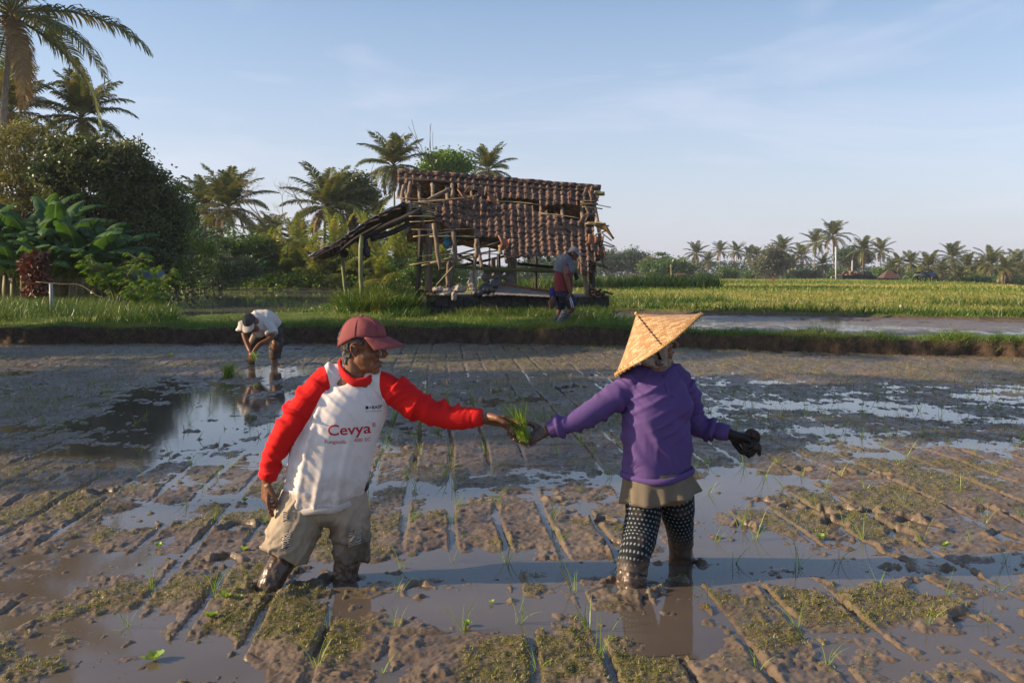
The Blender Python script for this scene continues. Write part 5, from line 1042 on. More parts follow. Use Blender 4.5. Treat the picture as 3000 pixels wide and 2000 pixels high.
# ================================================================== PEOPLE
from mathutils.bvhtree import BVHTree
def chain(V, pts, rad):
    """distance along, distance from and radius-relative distance to a chain of joints"""
    p = np.array([tuple(q) for q in pts], float); r = np.array(rad, float); best = np.full(len(V), 1e9); al = np.zeros(len(V)); dd = np.zeros(len(V)); acc = 0
    for i in range(len(p) - 1):
        a, b = p[i], p[i + 1]; ab = b - a; L = np.linalg.norm(ab); t = np.clip(((V - a) @ ab) / (L * L), 0, 1); d = np.linalg.norm(V - (a + t[:, None] * ab), axis=1)
        k = d / (r[i] + (r[i + 1] - r[i]) * t); m = k < best; best[m] = k[m]; al[m] = acc + t[m] * L; dd[m] = d[m]; acc += L
    return al, dd, best
def ridge(n, k=2.2): return 1 - np.abs(n) * k
def crease(c, V, period, seed, wob=2.6, wf=(6, 6, 6), p=3.0):
    """long parallel cloth folds along coordinate c, bent and broken up by slow noise"""
    ph = c * 2 * math.pi / period + wob * fbm3(V[:, 0] * wf[0], V[:, 1] * wf[1], V[:, 2] * wf[2], 2, seed) * 2
    m = sstep(-.25, .35, fbm3(V[:, 0] * wf[0] * .9 + 9, V[:, 1] * wf[1] * .9, V[:, 2] * wf[2] * .9, 2, seed + 3))
    return ((0.5 + 0.5 * np.sin(ph)) ** p - .30) * m * 1.25
def hand(mb, wrist, d, n, thumb_side, curls, s=1.0, thumb=(.55, .35), spread=.12, pinch=0.0):
    """palm plus five separate fingers; d towards the fingers, n the way the fingers curl"""
    w = np.array(tuple(wrist), float); d = np.array(d, float); d /= np.linalg.norm(d); n = np.array(n, float); n -= d * (n @ d); n /= np.linalg.norm(n); sd_ = np.cross(d, n); sd_ *= thumb_side
    PL = .088 * s
    mb.tube([w - d * .02 * s, w + d * .015 * s, w + d * PL * .5, w + d * PL * .92, w + d * PL * 1.05], [(.026 * s, .020 * s), (.028 * s, .021 * s), (.038 * s, .018 * s), (.040 * s, .014 * s), (.034 * s, .010 * s)], 12, up=n)
    L = [.072, .080, .074, .058]; rr = [.0092, .0095, .009, .0078]
    for i in range(4):   # index .. little
        off = (1.5 - i) * .0205 * s; b = w + d * (PL * (1.0 - .03 * i)) + sd_ * off; fd = d + sd_ * (1.5 - i) * spread; fd /= np.linalg.norm(fd); p = [b - d * .015 * s, b]; a = curls[i] * .55; l = L[i] * s
        for k, f in enumerate((.46, .30, .24)):
            v = fd * math.cos(a) + n * math.sin(a); p.append(p[-1] + v * l * f); a += curls[i] * (.9 if k == 0 else .6)
        mb.tube(p, [rr[i] * s * q for q in (1.05, 1.1, 1.02, .92, .7)], 8, up=sd_)
    b = w + d * .022 * s + sd_ * .024 * s; v = d * .62 + sd_ * thumb[0] + n * thumb[1]; v /= np.linalg.norm(v); v2 = d * .9 + sd_ * (thumb[0] * .35 - pinch) + n * (thumb[1] + .1); v2 /= np.linalg.norm(v2); v3 = d + n * thumb[1] * .6 - sd_ * pinch * 1.2; v3 /= np.linalg.norm(v3)
    mb.tube([b - v * .01 * s, b + v * .022 * s, b + v * .042 * s, b + v * .042 * s + v2 * .030 * s, b + v * .042 * s + v2 * .030 * s + v3 * .024 * s], [.016 * s, .0150 * s, .0118 * s, .0105 * s, .008 * s], 8)
HEADP = [((-.03, 0, .64), (.42, .335, .36)), ((.10, 0, .36), (.27, .265, .33)), ((.13, 0, .17), (.21, .21, .15)), ((.29, 0, .09), (.095, .11, .085)), ((.22, .17, .40), (.12, .10, .10)), ((.22, -.17, .40), (.12, .10, .10)), ((.35, 0, .585), (.075, .22, .055)),
         ((.445, .055, .365), (.045, .045, .038)), ((.445, -.055, .365), (.045, .045, .038)), ((.385, 0, .245), (.065, .115, .032)), ((.37, 0, .19), (.06, .10, .030)), ((.30, .10, .20), (.08, .08, .10)), ((.30, -.10, .20), (.08, .08, .10))]
def head_frame(org, yaw, pitch=0, roll=0): return Matrix.Translation(org) @ Matrix.Rotation(yaw, 4, 'Z') @ Matrix.Rotation(pitch, 4, 'Y') @ Matrix.Rotation(roll, 4, 'X')
def add_head(mb, M, h, neck):
    """face looks along +x of the frame; origin level with the chin; neck = points (world) with radii"""
    Rm = np.array(M.to_3x3()); 
    def W(p): return M @ (Vector(p) * h)
    for c, r in HEADP: mb.ball(W(c), np.array(r) * h, 14, rot=Rm)
    mb.tube([W((.37, 0, .60)), W((.43, 0, .50)), W((.50, 0, .41)), W((.46, 0, .35))], [.035 * h, .042 * h, .058 * h, .035 * h], 8)
    for s in (-1, 1):
        q = [W((.035, s * .315, .40)), W((.02, s * .345, .36)), W((-.04, s * .365, .42)), W((-.075, s * .385, .52)), W((-.03, s * .385, .60)), W((.03, s * .35, .59)), W((.045, s * .32, .52))]
        mb.tube(spline(q, 14), [.026 * h] * 14, 6); mb.ball(W((-.015, s * .325, .48)), np.array((.07, .02, .11)) * h, 8, rot=Rm)
    if neck: mb.tube([q[0] for q in neck], [q[1] for q in neck], 14, up=(0, -1, 0))
def shape_face(V, M, h, old=1.0):
    """press the eye sockets, mouth line and folds into the finished skin"""
    Mi = np.array(M.inverted()); L = (V @ Mi[:3, :3].T + Mi[:3, 3]) / h; near = (np.abs(L[:, 0]) < .8) & (np.abs(L[:, 1]) < .6) & (L[:, 2] > -.1) & (L[:, 2] < 1.1); D = np.zeros(len(V))
    for s in (-1, 1):
        D -= .050 * np.exp(-(((L[:, 1] - s * .135) / .075) ** 2 + ((L[:, 2] - .515) / .045) ** 2)) * (L[:, 0] > .1)
        D += .030 * np.exp(-(((L[:, 1] - s * .135) / .05) ** 2 + ((L[:, 2] - .505) / .022) ** 2)) * (L[:, 0] > .1)
        f = np.abs(L[:, 1]) - (.085 + (.34 - L[:, 2]) * .42); D -= .022 * old * np.exp(-(f / .018) ** 2) * (L[:, 2] < .37) * (L[:, 2] > .16) * (L[:, 0] > .1)
        D -= .028 * old * np.exp(-(((L[:, 1] - s * .22) / .06) ** 2 + ((L[:, 2] - .27) / .09) ** 2)) * (L[:, 0] > -.05)
    D -= .030 * np.exp(-((L[:, 2] - .217) / .010) ** 2) * (np.abs(L[:, 1]) < .12) * (L[:, 0] > .28)
    n = fbm3(L[:, 0] * 9, L[:, 1] * 9, L[:, 2] * 22, 3, 5); D += .010 * old * n * (L[:, 2] < .55)
    N = (M.to_3x3() @ Vector((1, 0, 0))); V[near] += (np.array(N) * h)[None] * D[near][:, None]; return L, near
def shell(V, F, mask, off, noise=0.0, seed=0, fr=30):
    """a layer lying on part of a surface (hair, scarf)"""
    N = vnormals(V, F); o = off + (noise * fbm3(V[:, 0] * fr, V[:, 1] * fr, V[:, 2] * fr, 3, seed) if noise else 0); W = V + N * (np.zeros(len(V)) + o)[:, None]
    out = []
    for f in F:
        k = mask[f].all(axis=1); out.append(f[k])
    used = np.unique(np.concatenate([f.ravel() for f in out])); re_ = np.zeros(len(V), int); re_[used] = np.arange(len(used)); edge = np.ones(len(used))
    # turn the border inwards so that the layer has an edge
    cnt = {}
    for f in out:
        for a, b in zip(f.T, np.roll(f, -1, axis=1).T):
            for x, y in zip(a, b): kx = (min(x, y), max(x, y)); cnt[kx] = cnt.get(kx, 0) + 1
    bd = set(); [bd.update(k) for k, c in cnt.items() if c == 1]; W2 = W.copy(); b = np.array(sorted(bd), int); W2[b] = V[b] - N[b] * .002
    return W2[used], [re_[f] for f in out if len(f)]
def skinmat(name, c1, c2, mudz=None, rough=.5):
    t = NT(name); n = t.noise(9, 5); c = t.mix(t.rng(n, .3, .7), c1, c2); c = t.mix(t.rng(t.noise(60, 4), .45, .75, 0, .5), c, tuple(x * .55 for x in c1)); ro = rough
    m_ = t.attr('mud'); mc = t.mix(t.rng(t.noise(30, 5), .35, .65), (.052, .036, .027), (.12, .085, .062)); c = t.mix(m_, c, mc); ro = t.rng(m_, 0, 1, rough, .32)
    nm = t.bump(t.noise(140, 4), .35, .0015, t.bump(t.noise(35, 4), .35, .003)); m = t.fin(c, ro, .4, nm); t.b.inputs['Subsurface Weight'].default_value = .06; t.b.inputs['Subsurface Radius'].default_value = (.012, .005, .003); return m
def clothmat(name, col, var=.15, dirt=None, dscale=6, rough=.85, weave=900, dirtamt=.55):
    t = NT(name); n = t.noise(5, 5); c = t.mix(t.rng(n, .3, .7), tuple(x * (1 - var) for x in col), tuple(min(1, x * (1 + var)) for x in col))
    if dirt: c = t.mix(t.math('MULTIPLY', t.rng(t.noise(dscale, 6, rough=.65), .50, .72), dirtamt), c, dirt)
    m_ = t.attr('mud'); c = t.mix(m_, c, t.mix(t.rng(t.noise(30, 5), .35, .65), (.045, .032, .024), (.11, .08, .06)))
    nm = t.bump(t.noise(weave, 2), .25, .001, t.bump(t.noise(38, 4, dist=.6), .35, .004)); m = t.fin(c, t.rng(m_, 0, 1, rough, .4), .25, nm); return t, m
SKIN = skinmat('weathered brown skin', (.135, .054, .026), (.22, .095, .046))
SKIN2 = skinmat('brown skin', (.13, .054, .027), (.20, .09, .045))
def mudamt(V, z0, z1, seed=0, fr=14): return np.clip(sstep(z1, z0, V[:, 2] + .05 * fbm3(V[:, 0] * fr, V[:, 1] * fr, V[:, 2] * fr, 3, seed)), 0, 1)
def legtube(pts, rad, n=40, k=36, fold=.005, seed=0, up=(0, -1, 0)):
    p = spline([tuple(q) for q in pts], k); r = spline([(a, b) for a, b in rad], k); V, Q, T, U = loft(p, r, n, up=up, cap=True); V = np.array(V)
    a, d, b = chain(V, pts, [x[0] for x in rad]); c = np.array([np.mean(V, axis=0)]); N = vnormals(V, [np.array(Q), np.array(T)])
    f = ridge(fbm3(V[:, 0] * 9, V[:, 1] * 9, V[:, 2] * 22, 3, seed)) * fold + fold * .8 * ridge(fbm3(V[:, 0] * 24, V[:, 1] * 24, V[:, 2] * 8, 2, seed + 5)); V = V + N * f[:, None]; return V, Q, T, U
def text_on(body, size, px, py, px1, Y, bvh, mat, name, parent, slope=0.0, bold=0.0, narrow=1.0):
    off = Vector(parent.parent.location) if parent.parent else Vector()
    """lettering printed on the shirt: laid on the cloth surface, baseline from (px,py) to px1"""
    cu = bpy.data.curves.new('t', 'FONT'); cu.body = body; cu.size = 1.0; cu.offset = bold; cu.resolution_u = 3; o = bpy.data.objects.new('t', cu); COL.objects.link(o)
    dg = bpy.context.evaluated_depsgraph_get(); ev = o.evaluated_get(dg); me = ev.to_mesh(); V = np.array([v.co[:] for v in me.vertices]); polys = [list(p.vertices) for p in me.polygons]; ev.to_mesh_clear(); bpy.data.objects.remove(o)
    a, b = P(px, py, Y), P(px1, py, Y); sx = (b.x - a.x) / (V[:, 0].max() - V[:, 0].min()); V[:, 0] -= V[:, 0].min(); bm = bmesh.new(); vs = [bm.verts.new((v[0] * sx, v[1] * size / .73, 0)) for v in V]
    for p in polys:
        try: bm.faces.new([vs[i] for i in p])
        except ValueError: pass
    bmesh.ops.triangulate(bm, faces=bm.faces[:]); 
    for _ in range(2):
        es = [e for e in bm.edges if e.calc_length() > .012]
        if es: bmesh.ops.subdivide_edges(bm, edges=es, cuts=1); bmesh.ops.triangulate(bm, faces=bm.faces[:])
    for v in bm.verts:
        x = a.x + v.co.x; z = a.z + v.co.y + slope * v.co.x; hit = bvh.ray_cast(Vector((x, a.y - 1, z)), Vector((0, 1, 0))); y = hit[0].y - .0016 if hit[0] is not None else a.y; v.co = Vector((x, y, z)) - off
    me = bpy.data.meshes.new(name); bm.to_mesh(me); bm.free(); me.materials.append(mat); return link(name, me, parent)
def px_pts(lst): return [P(*q) for q in lst]

# ------------------------------------------------------------------ MAN in the red sleeved shirt
man = thing('person', 'man in maroon cap and red sleeved white shirt reaching out a bunch of seedlings', 'person', G(900, 1722), group=None)
mo = Vector(man.location)
def sub(V): return np.asarray(V, float) - np.array(mo)[None]
hM = head_frame(P(1056, 1094, 4.40), R(-12), R(3), R(0)); hh = .230
B = MB(); add_head(B, hM, hh, [(P(1040, 1020, 4.41), (.050, .052)), (P(1040, 1070, 4.41), (.052, .055)), (P(1040, 1115, 4.42), (.062, .06)), (P(1035, 1160, 4.42), (.085, .06))])
B.tube(px_pts([(1045, 1105, 4.42), (1030, 1200, 4.42), (985, 1330, 4.42), (955, 1450, 4.42)]), [(.10, .07), (.13, .08), (.12, .08), (.13, .09)], 12, up=(0, -1, 0))
LA = px_pts([(940, 1130, 4.40), (878, 1205, 4.36), (832, 1272, 4.33), (798, 1340, 4.33), (785, 1398, 4.33)])
RA = px_pts([(1150, 1135, 4.42), (1215, 1184, 4.42), (1290, 1214, 4.42), (1350, 1224, 4.41), (1405, 1224, 4.40)])
B.tube(LA + [P(782, 1412, 4.33)], [.05, .046, .040, .032, .026, .025], 10); B.tube(RA + [P(1420, 1226, 4.40)], [.05, .046, .040, .032, .026, .025], 10)
hand(B, P(782, 1408, 4.33), (-.10, -.05, -1), (.75, .55, 0), 1, (.35, 1.0, 1.15, 1.25), .98, thumb=(.35, .35))
hand(B, P(1416, 1226, 4.40), (1, .06, -.14), (-.05, -.60, -.8), -1, (.45, .55, .75, .95), 1.14, thumb=(.50, .35), pinch=.10)
LL1 = [(905, 1480, 4.40), (850, 1600, 4.36), (835, 1635, 4.33), (800, 1690, 4.27), (775, 1760, 4.24)]
LL2 = [(1010, 1480, 4.42), (1022, 1600, 4.38), (1018, 1640, 4.38), (1010, 1690, 4.37), (1008, 1780, 4.37)]
for q in (LL1, LL2): B.tube(spline(px_pts(q), 12), spline([(.08, .08), (.064, .066), (.056, .060), (.052, .056), (.048, .05)], 12), 14, up=(0, -1, 0))
V, F = remesh(B, .0042, 3); L, nr = shape_face(V, hM, hh)
mud = mudamt(V, .20, .30, 3); hd = np.minimum(np.linalg.norm(V - np.array(P(1465, 1235, 4.40)), axis=1), 9); mud = np.maximum(mud, .55 * sstep(.09, .02, hd) * (fbm3(V[:, 0] * 40, V[:, 1] * 40, V[:, 2] * 40, 3, 8) > -.1))
N = vnormals(V, F); lowz = V[:, 2] < .33; V[lowz] += N[lowz] * (.005 * ridge(fbm3(V[lowz, 0] * 28, V[lowz, 1] * 28, V[lowz, 2] * 22, 3, 9)))[:, None]
link('body', mesh('body', sub(V), F, [SKIN], True, {'mud': mud}), man)
HAIR = NT('grey streaked hair'); _n = HAIR.noise(1, 3, HAIR.mapping(scale=(160, 160, 40))); HAIR = HAIR.fin(HAIR.mix(HAIR.rng(_n, .5, .66), (.016, .015, .015), (.15, .145, .14)), .7, .4, HAIR.bump(_n, 1, .006))
msk = nr & (L[:, 0] < np.where(L[:, 2] > .56, .17, -.06 - .25 * (.56 - L[:, 2]))) & (L[:, 2] > .28 - .12 * (L[:, 0] < -.2)) & ~((np.abs(L[:, 1]) > .30) & (L[:, 0] > -.12) & (L[:, 0] < .08) & (L[:, 2] < .63))
W, F2 = shell(V, F, msk, .006, .006, 4, 60); link('hair', mesh('hair', sub(W), F2, [HAIR]), man)
# eyes
EYEM = simple('eye', (.35, .30, .26), .2, .1); EYED = simple('dark iris', (.01, .008, .007), .1, .1)
for s in (-1, 1):
    M = MB(); M.ball(Vector(hM @ (Vector((.318, s * .135, .512)) * hh)) - mo, .043 * hh, 10); M.build('eye', EYEM, man); M = MB(); M.ball(Vector(hM @ (Vector((.347, s * .135, .508)) * hh)) - mo, .021 * hh, 8); M.build('iris', EYED, man)
# cap
def cap(parent, Mh, h, org, mat, top=1.15, zb=(.50, .74, .76), cx=-.02, rx=.475, ry=.385, brim=(.84, .60), brimmat=None, back=0.0):
    n = 40; rows = 14; V = []; Q = []
    zf = lambda x: np.interp(x, [cx - rx, cx, cx + rx], zb)
    for i in range(rows):
        t = i / (rows - 1)
        for j in range(n):
            a = 2 * math.pi * j / n; c, s = math.cos(a), math.sin(a); x0 = cx + rx * c; z0 = zf(x0); q = math.cos(t * math.pi / 2) ** .80; crown = 1 + .02 * math.cos(6 * a) * math.sin(t * math.pi)
            x = cx + rx * c * q * crown - .02 * t; y = ry * s * q * crown; z = z0 + (top - z0) * math.sin(t * math.pi / 2) ** (.95 if c > 0 else 1.05) + .012 * math.sin(5 * a + 4 * t) * math.sin(math.pi * t)
            V.append((x, y, z))
    for i in range(rows - 1):
        for j in range(n): Q.append([i * n + j, i * n + (j + 1) % n, (i + 1) * n + (j + 1) % n, (i + 1) * n + j])
    inn = len(V); V += [(cx + (v[0] - cx) * .94, v[1] * .94, v[2] + .0) for v in V[:n]]; V += [(cx + (v[0] - cx) * .9, v[1] * .9, v[2] + .10) for v in V[:n]]
    for j in range(n): k = (j + 1) % n; Q.append([j, inn + j, inn + k, k]); Q.append([inn + j, inn + n + j, inn + n + k, inn + k])
    T = lambda vs: np.array([tuple(Mh @ (Vector(v) * h)) for v in vs]) - np.array(org)
    c_ = link('cap', mesh('cap', T(V), [Q], [mat]), parent)
    V = []; Q = []; nb = 17; mr = 7
    for layer in (0, -.022):
        for i in range(mr):
            t = i / (mr - 1)
            for j in range(nb):
                a = -1.18 + 2.36 * j / (nb - 1); x0 = cx + rx * math.cos(a); y0 = ry * math.sin(a); z0 = zf(x0) + .01; ext = (brim[0] - cx - rx) * math.cos(a * .98) ** .6 if abs(a) < 1.55 else 0
                V.append((x0 + ext * t * 1.0 + (.0 if layer == 0 else -.004), y0 * (1 + .06 * t), z0 + (brim[1] - zb[2]) * (t ** 1.2) * (ext / max(brim[0] - cx - rx, 1e-6)) - .16 * t * (y0 / ry) ** 2 + layer))
    m = mr * nb
    for i in range(mr - 1):
        for j in range(nb - 1): a = i * nb + j; Q += [[a, a + 1, a + nb + 1, a + nb], [m + a, m + a + nb, m + a + nb + 1, m + a + 1]]
    rim = [j for j in range(nb)] + [i * nb + nb - 1 for i in range(1, mr)] + [(mr - 1) * nb + j for j in range(nb - 2, -1, -1)] + [i * nb for i in range(mr - 2, 0, -1)]
    for i in range(len(rim)): a, b = rim[i], rim[(i + 1) % len(rim)]; Q.append([a, a + m, b + m, b])
    link('brim', mesh('brim', T(V), [Q], [brimmat or mat]), c_)
    M = MB(); M.ball(Vector(T([(cx - .02, 0, top + .005)])[0]), .035 * h, 8); M.build('button', mat, c_)
    S = MB()
    for k in range(3):
        a = k * math.pi / 3 + .5; pts = []
        for t in np.linspace(-1, 1, 17):
            tt = 1 - abs(t); aa = a + (math.pi if t > 0 else 0); c, s = math.cos(aa), math.sin(aa); x0 = cx + rx * c; z0 = zf(x0); q = math.cos(tt * math.pi / 2) ** .80; pts.append((cx + rx * c * q * 1.005 - .02 * tt, ry * s * q * 1.005, z0 + (top - z0) * math.sin(tt * math.pi / 2)))
        S.tube(T(pts), .008 * h, 4, cap=False)
    S.build('seam', mat, c_); return c_
_, MAR = clothmat('faded maroon cloth', (.21, .058, .060), .18, (.12, .04, .045), 4, dirtamt=.35)
cap(man, hM, hh, mo, MAR, 1.10, (.48, .72, .745), cx=.0, rx=.475, ry=.375, brim=(.84, .61))
# shirt: torso and sleeves as one cloth
TR = [(950, 1460), (957, 1400), (975, 1320), (1012, 1230), (1038, 1175), (1046, 1138), (1047, 1112)]; TRr = [(.172, .146), (.184, .148), (.184, .132), (.166, .122), (.158, .105), (.118, .080), (.066, .058)]
tp = px_pts([(a, b, 4.42) for a, b in TR]); B = MB(); B.tube(spline(tp, 26), spline(TRr, 26), 28, up=(.20, -1, 0), sx=.85)
B.tube(spline(px_pts([(925, 1128, 4.40), (960, 1108, 4.41), (1000, 1098, 4.42), (1047, 1112, 4.43), (1095, 1116, 4.42), (1135, 1134, 4.42), (1160, 1146, 4.42)]), 18), spline([(.050, .050), (.058, .060), (.052, .055), (.05, .05), (.050, .055), (.058, .060), (.050, .05)], 18), 14)
LAs = LA[:4] + [P(787, 1388, 4.33)]; RAs = RA[:4] + [P(1398, 1222, 4.40)]
lr = [.066, .063, .055, .047, .040]; rr_ = [.074, .067, .058, .054, .041]
B.tube(spline(LAs, 20), spline([(a, a) for a in lr], 20), 18); B.tube(spline(RAs, 20), spline([(a, a) for a in rr_], 20), 18)
V, F = remesh(B, .005, 5, fac=.6); N = vnormals(V, F)
la, ld, lb = chain(V, LAs, lr); ra, rd, rb = chain(V, RAs, rr_); ta, td, tb = chain(V, tp, [r[0] for r in TRr]); sl = np.minimum(lb, rb); isl = sstep(.15, -.15, sl - tb)
lx = lb < rb; al = np.where(lx, la, ra); ang = np.where(lx, V[:, 0] * 14 + V[:, 1] * 16, V[:, 2] * 14 + V[:, 1] * 12)
fs = crease(al + .035 * np.sin(ang * .35) + .02 * ang, V, .075, 13, 2.6, (7, 7, 7)) * (.015 + .008 * np.exp(-((al - .27) / .09) ** 2)) + .008 * np.exp(-((al - .44) / .05) ** 2) * crease(al, V, .034, 14, 1.5) + .004 * crease(al - .03 * ang, V, .045, 15)
fs = fs * (1 - .6 * np.exp(-((al - .02) / .05) ** 2))
# torso: folds fall from the shoulders and gather above the hem
sh_ = P(1150, 1150, 4.4); an_ = np.arctan2(V[:, 0] - sh_.x, sh_.z + .02 - V[:, 2]); ft = .010 * crease(V[:, 0] - .18 * V[:, 2], V, .085, 17, 2.0, (5, 4, 2)) + .008 * crease(an_, V, .22, 18, 1.6, (4, 4, 3)) * sstep(-.5, -.1, an_) + .004 * crease(V[:, 0] * .7 + V[:, 2] * .7, V, .05, 19)
hemz = np.exp(-((td * 0 + ta) / .10) ** 2); ft = ft + .012 * hemz * crease(V[:, 0] + .3 * V[:, 1], V, .07, 23, 2.0)
V = V + N * (fs * isl + ft * (1 - isl))[:, None]
front = sstep(4.45, 4.32, V[:, 1]); V[:, 2] -= .028 * front * np.exp(-(ta / .09) ** 2) * (1 - isl)
seam = (tb * 1.04 - sl) + .02
t_ = NT('white shirt with red sleeves'); s_ = t_.attr('sleeve'); n_ = t_.noise(6, 6, rough=.65)
wc = t_.mix(t_.rng(n_, .45, .75), (.66, .62, .60), (.50, .44, .39)); spots = t_.rng(t_.vor(26), .02, .06, 1, 0); wc = t_.mix(t_.math('MULTIPLY', spots, t_.rng(t_.noise(7, 3), .52, .6)), wc, (.20, .16, .13)); wc = t_.mix(t_.math('MULTIPLY', t_.attr('hem'), t_.rng(t_.noise(18, 4), .4, .62)), wc, (.34, .27, .21))
rc = t_.mix(t_.rng(n_, .35, .7), (.62, .012, .010), (.50, .010, .012)); c_ = t_.mix(t_.math('GREATER_THAN', s_, 0.0), wc, rc)
SHIRT = t_.fin(c_, .85, .2, t_.bump(t_.noise(900, 2), .2, .001, t_.bump(t_.noise(30, 4, dist=.5), .3, .004)))
shirt = link('shirt', mesh('shirt', sub(V), F, [SHIRT], True, {'sleeve': seam, 'hem': np.exp(-(ta / .12) ** 2)}), man)
bvh = BVHTree.FromPolygons([tuple(v) for v in V], [list(map(int, f)) for ff in F for f in ff])
_, REDC = clothmat('red ribbed cloth', (.56, .012, .012), .12)
M = MB(); ring = [P(994 + 52 - 52 * math.cos(a) + 3 * math.sin(a), 1086 - 36 * math.sin(a) * (1 if math.sin(a) < 0 else .25) * -1 * -1, 4.42 - .072 * math.sin(a)) for a in ()]
cc = P(1047, 1100, 4.425); rg = []
for k in range(33):
    a = 2 * math.pi * k / 32; x = math.cos(a); y = math.sin(a); rg.append(cc + Vector((.077 * x, -.082 * y, -.006 * x - .036 * max(y, -.2) + .032 * max(-x, 0) + .014)))
M.tube(rg, [(.012, .019)] * 33, 8, up=(0, 0, 1), cap=False)
for v in M.V: v -= np.array(mo)
M.build('collar', REDC, man)
HB = MB(); ax_ = (tp[1] - tp[0]).normalized(); rg = []
for k in range(49):
    a = 2 * math.pi * k / 48; fr = max(math.sin(a), 0); rg.append(tp[0] + ax_ * .012 + Vector((.176 * math.cos(a) * (1 + .012 * math.sin(7 * a)), -.150 * math.sin(a), -.034 * fr - .030 * math.cos(a) * -.35 + .004 * math.sin(9 * a))) - mo)
WHB, WHM = clothmat('ribbed white hem', (.46, .42, .38), .1, (.26, .21, .17), 9)
HB.tube(rg, [(.009, .017)] * 49, 8, up=(0, 0, 1), cap=False); HB.build('hem_band', WHM, man)
for (a, b) in ((LAs[-2], LAs[-1]), (RAs[-2], RAs[-1])):
    d = (b - a).normalized(); M = MB(); M.tube([b - d * .030 - mo, b - d * .024 - mo, b + d * .020 - mo, b + d * .026 - mo], [.040, .0445, .040, .033], 20); M.build('cuff', REDC, man)
RT = simple('red print', (.42, .012, .015), .7, .1); BT_ = simple('black print', (.02, .02, .03), .7, .1)
text_on('Cevya', .048, 962, 1274, 1083, 4.30, bvh, RT, 'lettering', shirt, .02, .012); text_on('®', .022, 1086, 1256, 1096, 4.30, bvh, RT, 'lettering', shirt); text_on('Fungisida', .0165, 953, 1297, 1014, 4.30, bvh, RT, 'lettering', shirt, -.03); text_on('400 SC', .0175, 1036, 1296, 1082, 4.30, bvh, RT, 'lettering', shirt, -.02)
text_on('BASF', .0135, 1088, 1199, 1115, 4.32, bvh, BT_, 'lettering', shirt, 0, .02); text_on('We create chemistry', .005, 1070, 1207, 1113, 4.32, bvh, BT_, 'lettering', shirt)
text_on('■', .0135, 1070, 1199, 1078, 4.32, bvh, BT_, 'emblem', shirt); text_on('■', .006, 1081, 1197, 1085, 4.32, bvh, BT_, 'emblem', shirt)
# shorts
_, SHO = clothmat('mud stained khaki cloth', (.36, .295, .215), .2, (.17, .13, .095), 5, dirtamt=.6)
B = MB(); B.tube(spline(px_pts([(955, 1385, 4.42), (952, 1430, 4.42), (950, 1490, 4.41), (948, 1525, 4.41)]), 10), spline([(.135, .105), (.155, .120), (.168, .125), (.12, .09)], 10), 24, up=(0, -1, 0))
s1 = px_pts([(895, 1450, 4.40), (872, 1530, 4.37), (845, 1600, 4.34), (833, 1632, 4.33)]); s2 = px_pts([(1010, 1450, 4.42), (1024, 1530, 4.40), (1030, 1600, 4.38), (1028, 1632, 4.38)])
B.tube(spline(s1, 14), spline([(.105, .11), (.113, .108), (.108, .105), (.104, .10)], 14), 22, up=(0, -1, 0)); B.tube(spline(s2, 14), spline([(.10, .11), (.092, .105), (.082, .095), (.078, .09)], 14), 22, up=(0, -1, 0))
V, F = remesh(B, .005, 4, fac=.6); N = vnormals(V, F); f = .010 * crease(V[:, 2] + .35 * V[:, 0], V, .08, 27, 2.6, (7, 7, 7)) + .006 * crease(V[:, 0] * .8 - V[:, 2] * .6, V, .055, 28, 2.6, (9, 9, 9)) + .003 * ridge(fbm3(V[:, 0] * 26, V[:, 1] * 26, V[:, 2] * 26, 2, 28), 2)
V = V + N * f[:, None]; V[:, 2] += .018 * fbm3(V[:, 0] * 16, V[:, 1] * 16, V[:, 2] * 0, 2, 29) * sstep(.35, .20, V[:, 2])
mud = .85 * np.clip(sstep(.36, .16, V[:, 2] + .16 * fbm3(V[:, 0] * 12, V[:, 1] * 12, V[:, 2] * 12, 4, 30)), 0, 1) * (.35 + .65 * (V[:, 0] > P(950, 1500, 4.4).x)); 
shorts = link('shorts', mesh('shorts', sub(V), F, [SHO], True, {'mud': mud}), man); bv2 = BVHTree.FromPolygons([tuple(v) for v in V], [list(map(int, f)) for ff in F for f in ff])
g = np.random.default_rng(9)
def tear(cx, cy, w, h, n):   # frayed rips, pale threads over a dark opening
    M = MB(); D = MB(); th = np.linspace(0, 2 * math.pi, 14, endpoint=False); ring_ = []
    for a in th:
        r = 1 + .25 * g.normal(); q = P(cx + w * math.cos(a) * r, cy + h * math.sin(a) * r, 4.3); hit = bv2.ray_cast(Vector((q.x, 3.5, q.z)), Vector((0, 1, 0))); ring_.append(Vector((q.x, (hit[0].y if hit[0] else 4.3) - .0015, q.z)))
    c = sum(ring_, Vector()) / len(ring_); D.add([tuple(x - mo) for x in ring_] + [tuple(c - mo + Vector((0, -.002, 0)))], None, [[14, i, (i + 1) % 14] for i in range(14)]); D.build('rip', simple('dark rip', (.06, .04, .03), .9), shorts)
    for k in range(n):
        y = cy + h * (2 * (k + .5) / n - 1); p = []
        for t in np.linspace(-1, 1, 6):
            q = P(cx + w * 1.15 * t, y + g.normal() * 1.2 - 4 * t, 4.3); hit = bv2.ray_cast(Vector((q.x, 3.5, q.z)), Vector((0, 1, 0))); p.append(Vector((q.x, (hit[0].y if hit[0] else 4.3) - .004, q.z)) - mo)
        M.tube(p, .0019, 4)
    M.build('frayed_threads', simple('pale threads', (.45, .40, .33), .9), shorts)
tear(849, 1570, 11, 20, 8); tear(840, 1505, 8, 13, 6); tear(1040, 1575, 15, 20, 9)
M = MB(); 
for q in [(1058, 1395), (1062, 1418), (1066, 1378)]: M.ball(P(q[0], q[1], 4.43), (.032, .05, .040), 10)
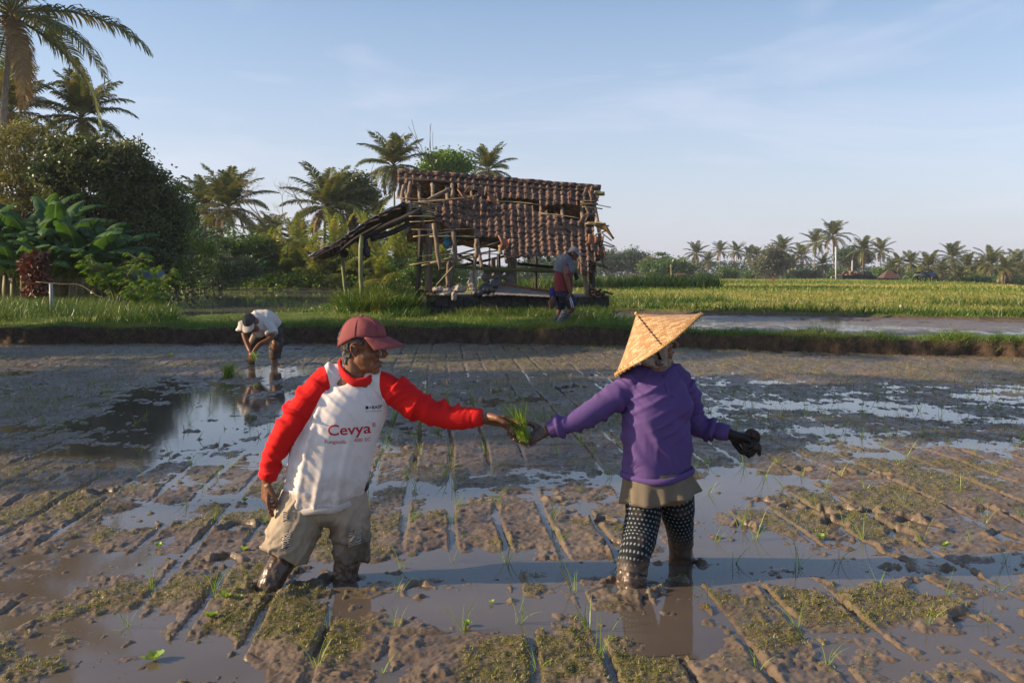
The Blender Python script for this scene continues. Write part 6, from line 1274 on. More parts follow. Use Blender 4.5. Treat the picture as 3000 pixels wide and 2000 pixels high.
V, F = remesh(M, .005, 3); link('waist_bag', mesh('waist_bag', sub(V), F, [simple('black nylon', (.012, .012, .015), .45, .3, 12, .3, 60)]), man, label='black pouch worn on the right hip')

# ------------------------------------------------------------------ WOMAN in purple
wom = thing('person', 'woman in conical woven hat, purple polo sweater and dotted trousers taking the seedlings', 'person', G(1930, 1690)); mo = Vector(wom.location)
hM = head_frame(P(1922, 1061, 4.47), R(6), R(2), 0); hh = .190
B = MB(); add_head(B, hM, hh, [(P(1912, 1010, 4.48), (.048, .05)), (P(1918, 1060, 4.48), (.05, .05)), (P(1926, 1110, 4.48), (.07, .06))])
B.tube(px_pts([(1926, 1100, 4.48), (1922, 1200, 4.48), (1925, 1340, 4.48), (1930, 1470, 4.48)]), [(.09, .07), (.12, .09), (.12, .09), (.14, .10)], 12, up=(0, -1, 0))
LA = px_pts([(1846, 1130, 4.46), (1775, 1182, 4.43), (1712, 1222, 4.40), (1655, 1244, 4.40), (1618, 1256, 4.40)]); RA = px_pts([(1998, 1125, 4.58), (2022, 1190, 4.63), (2036, 1240, 4.63), (2085, 1258, 4.60), (2125, 1266, 4.58)])
B.tube(LA + [P(1603, 1259, 4.40)], [.048, .044, .038, .030, .025, .025], 10); B.tube(RA + [P(2138, 1270, 4.58)], [.048, .044, .038, .030, .025, .025], 10)
hand(B, P(1604, 1260, 4.40), (-1, -.05, -.42), (-.10, -.45, .85), 1, (.40, .45, .5, .6), 1.10, thumb=(.25, .80), pinch=.05, spread=.10)
hand(B, P(2140, 1272, 4.58), (1, -.1, -.40), (-.2, -.5, -.8), 1, (.9, 1.0, 1.1, 1.2), .98, thumb=(.5, .4))
for q, r in (([(1880, 1480, 4.46), (1868, 1600, 4.375), (1852, 1680, 4.32), (1848, 1780, 4.30)], [(.06, .06), (.055, .055), (.060, .062), (.066, .066)]), ([(1983, 1480, 4.54), (1991, 1580, 4.62), (1996, 1630, 4.66), (1998, 1720, 4.67)], [(.06, .06), (.048, .05), (.052, .055), (.056, .058)])): B.tube(spline(px_pts(q), 12), spline(r, 12), 14, up=(0, -1, 0))
V, F = remesh(B, .0042, 3); L, nr = shape_face(V, hM, hh, .8); N = vnormals(V, F)
hd = np.linalg.norm(V - np.array(P(1560, 1280, 4.40)), axis=1); mud = np.maximum(mudamt(V, .20, .30, 13), .9 * sstep(.10, .06, hd + .02 * fbm3(V[:, 0] * 40, V[:, 1] * 40, V[:, 2] * 40, 2, 7))); lowz = V[:, 2] < .12; V[lowz] += N[lowz] * (.008 * ridge(fbm3(V[lowz, 0] * 22, V[lowz, 1] * 22, V[lowz, 2] * 18, 3, 19)))[:, None]
link('body', mesh('body', sub(V), F, [SKIN2], True, {'mud': mud}), wom)
# black glove on the far hand with the clod it holds
gl = V[:, 0] > P(2126, 1270, 4.58).x; W, F2 = shell(V, F, gl, .004, .003, 7, 40); link('glove', mesh('glove', sub(W), F2, [simple('wet black glove', (.010, .009, .008), .55, .4, 20, .4, 60)]), wom)
M = MB(); g = np.random.default_rng(21)
for k in range(16): M.ball(P(2190 + g.uniform(-16, 26), 1298 + g.uniform(-26, 26), 4.56 + g.uniform(-.025, .025)), g.uniform(.014, .024), 8)
for k in range(5): a = P(2185 + k * 9, 1310, 4.56); M.tube([a, a + Vector((g.normal() * .01, 0, -.035 - .02 * g.random()))], [.010, .003], 6)
V2, F2 = remesh(M, .006, 2); N2 = vnormals(V2, F2); V2 += N2 * (.009 * ridge(fbm3(V2[:, 0] * 40, V2[:, 1] * 40, V2[:, 2] * 40, 3, 3)))[:, None]
link('mud_clod', mesh('mud_clod', V2 , F2, [simple('dark clod', (.030, .021, .015), .6, .5, 30, .8, 70)]), None, None, 'dark wet clod of mud and roots held in the woman\'s gloved hand', 'mud clod')
# headscarf
sc_ = NT('patterned headscarf'); n_ = sc_.vor(22, out='Distance'); _e = sc_.noise(16, 3, dist=1.2); SCARF = sc_.fin(sc_.mix(sc_.rng(_e, .63, .70), sc_.mix(sc_.rng(n_, .05, .1), (.20, .165, .13), (.30, .25, .195)), (.09, .06, .05)), .9, .2, sc_.bump(sc_.noise(18, 4, dist=1), .6, .01))
Ra = np.hypot(L[:, 0] - .42, (L[:, 2] - .40) * .62); msk = nr & (L[:, 2] > -.22) & ~((L[:, 0] > .15 + .10 * (np.abs(L[:, 1]) / .3)) & (L[:, 2] > .10) & (L[:, 2] < .72)) & ~((L[:, 2] < .05) & (L[:, 0] < -.36))
W, F2 = shell(V, F, msk, .010, .004, 5, 25); fo = .006 * ridge(fbm3(W[:, 0] * 30 + W[:, 2] * 30, W[:, 1] * 8, W[:, 2] * 12, 2, 9)); W = W + vnormals(W, F2) * fo[:, None]; link('headscarf', mesh('headscarf', sub(W), F2, [SCARF]), wom)
M = MB(); M.tube(spline(px_pts([(1905, 1000, 4.39), (1925, 1030, 4.395), (1938, 1058, 4.41), (1946, 1066, 4.43)]), 9), [(.010, .004)] * 9, 6); 
M.V = [v - np.array(mo) for v in M.V]; M.build('chin_strap', simple('black strap', (.012, .011, .012), .8), wom)
M = MB()
for q, r in ((( 1938, 1064, 4.40), (.030, .02, .018)), ((1915, 1062, 4.40), (.045, .02, .016)), ((1890, 1052, 4.40), (.045, .025, .020)), ((1925, 1070, 4.39), (.02, .012, .014))): M.ball(P(*q), r, 10)
V3, F3 = remesh(M, .005, 3); link('scarf_knot', mesh('scarf_knot', sub(V3), F3, [SCARF]), wom)
# sweater
_, PUR = clothmat('purple sweatshirt', (.095, .055, .185), .15, (.055, .038, .085), 5, dirtamt=.6)
TR = [(1924, 1378), (1923, 1300), (1921, 1225), (1924, 1165), (1926, 1125), (1926, 1098), (1926, 1082)]; TRr = [(.160, .140), (.160, .135), (.158, .138), (.152, .130), (.135, .105), (.090, .080), (.055, .055)]
tp = px_pts([(a, b, 4.48) for a, b in TR]); B = MB(); B.tube(spline(tp, 26), spline(TRr, 26), 28, up=(.6, -1, 0), sx=.9)
B.tube(spline(px_pts([(1838, 1132, 4.46), (1868, 1112, 4.47), (1925, 1098, 4.48), (1975, 1100, 4.52), (2000, 1122, 4.56)]), 14), spline([(.050, .05), (.060, .065), (.05, .055), (.055, .06), (.05, .05)], 14), 14); B.ball(P(1972, 1190, 4.455), (.095, .095, .085), 16); B.ball(P(1940, 1195, 4.435), (.11, .085, .085), 16)
LAs = LA[:4] + [P(1622, 1254, 4.40)]; RAs = RA[:4] + [P(2120, 1265, 4.58)]; lr = [.066, .062, .054, .046, .040]; rr_ = [.062, .060, .058, .046, .039]
B.tube(spline(LAs, 20), spline([(a, a) for a in lr], 20), 18); B.tube(spline(RAs, 20), spline([(a, a) for a in rr_], 20), 18)
V, F = remesh(B, .005, 26, fac=.6); N = vnormals(V, F); la, ld, lb = chain(V, LAs, lr); ra, rd, rb = chain(V, RAs, rr_); ta, td, tb = chain(V, tp, [r[0] for r in TRr]); sl = np.minimum(lb, rb); isl = sstep(.15, -.15, sl - tb); lx = lb < rb; al = np.where(lx, la, ra); ang = V[:, 2] * 14 + V[:, 1] * 12
fs = crease(al + .03 * ang * .4, V, .065, 43, 2.6, (7, 7, 7)) * (.016 + .008 * np.exp(-((al - .26) / .09) ** 2)) + .006 * crease(al - .02 * ang, V, .042, 44)
ft = (.011 * crease(V[:, 0] * .8 + V[:, 2] * .5, V, .10, 47, 2.4, (5, 4, 4)) + .006 * crease(V[:, 2] - .5 * V[:, 0], V, .06, 49, 2.4, (6, 5, 5))) * sstep(-.01, .10, ta) + .004 * crease(V[:, 0], V, .07, 48, 2.0, (5, 4, 3)) * sstep(.16, .05, ta - .12); pit = np.linalg.norm(V - np.array(P(1850, 1190, 4.40)), axis=1)
ft = ft + .010 * np.exp(-(pit / .09) ** 2) * crease(V[:, 0] * .6 + V[:, 2] * .8, V, .04, 54, 1.5); V = V + N * (fs * isl + ft * (1 - isl))[:, None]
V[:, 2] -= .018 * np.exp(-(ta / .03) ** 2) * (1 - isl) * sstep(4.55, 4.35, V[:, 1])
link('sweater', mesh('sweater', sub(V), F, [PUR], True, {'mud': np.zeros(len(V))}), wom); bvh = BVHTree.FromPolygons([tuple(v) for v in V], [list(map(int, f)) for ff in F for f in ff])
def on(bv, px, py, off=.004, Y0=3.6):
    q = P(px, py, 4.4); hit = bv.ray_cast(Vector((q.x, Y0, q.z)), Vector((0, 1, 0))); return Vector((q.x, (hit[0].y if hit[0] else 4.45) - off, q.z))
# hem band, cuffs, placket, collar, buttons
M = MB(); rg = []
for k in range(41):
    a = 2 * math.pi * k / 40; r_ = 1 + .02 * math.sin(5 * a); c = P(1924, 1380, 4.48); rg.append(c + Vector((.160 * math.cos(a) * r_, -.152 * math.sin(a) * r_, .010 * math.cos(a) - .014 * max(math.sin(a), 0) + .006 * math.sin(3 * a))) - mo)
M.tube(rg, [(.010, .016)] * 41, 8, up=(0, 0, 1), cap=False); M.build('hem_band', PUR, wom)
for (a, b) in ((LAs[-2], LAs[-1]), (RAs[-2], RAs[-1])):
    d = (b - a).normalized(); M = MB(); M.tube([b - d * .035 - mo, b - d * .028 - mo, b + d * .022 - mo, b + d * .026 - mo], [.038, .0425, .038, .031], 20); M.build('cuff', PUR, wom)
M = MB(); M.tube([on(bvh, x, y, .001) - mo for x, y in ((1945, 1098), (1951, 1120), (1957, 1142), (1960, 1160))], [(.013, .003)] * 4, 6); M.build('placket', PUR, wom)
M = MB(); cc = P(1928, 1086, 4.475)   # polo collar wings
for side in (1, -1):
    V_ = []; n = 9
    for i in range(n):
        a = (-.2 + 1.55 * i / (n - 1)) if side > 0 else (3.3 - 1.45 * i / (n - 1)); b = Vector((math.cos(a), -math.sin(a), 0)); top_ = cc + Vector((b.x * .060, b.y * .060, .018 - .022 * max(-b.y, 0))); w_ = .038 + .03 * (i / (n - 1)) ** 2; low_ = cc + Vector((b.x * .092, b.y * .098, -.012 - w_ * .8 * max(-b.y, .1)))
        V_ += [top_, (top_ + low_) / 2 + Vector((b.x, b.y, 0)) * .010, low_]
    V_ = [v - mo for v in V_]; k = len(V_); o_ = [v + Vector((0, .004, -.004)) for v in V_]; Q = [[i * 3 + j, i * 3 + j + 1, (i + 1) * 3 + j + 1, (i + 1) * 3 + j] for i in range(n - 1) for j in (0, 1)]; M.add([tuple(v) for v in V_ + o_], Q + [[q + k for q in reversed(f)] for f in Q])
M.build('collar', PUR, wom)
# undershirt skirt
_, UND = clothmat('faded olive brown cloth', (.15, .125, .09), .2, (.08, .065, .05), 5)
B = []; n = 72; rows = 12; Q = []
for i in range(rows):
    t = i / (rows - 1)
    for j in range(n):
        a = 2 * math.pi * j / n; rx = .150 + .012 * t + .020 * t * max(math.cos(a), 0) ** 2; ry = .138 + .020 * t; rip = .016 * t * math.sin(a * 7 + 1.8 * math.sin(a * 2)) + .008 * t * math.sin(a * 13 + 1); c = P(1922 + 5 * t, 1374 + 76 * t, 4.47)
        z = .012 * math.cos(a) * 2 * t - .014 * t * max(math.sin(a), 0) + .006 * t * math.sin(a * 5 + 2); B.append(c + Vector(((rx + rip) * math.cos(a), -(ry + rip) * math.sin(a), z)) - mo)
for i in range(rows - 1):
    for j in range(n): Q.append([i * n + j, i * n + (j + 1) % n, (i + 1) * n + (j + 1) % n, (i + 1) * n + j])
m_ = len(B); B += [Vector((b.x * .985, b.y * .985, b.z)) for b in B]; Q += [[q + m_ for q in reversed(f)] for f in Q[:]]; Q += [[(rows - 1) * n + j, (rows - 1) * n + (j + 1) % n, m_ + (rows - 1) * n + (j + 1) % n, m_ + (rows - 1) * n + j] for j in range(n)]
link('undershirt', mesh('undershirt', [tuple(b) for b in B], [Q], [UND], True, {'mud': np.zeros(len(B))}), wom)
# dotted trousers
t_ = NT('black dotted trousers'); uv = t_.n.new('ShaderNodeUVMap').outputs[0]; mp = t_.mapping(uv, (25, 43, 1)); sp = t_.n.new('ShaderNodeSeparateXYZ'); t_.l.new(mp, sp.inputs[0])
fy = t_.math('FRACT', sp.outputs[1]); row = t_.math('FLOOR', sp.outputs[1]); odd = t_.math('MULTIPLY', t_.math('MODULO', row, 2.0), .5); fx = t_.math('FRACT', t_.math('ADD', sp.outputs[0], odd)); dx = t_.math('SUBTRACT', fx, .5); dy = t_.math('SUBTRACT', fy, .5)
r2 = t_.math('SQRT', t_.math('ADD', t_.math('MULTIPLY', dx, dx), t_.math('MULTIPLY', t_.math('MULTIPLY', dy, dy), 1.35))); dot = t_.rng(r2, .22, .27, 1, 0); c_ = t_.mix(dot, (.008, .008, .013), (.17, .23, .24))
m_ = t_.attr('mud'); c_ = t_.mix(t_.math('MULTIPLY', t_.rng(t_.noise(9, 5), .52, .66), .5), c_, (.07, .055, .045)); c_ = t_.mix(m_, c_, t_.mix(t_.rng(t_.noise(30, 5), .35, .65), (.050, .036, .027), (.11, .08, .06)))
DOT = t_.fin(c_, t_.rng(m_, 0, 1, .85, .38), .25, t_.bump(t_.noise(30, 4, dist=.5), .4, .004)); M = MB()
for pts, rad, sd_ in (([(1892, 1400, 4.47), (1888, 1460, 4.46), (1876, 1560, 4.41), (1860, 1625, 4.35), (1850, 1682, 4.32)], [(.08, .09), (.086, .090), (.085, .090), (.077, .085), (.071, .075)], 1), ([(1970, 1400, 4.50), (1982, 1460, 4.53), (1991, 1550, 4.60), (1994, 1610, 4.64), (1996, 1640, 4.66)], [(.09, .11), (.090, .105), (.071, .09), (.062, .075), (.058, .066)], 2)):
    V, Q, T, U = legtube(px_pts(pts), rad, 44, 44, .006, sd_ * 31); M.add(V, Q, T, U * np.array([1.0, 1.0]))
V, F = M.arrays(); mud = np.clip(sstep(.12, .06, V[:, 2] + .07 * fbm3(V[:, 0] * 15, V[:, 1] * 15, V[:, 2] * 15, 3, 33)) + .8 * ((V[:, 0] > P(1940, 1600, 4.6).x)) * sstep(.20, .09, V[:, 2] + .08 * fbm3(V[:, 0] * 15, V[:, 1] * 15, V[:, 2] * 15, 3, 34)), 0, 1)
me = mesh('trousers', sub(V), F, [DOT], True, {'mud': mud}, uv=np.concatenate(M.U)); link('trousers', me, wom)
# fix the seam where u wraps
ul = me.uv_layers[0].data; co = np.empty(len(ul) * 2, np.float32); ul.foreach_get('uv', co); co = co.reshape(-1, 2)
for p in me.polygons:
    if p.loop_total == 4:
        s_ = p.loop_start; u4 = co[s_:s_ + 4, 0]
        if u4.max() - u4.min() > .5: co[s_:s_ + 4, 0] = np.where(u4 < .5, u4 + 1, u4)
ul.foreach_set('uv', co.ravel())
# conical hat
ax = Vector((-.58, .085, .81)).normalized(); hc = P(1929, 1009, 4.475); e1 = ax.cross(Vector((0, 1, 0))).normalized(); e2 = ax.cross(e1).normalized(); Hh, Hr = .170, .236
t_ = NT('woven bamboo'); uv = t_.n.new('ShaderNodeUVMap').outputs[0]; br = t_.n.new('ShaderNodeTexBrick'); t_.l.new(t_.mapping(uv, (1, 1, 1), rot=(0, 0, .60)), br.inputs['Vector']); br.inputs['Scale'].default_value = 22; br.offset = .35; br.inputs['Mortar Size'].default_value = .02; br.inputs['Brick Width'].default_value = .55; br.inputs['Row Height'].default_value = .22
br.inputs['Color1'].default_value = (.34, .185, .075, 1); br.inputs['Color2'].default_value = (.74, .53, .29, 1); br.inputs['Mortar'].default_value = (.16, .085, .035, 1); br.inputs['Bias'].default_value = -.25
c_ = t_.mix(t_.rng(t_.noise(7, 3), .3, .7, 0, .25), br.outputs['Color'], (.42, .22, .09)); HAT = t_.fin(c_, .45, .4, t_.bump(br.outputs['Fac'], -.6, .003))

V = []; Q = []; U = []; n = 96; rows = 14; kk = Hr / math.hypot(Hr, Hh)
def hatp(t, a, off=0.0):
    prof = t + .03 * math.sin(math.pi * t); r = Hr * t; z = Hh * (1 - prof) + .006 * math.sin(3 * a) * t; return hc + ax * (z + off) + e1 * (r * math.cos(a)) + e2 * (r * math.sin(a)) - mo
for lay in (0, -.004):
    for i in range(rows):
        t = .015 + .985 * i / (rows - 1)
        for j in range(n): a = 2 * math.pi * j / n; V.append(hatp(t, a, lay)); s_ = math.hypot(Hr, Hh) * t; U.append((s_ * math.cos(a * kk), s_ * math.sin(a * kk)))
m_ = rows * n
for i in range(rows - 1):
    for j in range(n): a, b, c, d = i * n + j, i * n + (j + 1) % n, (i + 1) * n + (j + 1) % n, (i + 1) * n + j; Q += [[a, b, c, d], [m_ + d, m_ + c, m_ + b, m_ + a]]
Q += [[(rows - 1) * n + j, (rows - 1) * n + (j + 1) % n, m_ + (rows - 1) * n + (j + 1) % n, m_ + (rows - 1) * n + j] for j in range(n)]
ht = link('hat', mesh('hat', [tuple(v) for v in V], [Q], [HAT], True, None, U), wom, label='conical hat of woven bamboo with a dashed black line')
M = MB(); M.tube([hatp(1.0, 2 * math.pi * k / 64, -.002) for k in range(65)], [(.0075, .005)] * 65, 8, up=tuple(ax), cap=False); M.build('rim', simple('bamboo rim', (.30, .17, .07), .45, .3, 30), ht)
M = MB()
zz = []
for k in range(44): a = 2 * math.pi * k / 44; zz += [hatp(.955, a, .003), hatp(1.0, a + .01, .008), hatp(1.032, a + .02, -.004), hatp(1.0, a + .03, -.010)]
M.tube(zz, .0016, 4)
M.build('rim_stitching', simple('yellow stitching', (.62, .42, .12), .6), ht)
best = min(range(360), key=lambda d: (lambda p: ((to_px(np.array([p.x]), np.array([p.y]), np.array([p.z]))[0][0] - 1930) ** 2 + (to_px(np.array([p.x]), np.array([p.y]), np.array([p.z]))[1][0] - 998) ** 2 + (0 if p.y < hc.y else 1e6)))(hatp(.97, math.radians(d)) + mo)); a0 = math.radians(best); M = MB()
for k in range(10):
    t = .09 + .088 * k; p0, p1, p2 = hatp(t, a0 - .012 / t * .25, .0045), hatp(t + .028, a0, .0045), hatp(t + .056, a0 + .010 / t * .25, .0045); M.tube([p0, p1, p2], [(.0035, .001)] * 3, 5, up=tuple(ax))
M.build('dark_dashes', simple('black cane', (.02, .015, .015), .6), ht); M = MB(); M.ball(hatp(.0, 0, .002), .008, 8); M.build('tip_knot', simple('yellow cane', (.60, .40, .12), .6), ht)
# bracelet
M = MB(); c = P(1596, 1258, 4.40) - mo; dd_ = Vector((-1, 0, -.3)).normalized(); s1_ = dd_.cross(Vector((0, 1, 0))).normalized(); M.tube([c + (s1_ * math.cos(a) + Vector((0, 1, 0)) * math.sin(a)) * .0275 for a in np.linspace(0, 2 * math.pi, 20)], .0018, 5, cap=False); M.build('bracelet', simple('pale cord', (.4, .22, .15), .6), wom)
# the bunch being handed over
bd = P(1541, 1296, 4.375); bundle('seedling_bunch', 130, .20, .012, 'fresh green bunch of rice seedlings passing from the man\'s hand to the woman\'s', bd, (0, R(-20), 0), 51, (.05, .55), roots_=True)
# ------------------------------------------------------------------ the man bending to plant, in the middle distance
bend = thing('person', 'man in grey cap with pale brim and white T-shirt bending down to plant seedlings', 'person', G(770, 1068)); mo = Vector(bend.location)
Y0 = 14.7; hh = .235; hM = head_frame(P(741, 958, 14.22), R(-100), R(52), 0)
B = MB(); add_head(B, hM, hh, [(P(740, 938, 14.32), (.06, .06)), (P(750, 945, 14.42), (.065, .065)), (P(760, 950, 14.5), (.10, .08))])
B.tube(px_pts([(752, 950, 14.50), (778, 938, 14.72), (800, 952, 14.98)]), [(.15, .09), (.15, .10), (.14, .10)], 14, up=(0, 0, 1))
aL = px_pts([(716, 955, 14.45), (716, 980, 14.38), (726, 1012, 14.32), (733, 1030, 14.25)]); aR = px_pts([(790, 962, 14.45), (794, 990, 14.38), (762, 1008, 14.28), (747, 1024, 14.22)])
for q in (aL, aR): B.tube(spline(q, 10), spline([(.055,) * 2, (.045,) * 2, (.036,) * 2, (.028,) * 2], 10), 10)
hand(B, aL[-1], (.12, -.1, -1), (.5, .6, 0), -1, (.7, .8, .9, 1.0), 1.0); hand(B, aR[-1], (-.45, 0, -1), (-.5, .5, 0), 1, (.7, .8, .9, 1.0), 1.0)
for q in ([(768, 960, 14.9), (740, 1005, 14.80), (737, 1040, 14.85), (737, 1075, 14.9)], [(800, 962, 14.95), (808, 1005, 14.68), (803, 1040, 14.72), (804, 1085, 14.70)]): B.tube(spline(px_pts(q), 14), spline([(.09, .09), (.07, .075), (.055, .058), (.045, .048)], 14), 12, up=(0, -1, 0))
V, F = remesh(B, .009, 2); L, nr = shape_face(V, hM, hh); link('body', mesh('body', sub(V), F, [SKIN], True, {'mud': .9 * mudamt(V, .03, .10, 5)}), bend)
_, GCAP = clothmat('dark grey cap cloth', (.075, .068, .065), .2); _, PBR = clothmat('pale brim cloth', (.50, .44, .36), .1)
cap(bend, hM, hh, mo, GCAP, 1.13, (.52, .68, .70), brim=(.86, .62), brimmat=PBR)
_, WT = clothmat('dusty white cotton', (.56, .52, .48), .12, (.36, .29, .22), 5)
B = MB(); B.tube(spline(px_pts([(742, 962, 14.36), (750, 948, 14.46), (768, 936, 14.66), (786, 938, 14.84), (800, 950, 15.0)]), 14), spline([(.10, .06), (.19, .11), (.19, .14), (.175, .14), (.15, .12)], 14), 20, up=(.3, 0, 1))
B.ball(P(758, 966, 14.52), (.12, .10, .12), 12); B.ball(P(775, 962, 14.62), (.10, .1, .11), 12)
B.tube(spline(px_pts([(728, 945, 14.46), (715, 957, 14.42), (710, 972, 14.40)]), 7), spline([(.095,) * 2, (.095,) * 2, (.090,) * 2], 7), 14); B.tube(spline(px_pts([(778, 950, 14.50), (791, 964, 14.44), (796, 980, 14.40)]), 7), spline([(.095,) * 2, (.10,) * 2, (.098,) * 2], 7), 14)
V, F = remesh(B, .010, 4); N = vnormals(V, F); V += N * (.014 * crease(V[:, 0] * .7 + V[:, 2] * .7, V, .10, 3, 2.4, (5, 5, 5)))[:, None]; link('shirt', mesh('shirt', sub(V), F, [WT], True, {'mud': np.zeros(len(V))}), bend)
M = MB(); M.ball(P(743, 962, 14.28) - mo, (.085, .04, .055), 12); M.build('neckline', SKIN, bend, attr='mud')
_, DPA = clothmat('dark muddy trousers', (.050, .042, .040), .3, (.13, .09, .07), 5)
B = MB(); B.ball(P(800, 962, 14.98), (.17, .17, .16), 16)
for q in ([(778, 965, 14.93), (757, 990, 14.84), (741, 1012, 14.82), (739, 1028, 14.83)], [(803, 970, 14.95), (810, 1000, 14.74), (806, 1030, 14.72), (806, 1050, 14.72)]): B.tube(spline(px_pts(q), 12), spline([(.12, .12), (.11, .11), (.095, .095), (.085, .085)], 12), 14, up=(0, -1, 0))
V, F = remesh(B, .010, 3); N = vnormals(V, F); V += N * (.015 * crease(V[:, 2] + .4 * V[:, 0], V, .09, 6, 2.5, (6, 6, 6)))[:, None]; link('trousers', mesh('trousers', sub(V), F, [DPA], True, {'mud': .6 * mudamt(V, .15, .35, 6)}), bend)
bundle('seedling_bunch', 60, .20, .018, 'small lime green bunch of seedlings in the bending man\'s hands', P(741, 1032, 14.18), (R(35), R(140), 0), 61, (.1, .9))
# ------------------------------------------------------------------ the man walking along the bank
walk = thing('person', 'man walking along the bank in grey cap, shoulder cloth, red shirt, navy shorts and boots', 'person', (P(1645, 955, 19.8).x, 19.8, .36)); mo = Vector(walk.location); Yw = 19.8
hh = .235; hM = head_frame(P(1676, 762, Yw), R(-6), R(12), 0); B = MB(); add_head(B, hM, hh, [(P(1668, 742, Yw), (.06, .06)), (P(1663, 762, Yw), (.065, .06)), (P(1655, 780, Yw), (.10, .08))])
B.tube(px_pts([(1658, 770, Yw), (1650, 820, Yw), (1650, 860, Yw)]), [(.12, .15), (.12, .15), (.13, .15)], 14, up=(0, -1, 0))
aN = px_pts([(1657, 782, Yw - .22), (1660, 815, Yw - .24), (1668, 848, Yw - .22), (1671, 860, Yw - .20)]); aF = px_pts([(1640, 785, Yw + .2), (1628, 810, Yw + .22), (1640, 845, Yw + .2)])
B.tube(spline(aN, 10), spline([(.06,) * 2, (.048,) * 2, (.034,) * 2, (.028,) * 2], 10), 10); B.tube(spline(aF, 8), spline([(.05,) * 2, (.042,) * 2, (.03,) * 2], 8), 10); hand(B, aN[-1], (-.25, 0, -1), (-.8, .4, .1), -1, (.7, .8, .9, 1.0), 1.05)
for q, d in (([(1655, 858, Yw), (1678, 898, Yw - .06), (1658, 920, Yw - .05)], 0), ([(1648, 858, Yw), (1642, 900, Yw + .12), (1634, 930, Yw + .12)], 1)): B.tube(spline(px_pts(q), 10), spline([(.10, .10), (.068, .07), (.055, .055)], 10), 12, up=(0, -1, 0))
V, F = remesh(B, .010, 2); L, nr = shape_face(V, hM, hh); link('body', mesh('body', sub(V), F, [SKIN2], True, {'mud': np.zeros(len(V))}), walk)
W, F2 = shell(V, F, nr & (L[:, 0] < .1) & (L[:, 2] > .35) & ~((np.abs(L[:, 1]) > .29) & (L[:, 0] > -.12) & (L[:, 2] < .62)), .008); link('hair', mesh('hair', sub(W), F2, [simple('black hair', (.015, .013, .012), .6)]), walk)
_, GC2 = clothmat('grey cap cloth', (.20, .20, .21), .15); cap(walk, hM, hh, mo, GC2, 1.15, (.55, .72, .74), brim=(.88, .66))
_, RSH = clothmat('dull red cotton', (.17, .028, .036), .15, (.14, .03, .035), 4)
def cloth(name, tubes, mat, seed, amp=.012, per=.09, vox=.010, sm=4, kx=1, kz=.3, mud=False):
    B = MB()
    for pts, rad, up in tubes: B.tube(spline(px_pts(pts), 14), spline(rad, 14), 18, up=up)
    V, F = remesh(B, vox, sm); N = vnormals(V, F); V += N * (amp * crease(V[:, 0] * kx + V[:, 2] * kz, V, per, seed, 2.4, (5, 5, 4)))[:, None]
    return link(name, mesh(name, sub(V), F, [mat], True, {'mud': np.zeros(len(V))}), walk)
u = (0, -1, 0)
cloth('shirt', [([(1660, 760, Yw), (1652, 800, Yw), (1651, 835, Yw), (1651, 854, Yw)], [(.12, .18), (.175, .20), (.185, .20), (.185, .19)], u), ([(1662, 775, Yw - .17), (1666, 800, Yw - .22), (1669, 806, Yw - .22)], [(.08, .08), (.08, .08), (.075, .075)], u)], RSH, 71)
_, TOW = clothmat('grey shoulder cloth', (.12, .125, .145), .15, (.10, .10, .12), 4)
cloth('shoulder_cloth', [([(1662, 746, Yw), (1656, 762, Yw), (1650, 782, Yw), (1645, 800, Yw)], [(.09, .12), (.17, .23), (.19, .25), (.18, .245)], u), ([(1668, 770, Yw - .16), (1668, 790, Yw - .22), (1660, 804, Yw - .25)], [(.09, .08), (.10, .07), (.05, .04)], u)], TOW, 72, .014, .08)
_, NAV = clothmat('navy cotton', (.022, .028, .055), .2)
so = cloth('shorts', [([(1651, 850, Yw), (1652, 868, Yw)], [(.17, .18), (.17, .18)], u), ([(1655, 862, Yw - .08), (1668, 880, Yw - .08), (1680, 899, Yw - .07)], [(.13, .12), (.125, .11), (.105, .10)], u), ([(1648, 862, Yw + .09), (1643, 885, Yw + .11), (1640, 906, Yw + .12)], [(.12, .12), (.11, .11), (.09, .09)], u)], NAV, 73, .012, .10, kz=1, kx=.5)
for dx in (0, 5): M = MB(); M.tube([p - mo for p in px_pts([(1665 + dx, 868, Yw - .205), (1672 + dx, 885, Yw - .20), (1676 + dx, 902, Yw - .19)])], [(.010, .006)] * 3, 6, up=(0, -1, 0)); M.build('white_stripe', simple('white stripe', (.6, .6, .6), .8), so)
BOOT = simple('grey rubber boot', (.085, .095, .11), .4, .3, 6, .3, 12)
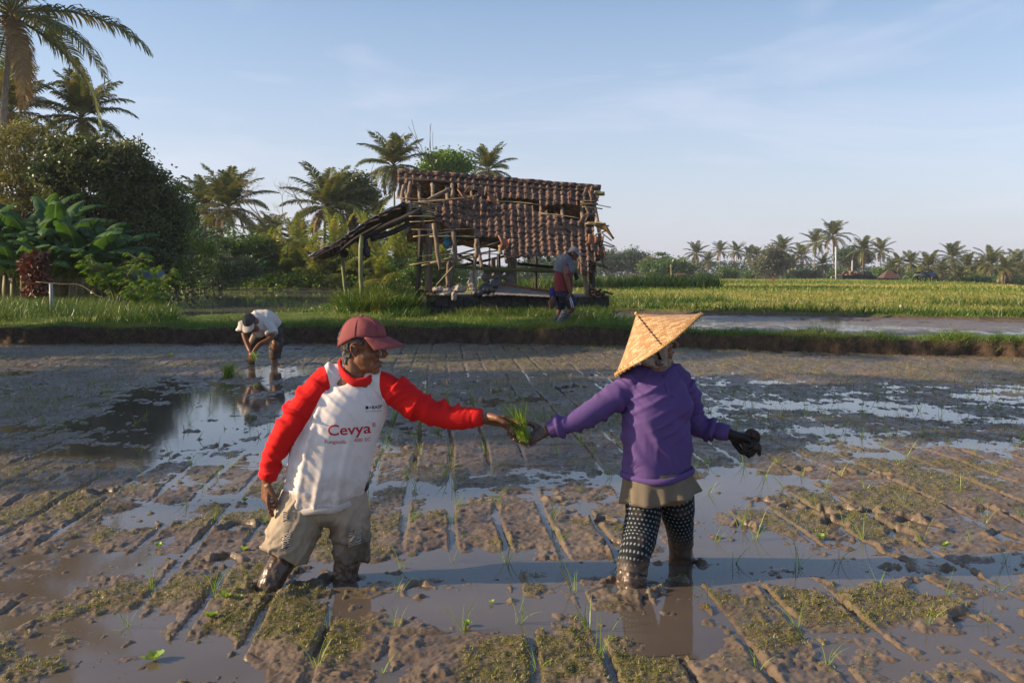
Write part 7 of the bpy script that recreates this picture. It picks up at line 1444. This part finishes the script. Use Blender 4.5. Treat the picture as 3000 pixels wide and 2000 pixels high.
for q, f in (([(1659, 913, Yw - .05), (1650, 928, Yw - .05), (1640, 942, Yw - .05)], [(1640, 940, Yw - .05), (1634, 950, Yw - .06), (1644, 956, Yw - .08), (1652, 958, Yw - .1)]), ([(1636, 928, Yw + .12), (1632, 940, Yw + .12), (1630, 950, Yw + .12)], [(1630, 948, Yw + .12), (1632, 955, Yw + .1), (1645, 958, Yw + .08), (1652, 959, Yw + .06)])):
    B = MB(); B.tube(px_pts(q), [(.105, .10), (.085, .08), (.07, .065)], 14, up=u); B.tube(px_pts(f), [(.07, .06), (.065, .055), (.05, .05), (.045, .045)], 12, up=u); V, F = remesh(B, .010, 2); N = vnormals(V, F); V += N * (.008 * crease(V[:, 2], V, .06, 8))[:, None]; link('boot', mesh('boot', sub(V), F, [BOOT]), walk)
def hang(name, pts, mat, seed):
    B = MB(); B.tube(spline(px_pts(pts[0]), 10), spline(pts[1], 10), 14, up=u); V, F = remesh(B, .010, 2); N = vnormals(V, F); V += N * (.012 * crease(V[:, 0], V, .05, seed))[:, None]; link(name, mesh(name, sub(V), F, [mat]), walk)
hang('waist_cloth', [[(1619, 842, Yw + .05), (1622, 862, Yw + .05), (1632, 880, Yw + .05)], [(.06, .06), (.09, .07), (.04, .04)]], simple('blue cloth', (.02, .03, .16), .8, .3, 8), 3)
hang('waist_bag', [[(1624, 868, Yw - .05), (1618, 888, Yw - .05), (1614, 904, Yw - .05)], [(.05, .05), (.085, .06), (.03, .03)]], simple('brown bag', (.075, .04, .03), .8, .4, 8), 4)
hang('cap_band', [[(1684, 798, Yw), (1689, 812, Yw), (1687, 822, Yw)], [(.03, .02), (.05, .03), (.015, .01)]], simple('dark cloth end', (.02, .02, .022), .8), 5)
# ================================================================== HAZE (one closed box of even air)
hb = MB(); hb.box((0, 240, 8), (840, 560, 26.0)); V, F = hb.arrays(); hm = bpy.data.materials.new('haze'); hm.use_nodes = True; hn = hm.node_tree.nodes; hn.clear(); ho = hn.new('ShaderNodeOutputMaterial'); pv_ = hn.new('ShaderNodeVolumePrincipled'); pv_.inputs['Density'].default_value = 0.00035; pv_.inputs['Color'].default_value = (.86, .9, 1, 1); pv_.inputs['Anisotropy'].default_value = 0.3; hm.node_tree.links.new(pv_.outputs[0], ho.inputs['Volume'])
link('haze', mesh('haze', V, F, [hm], False), kind='stuff')
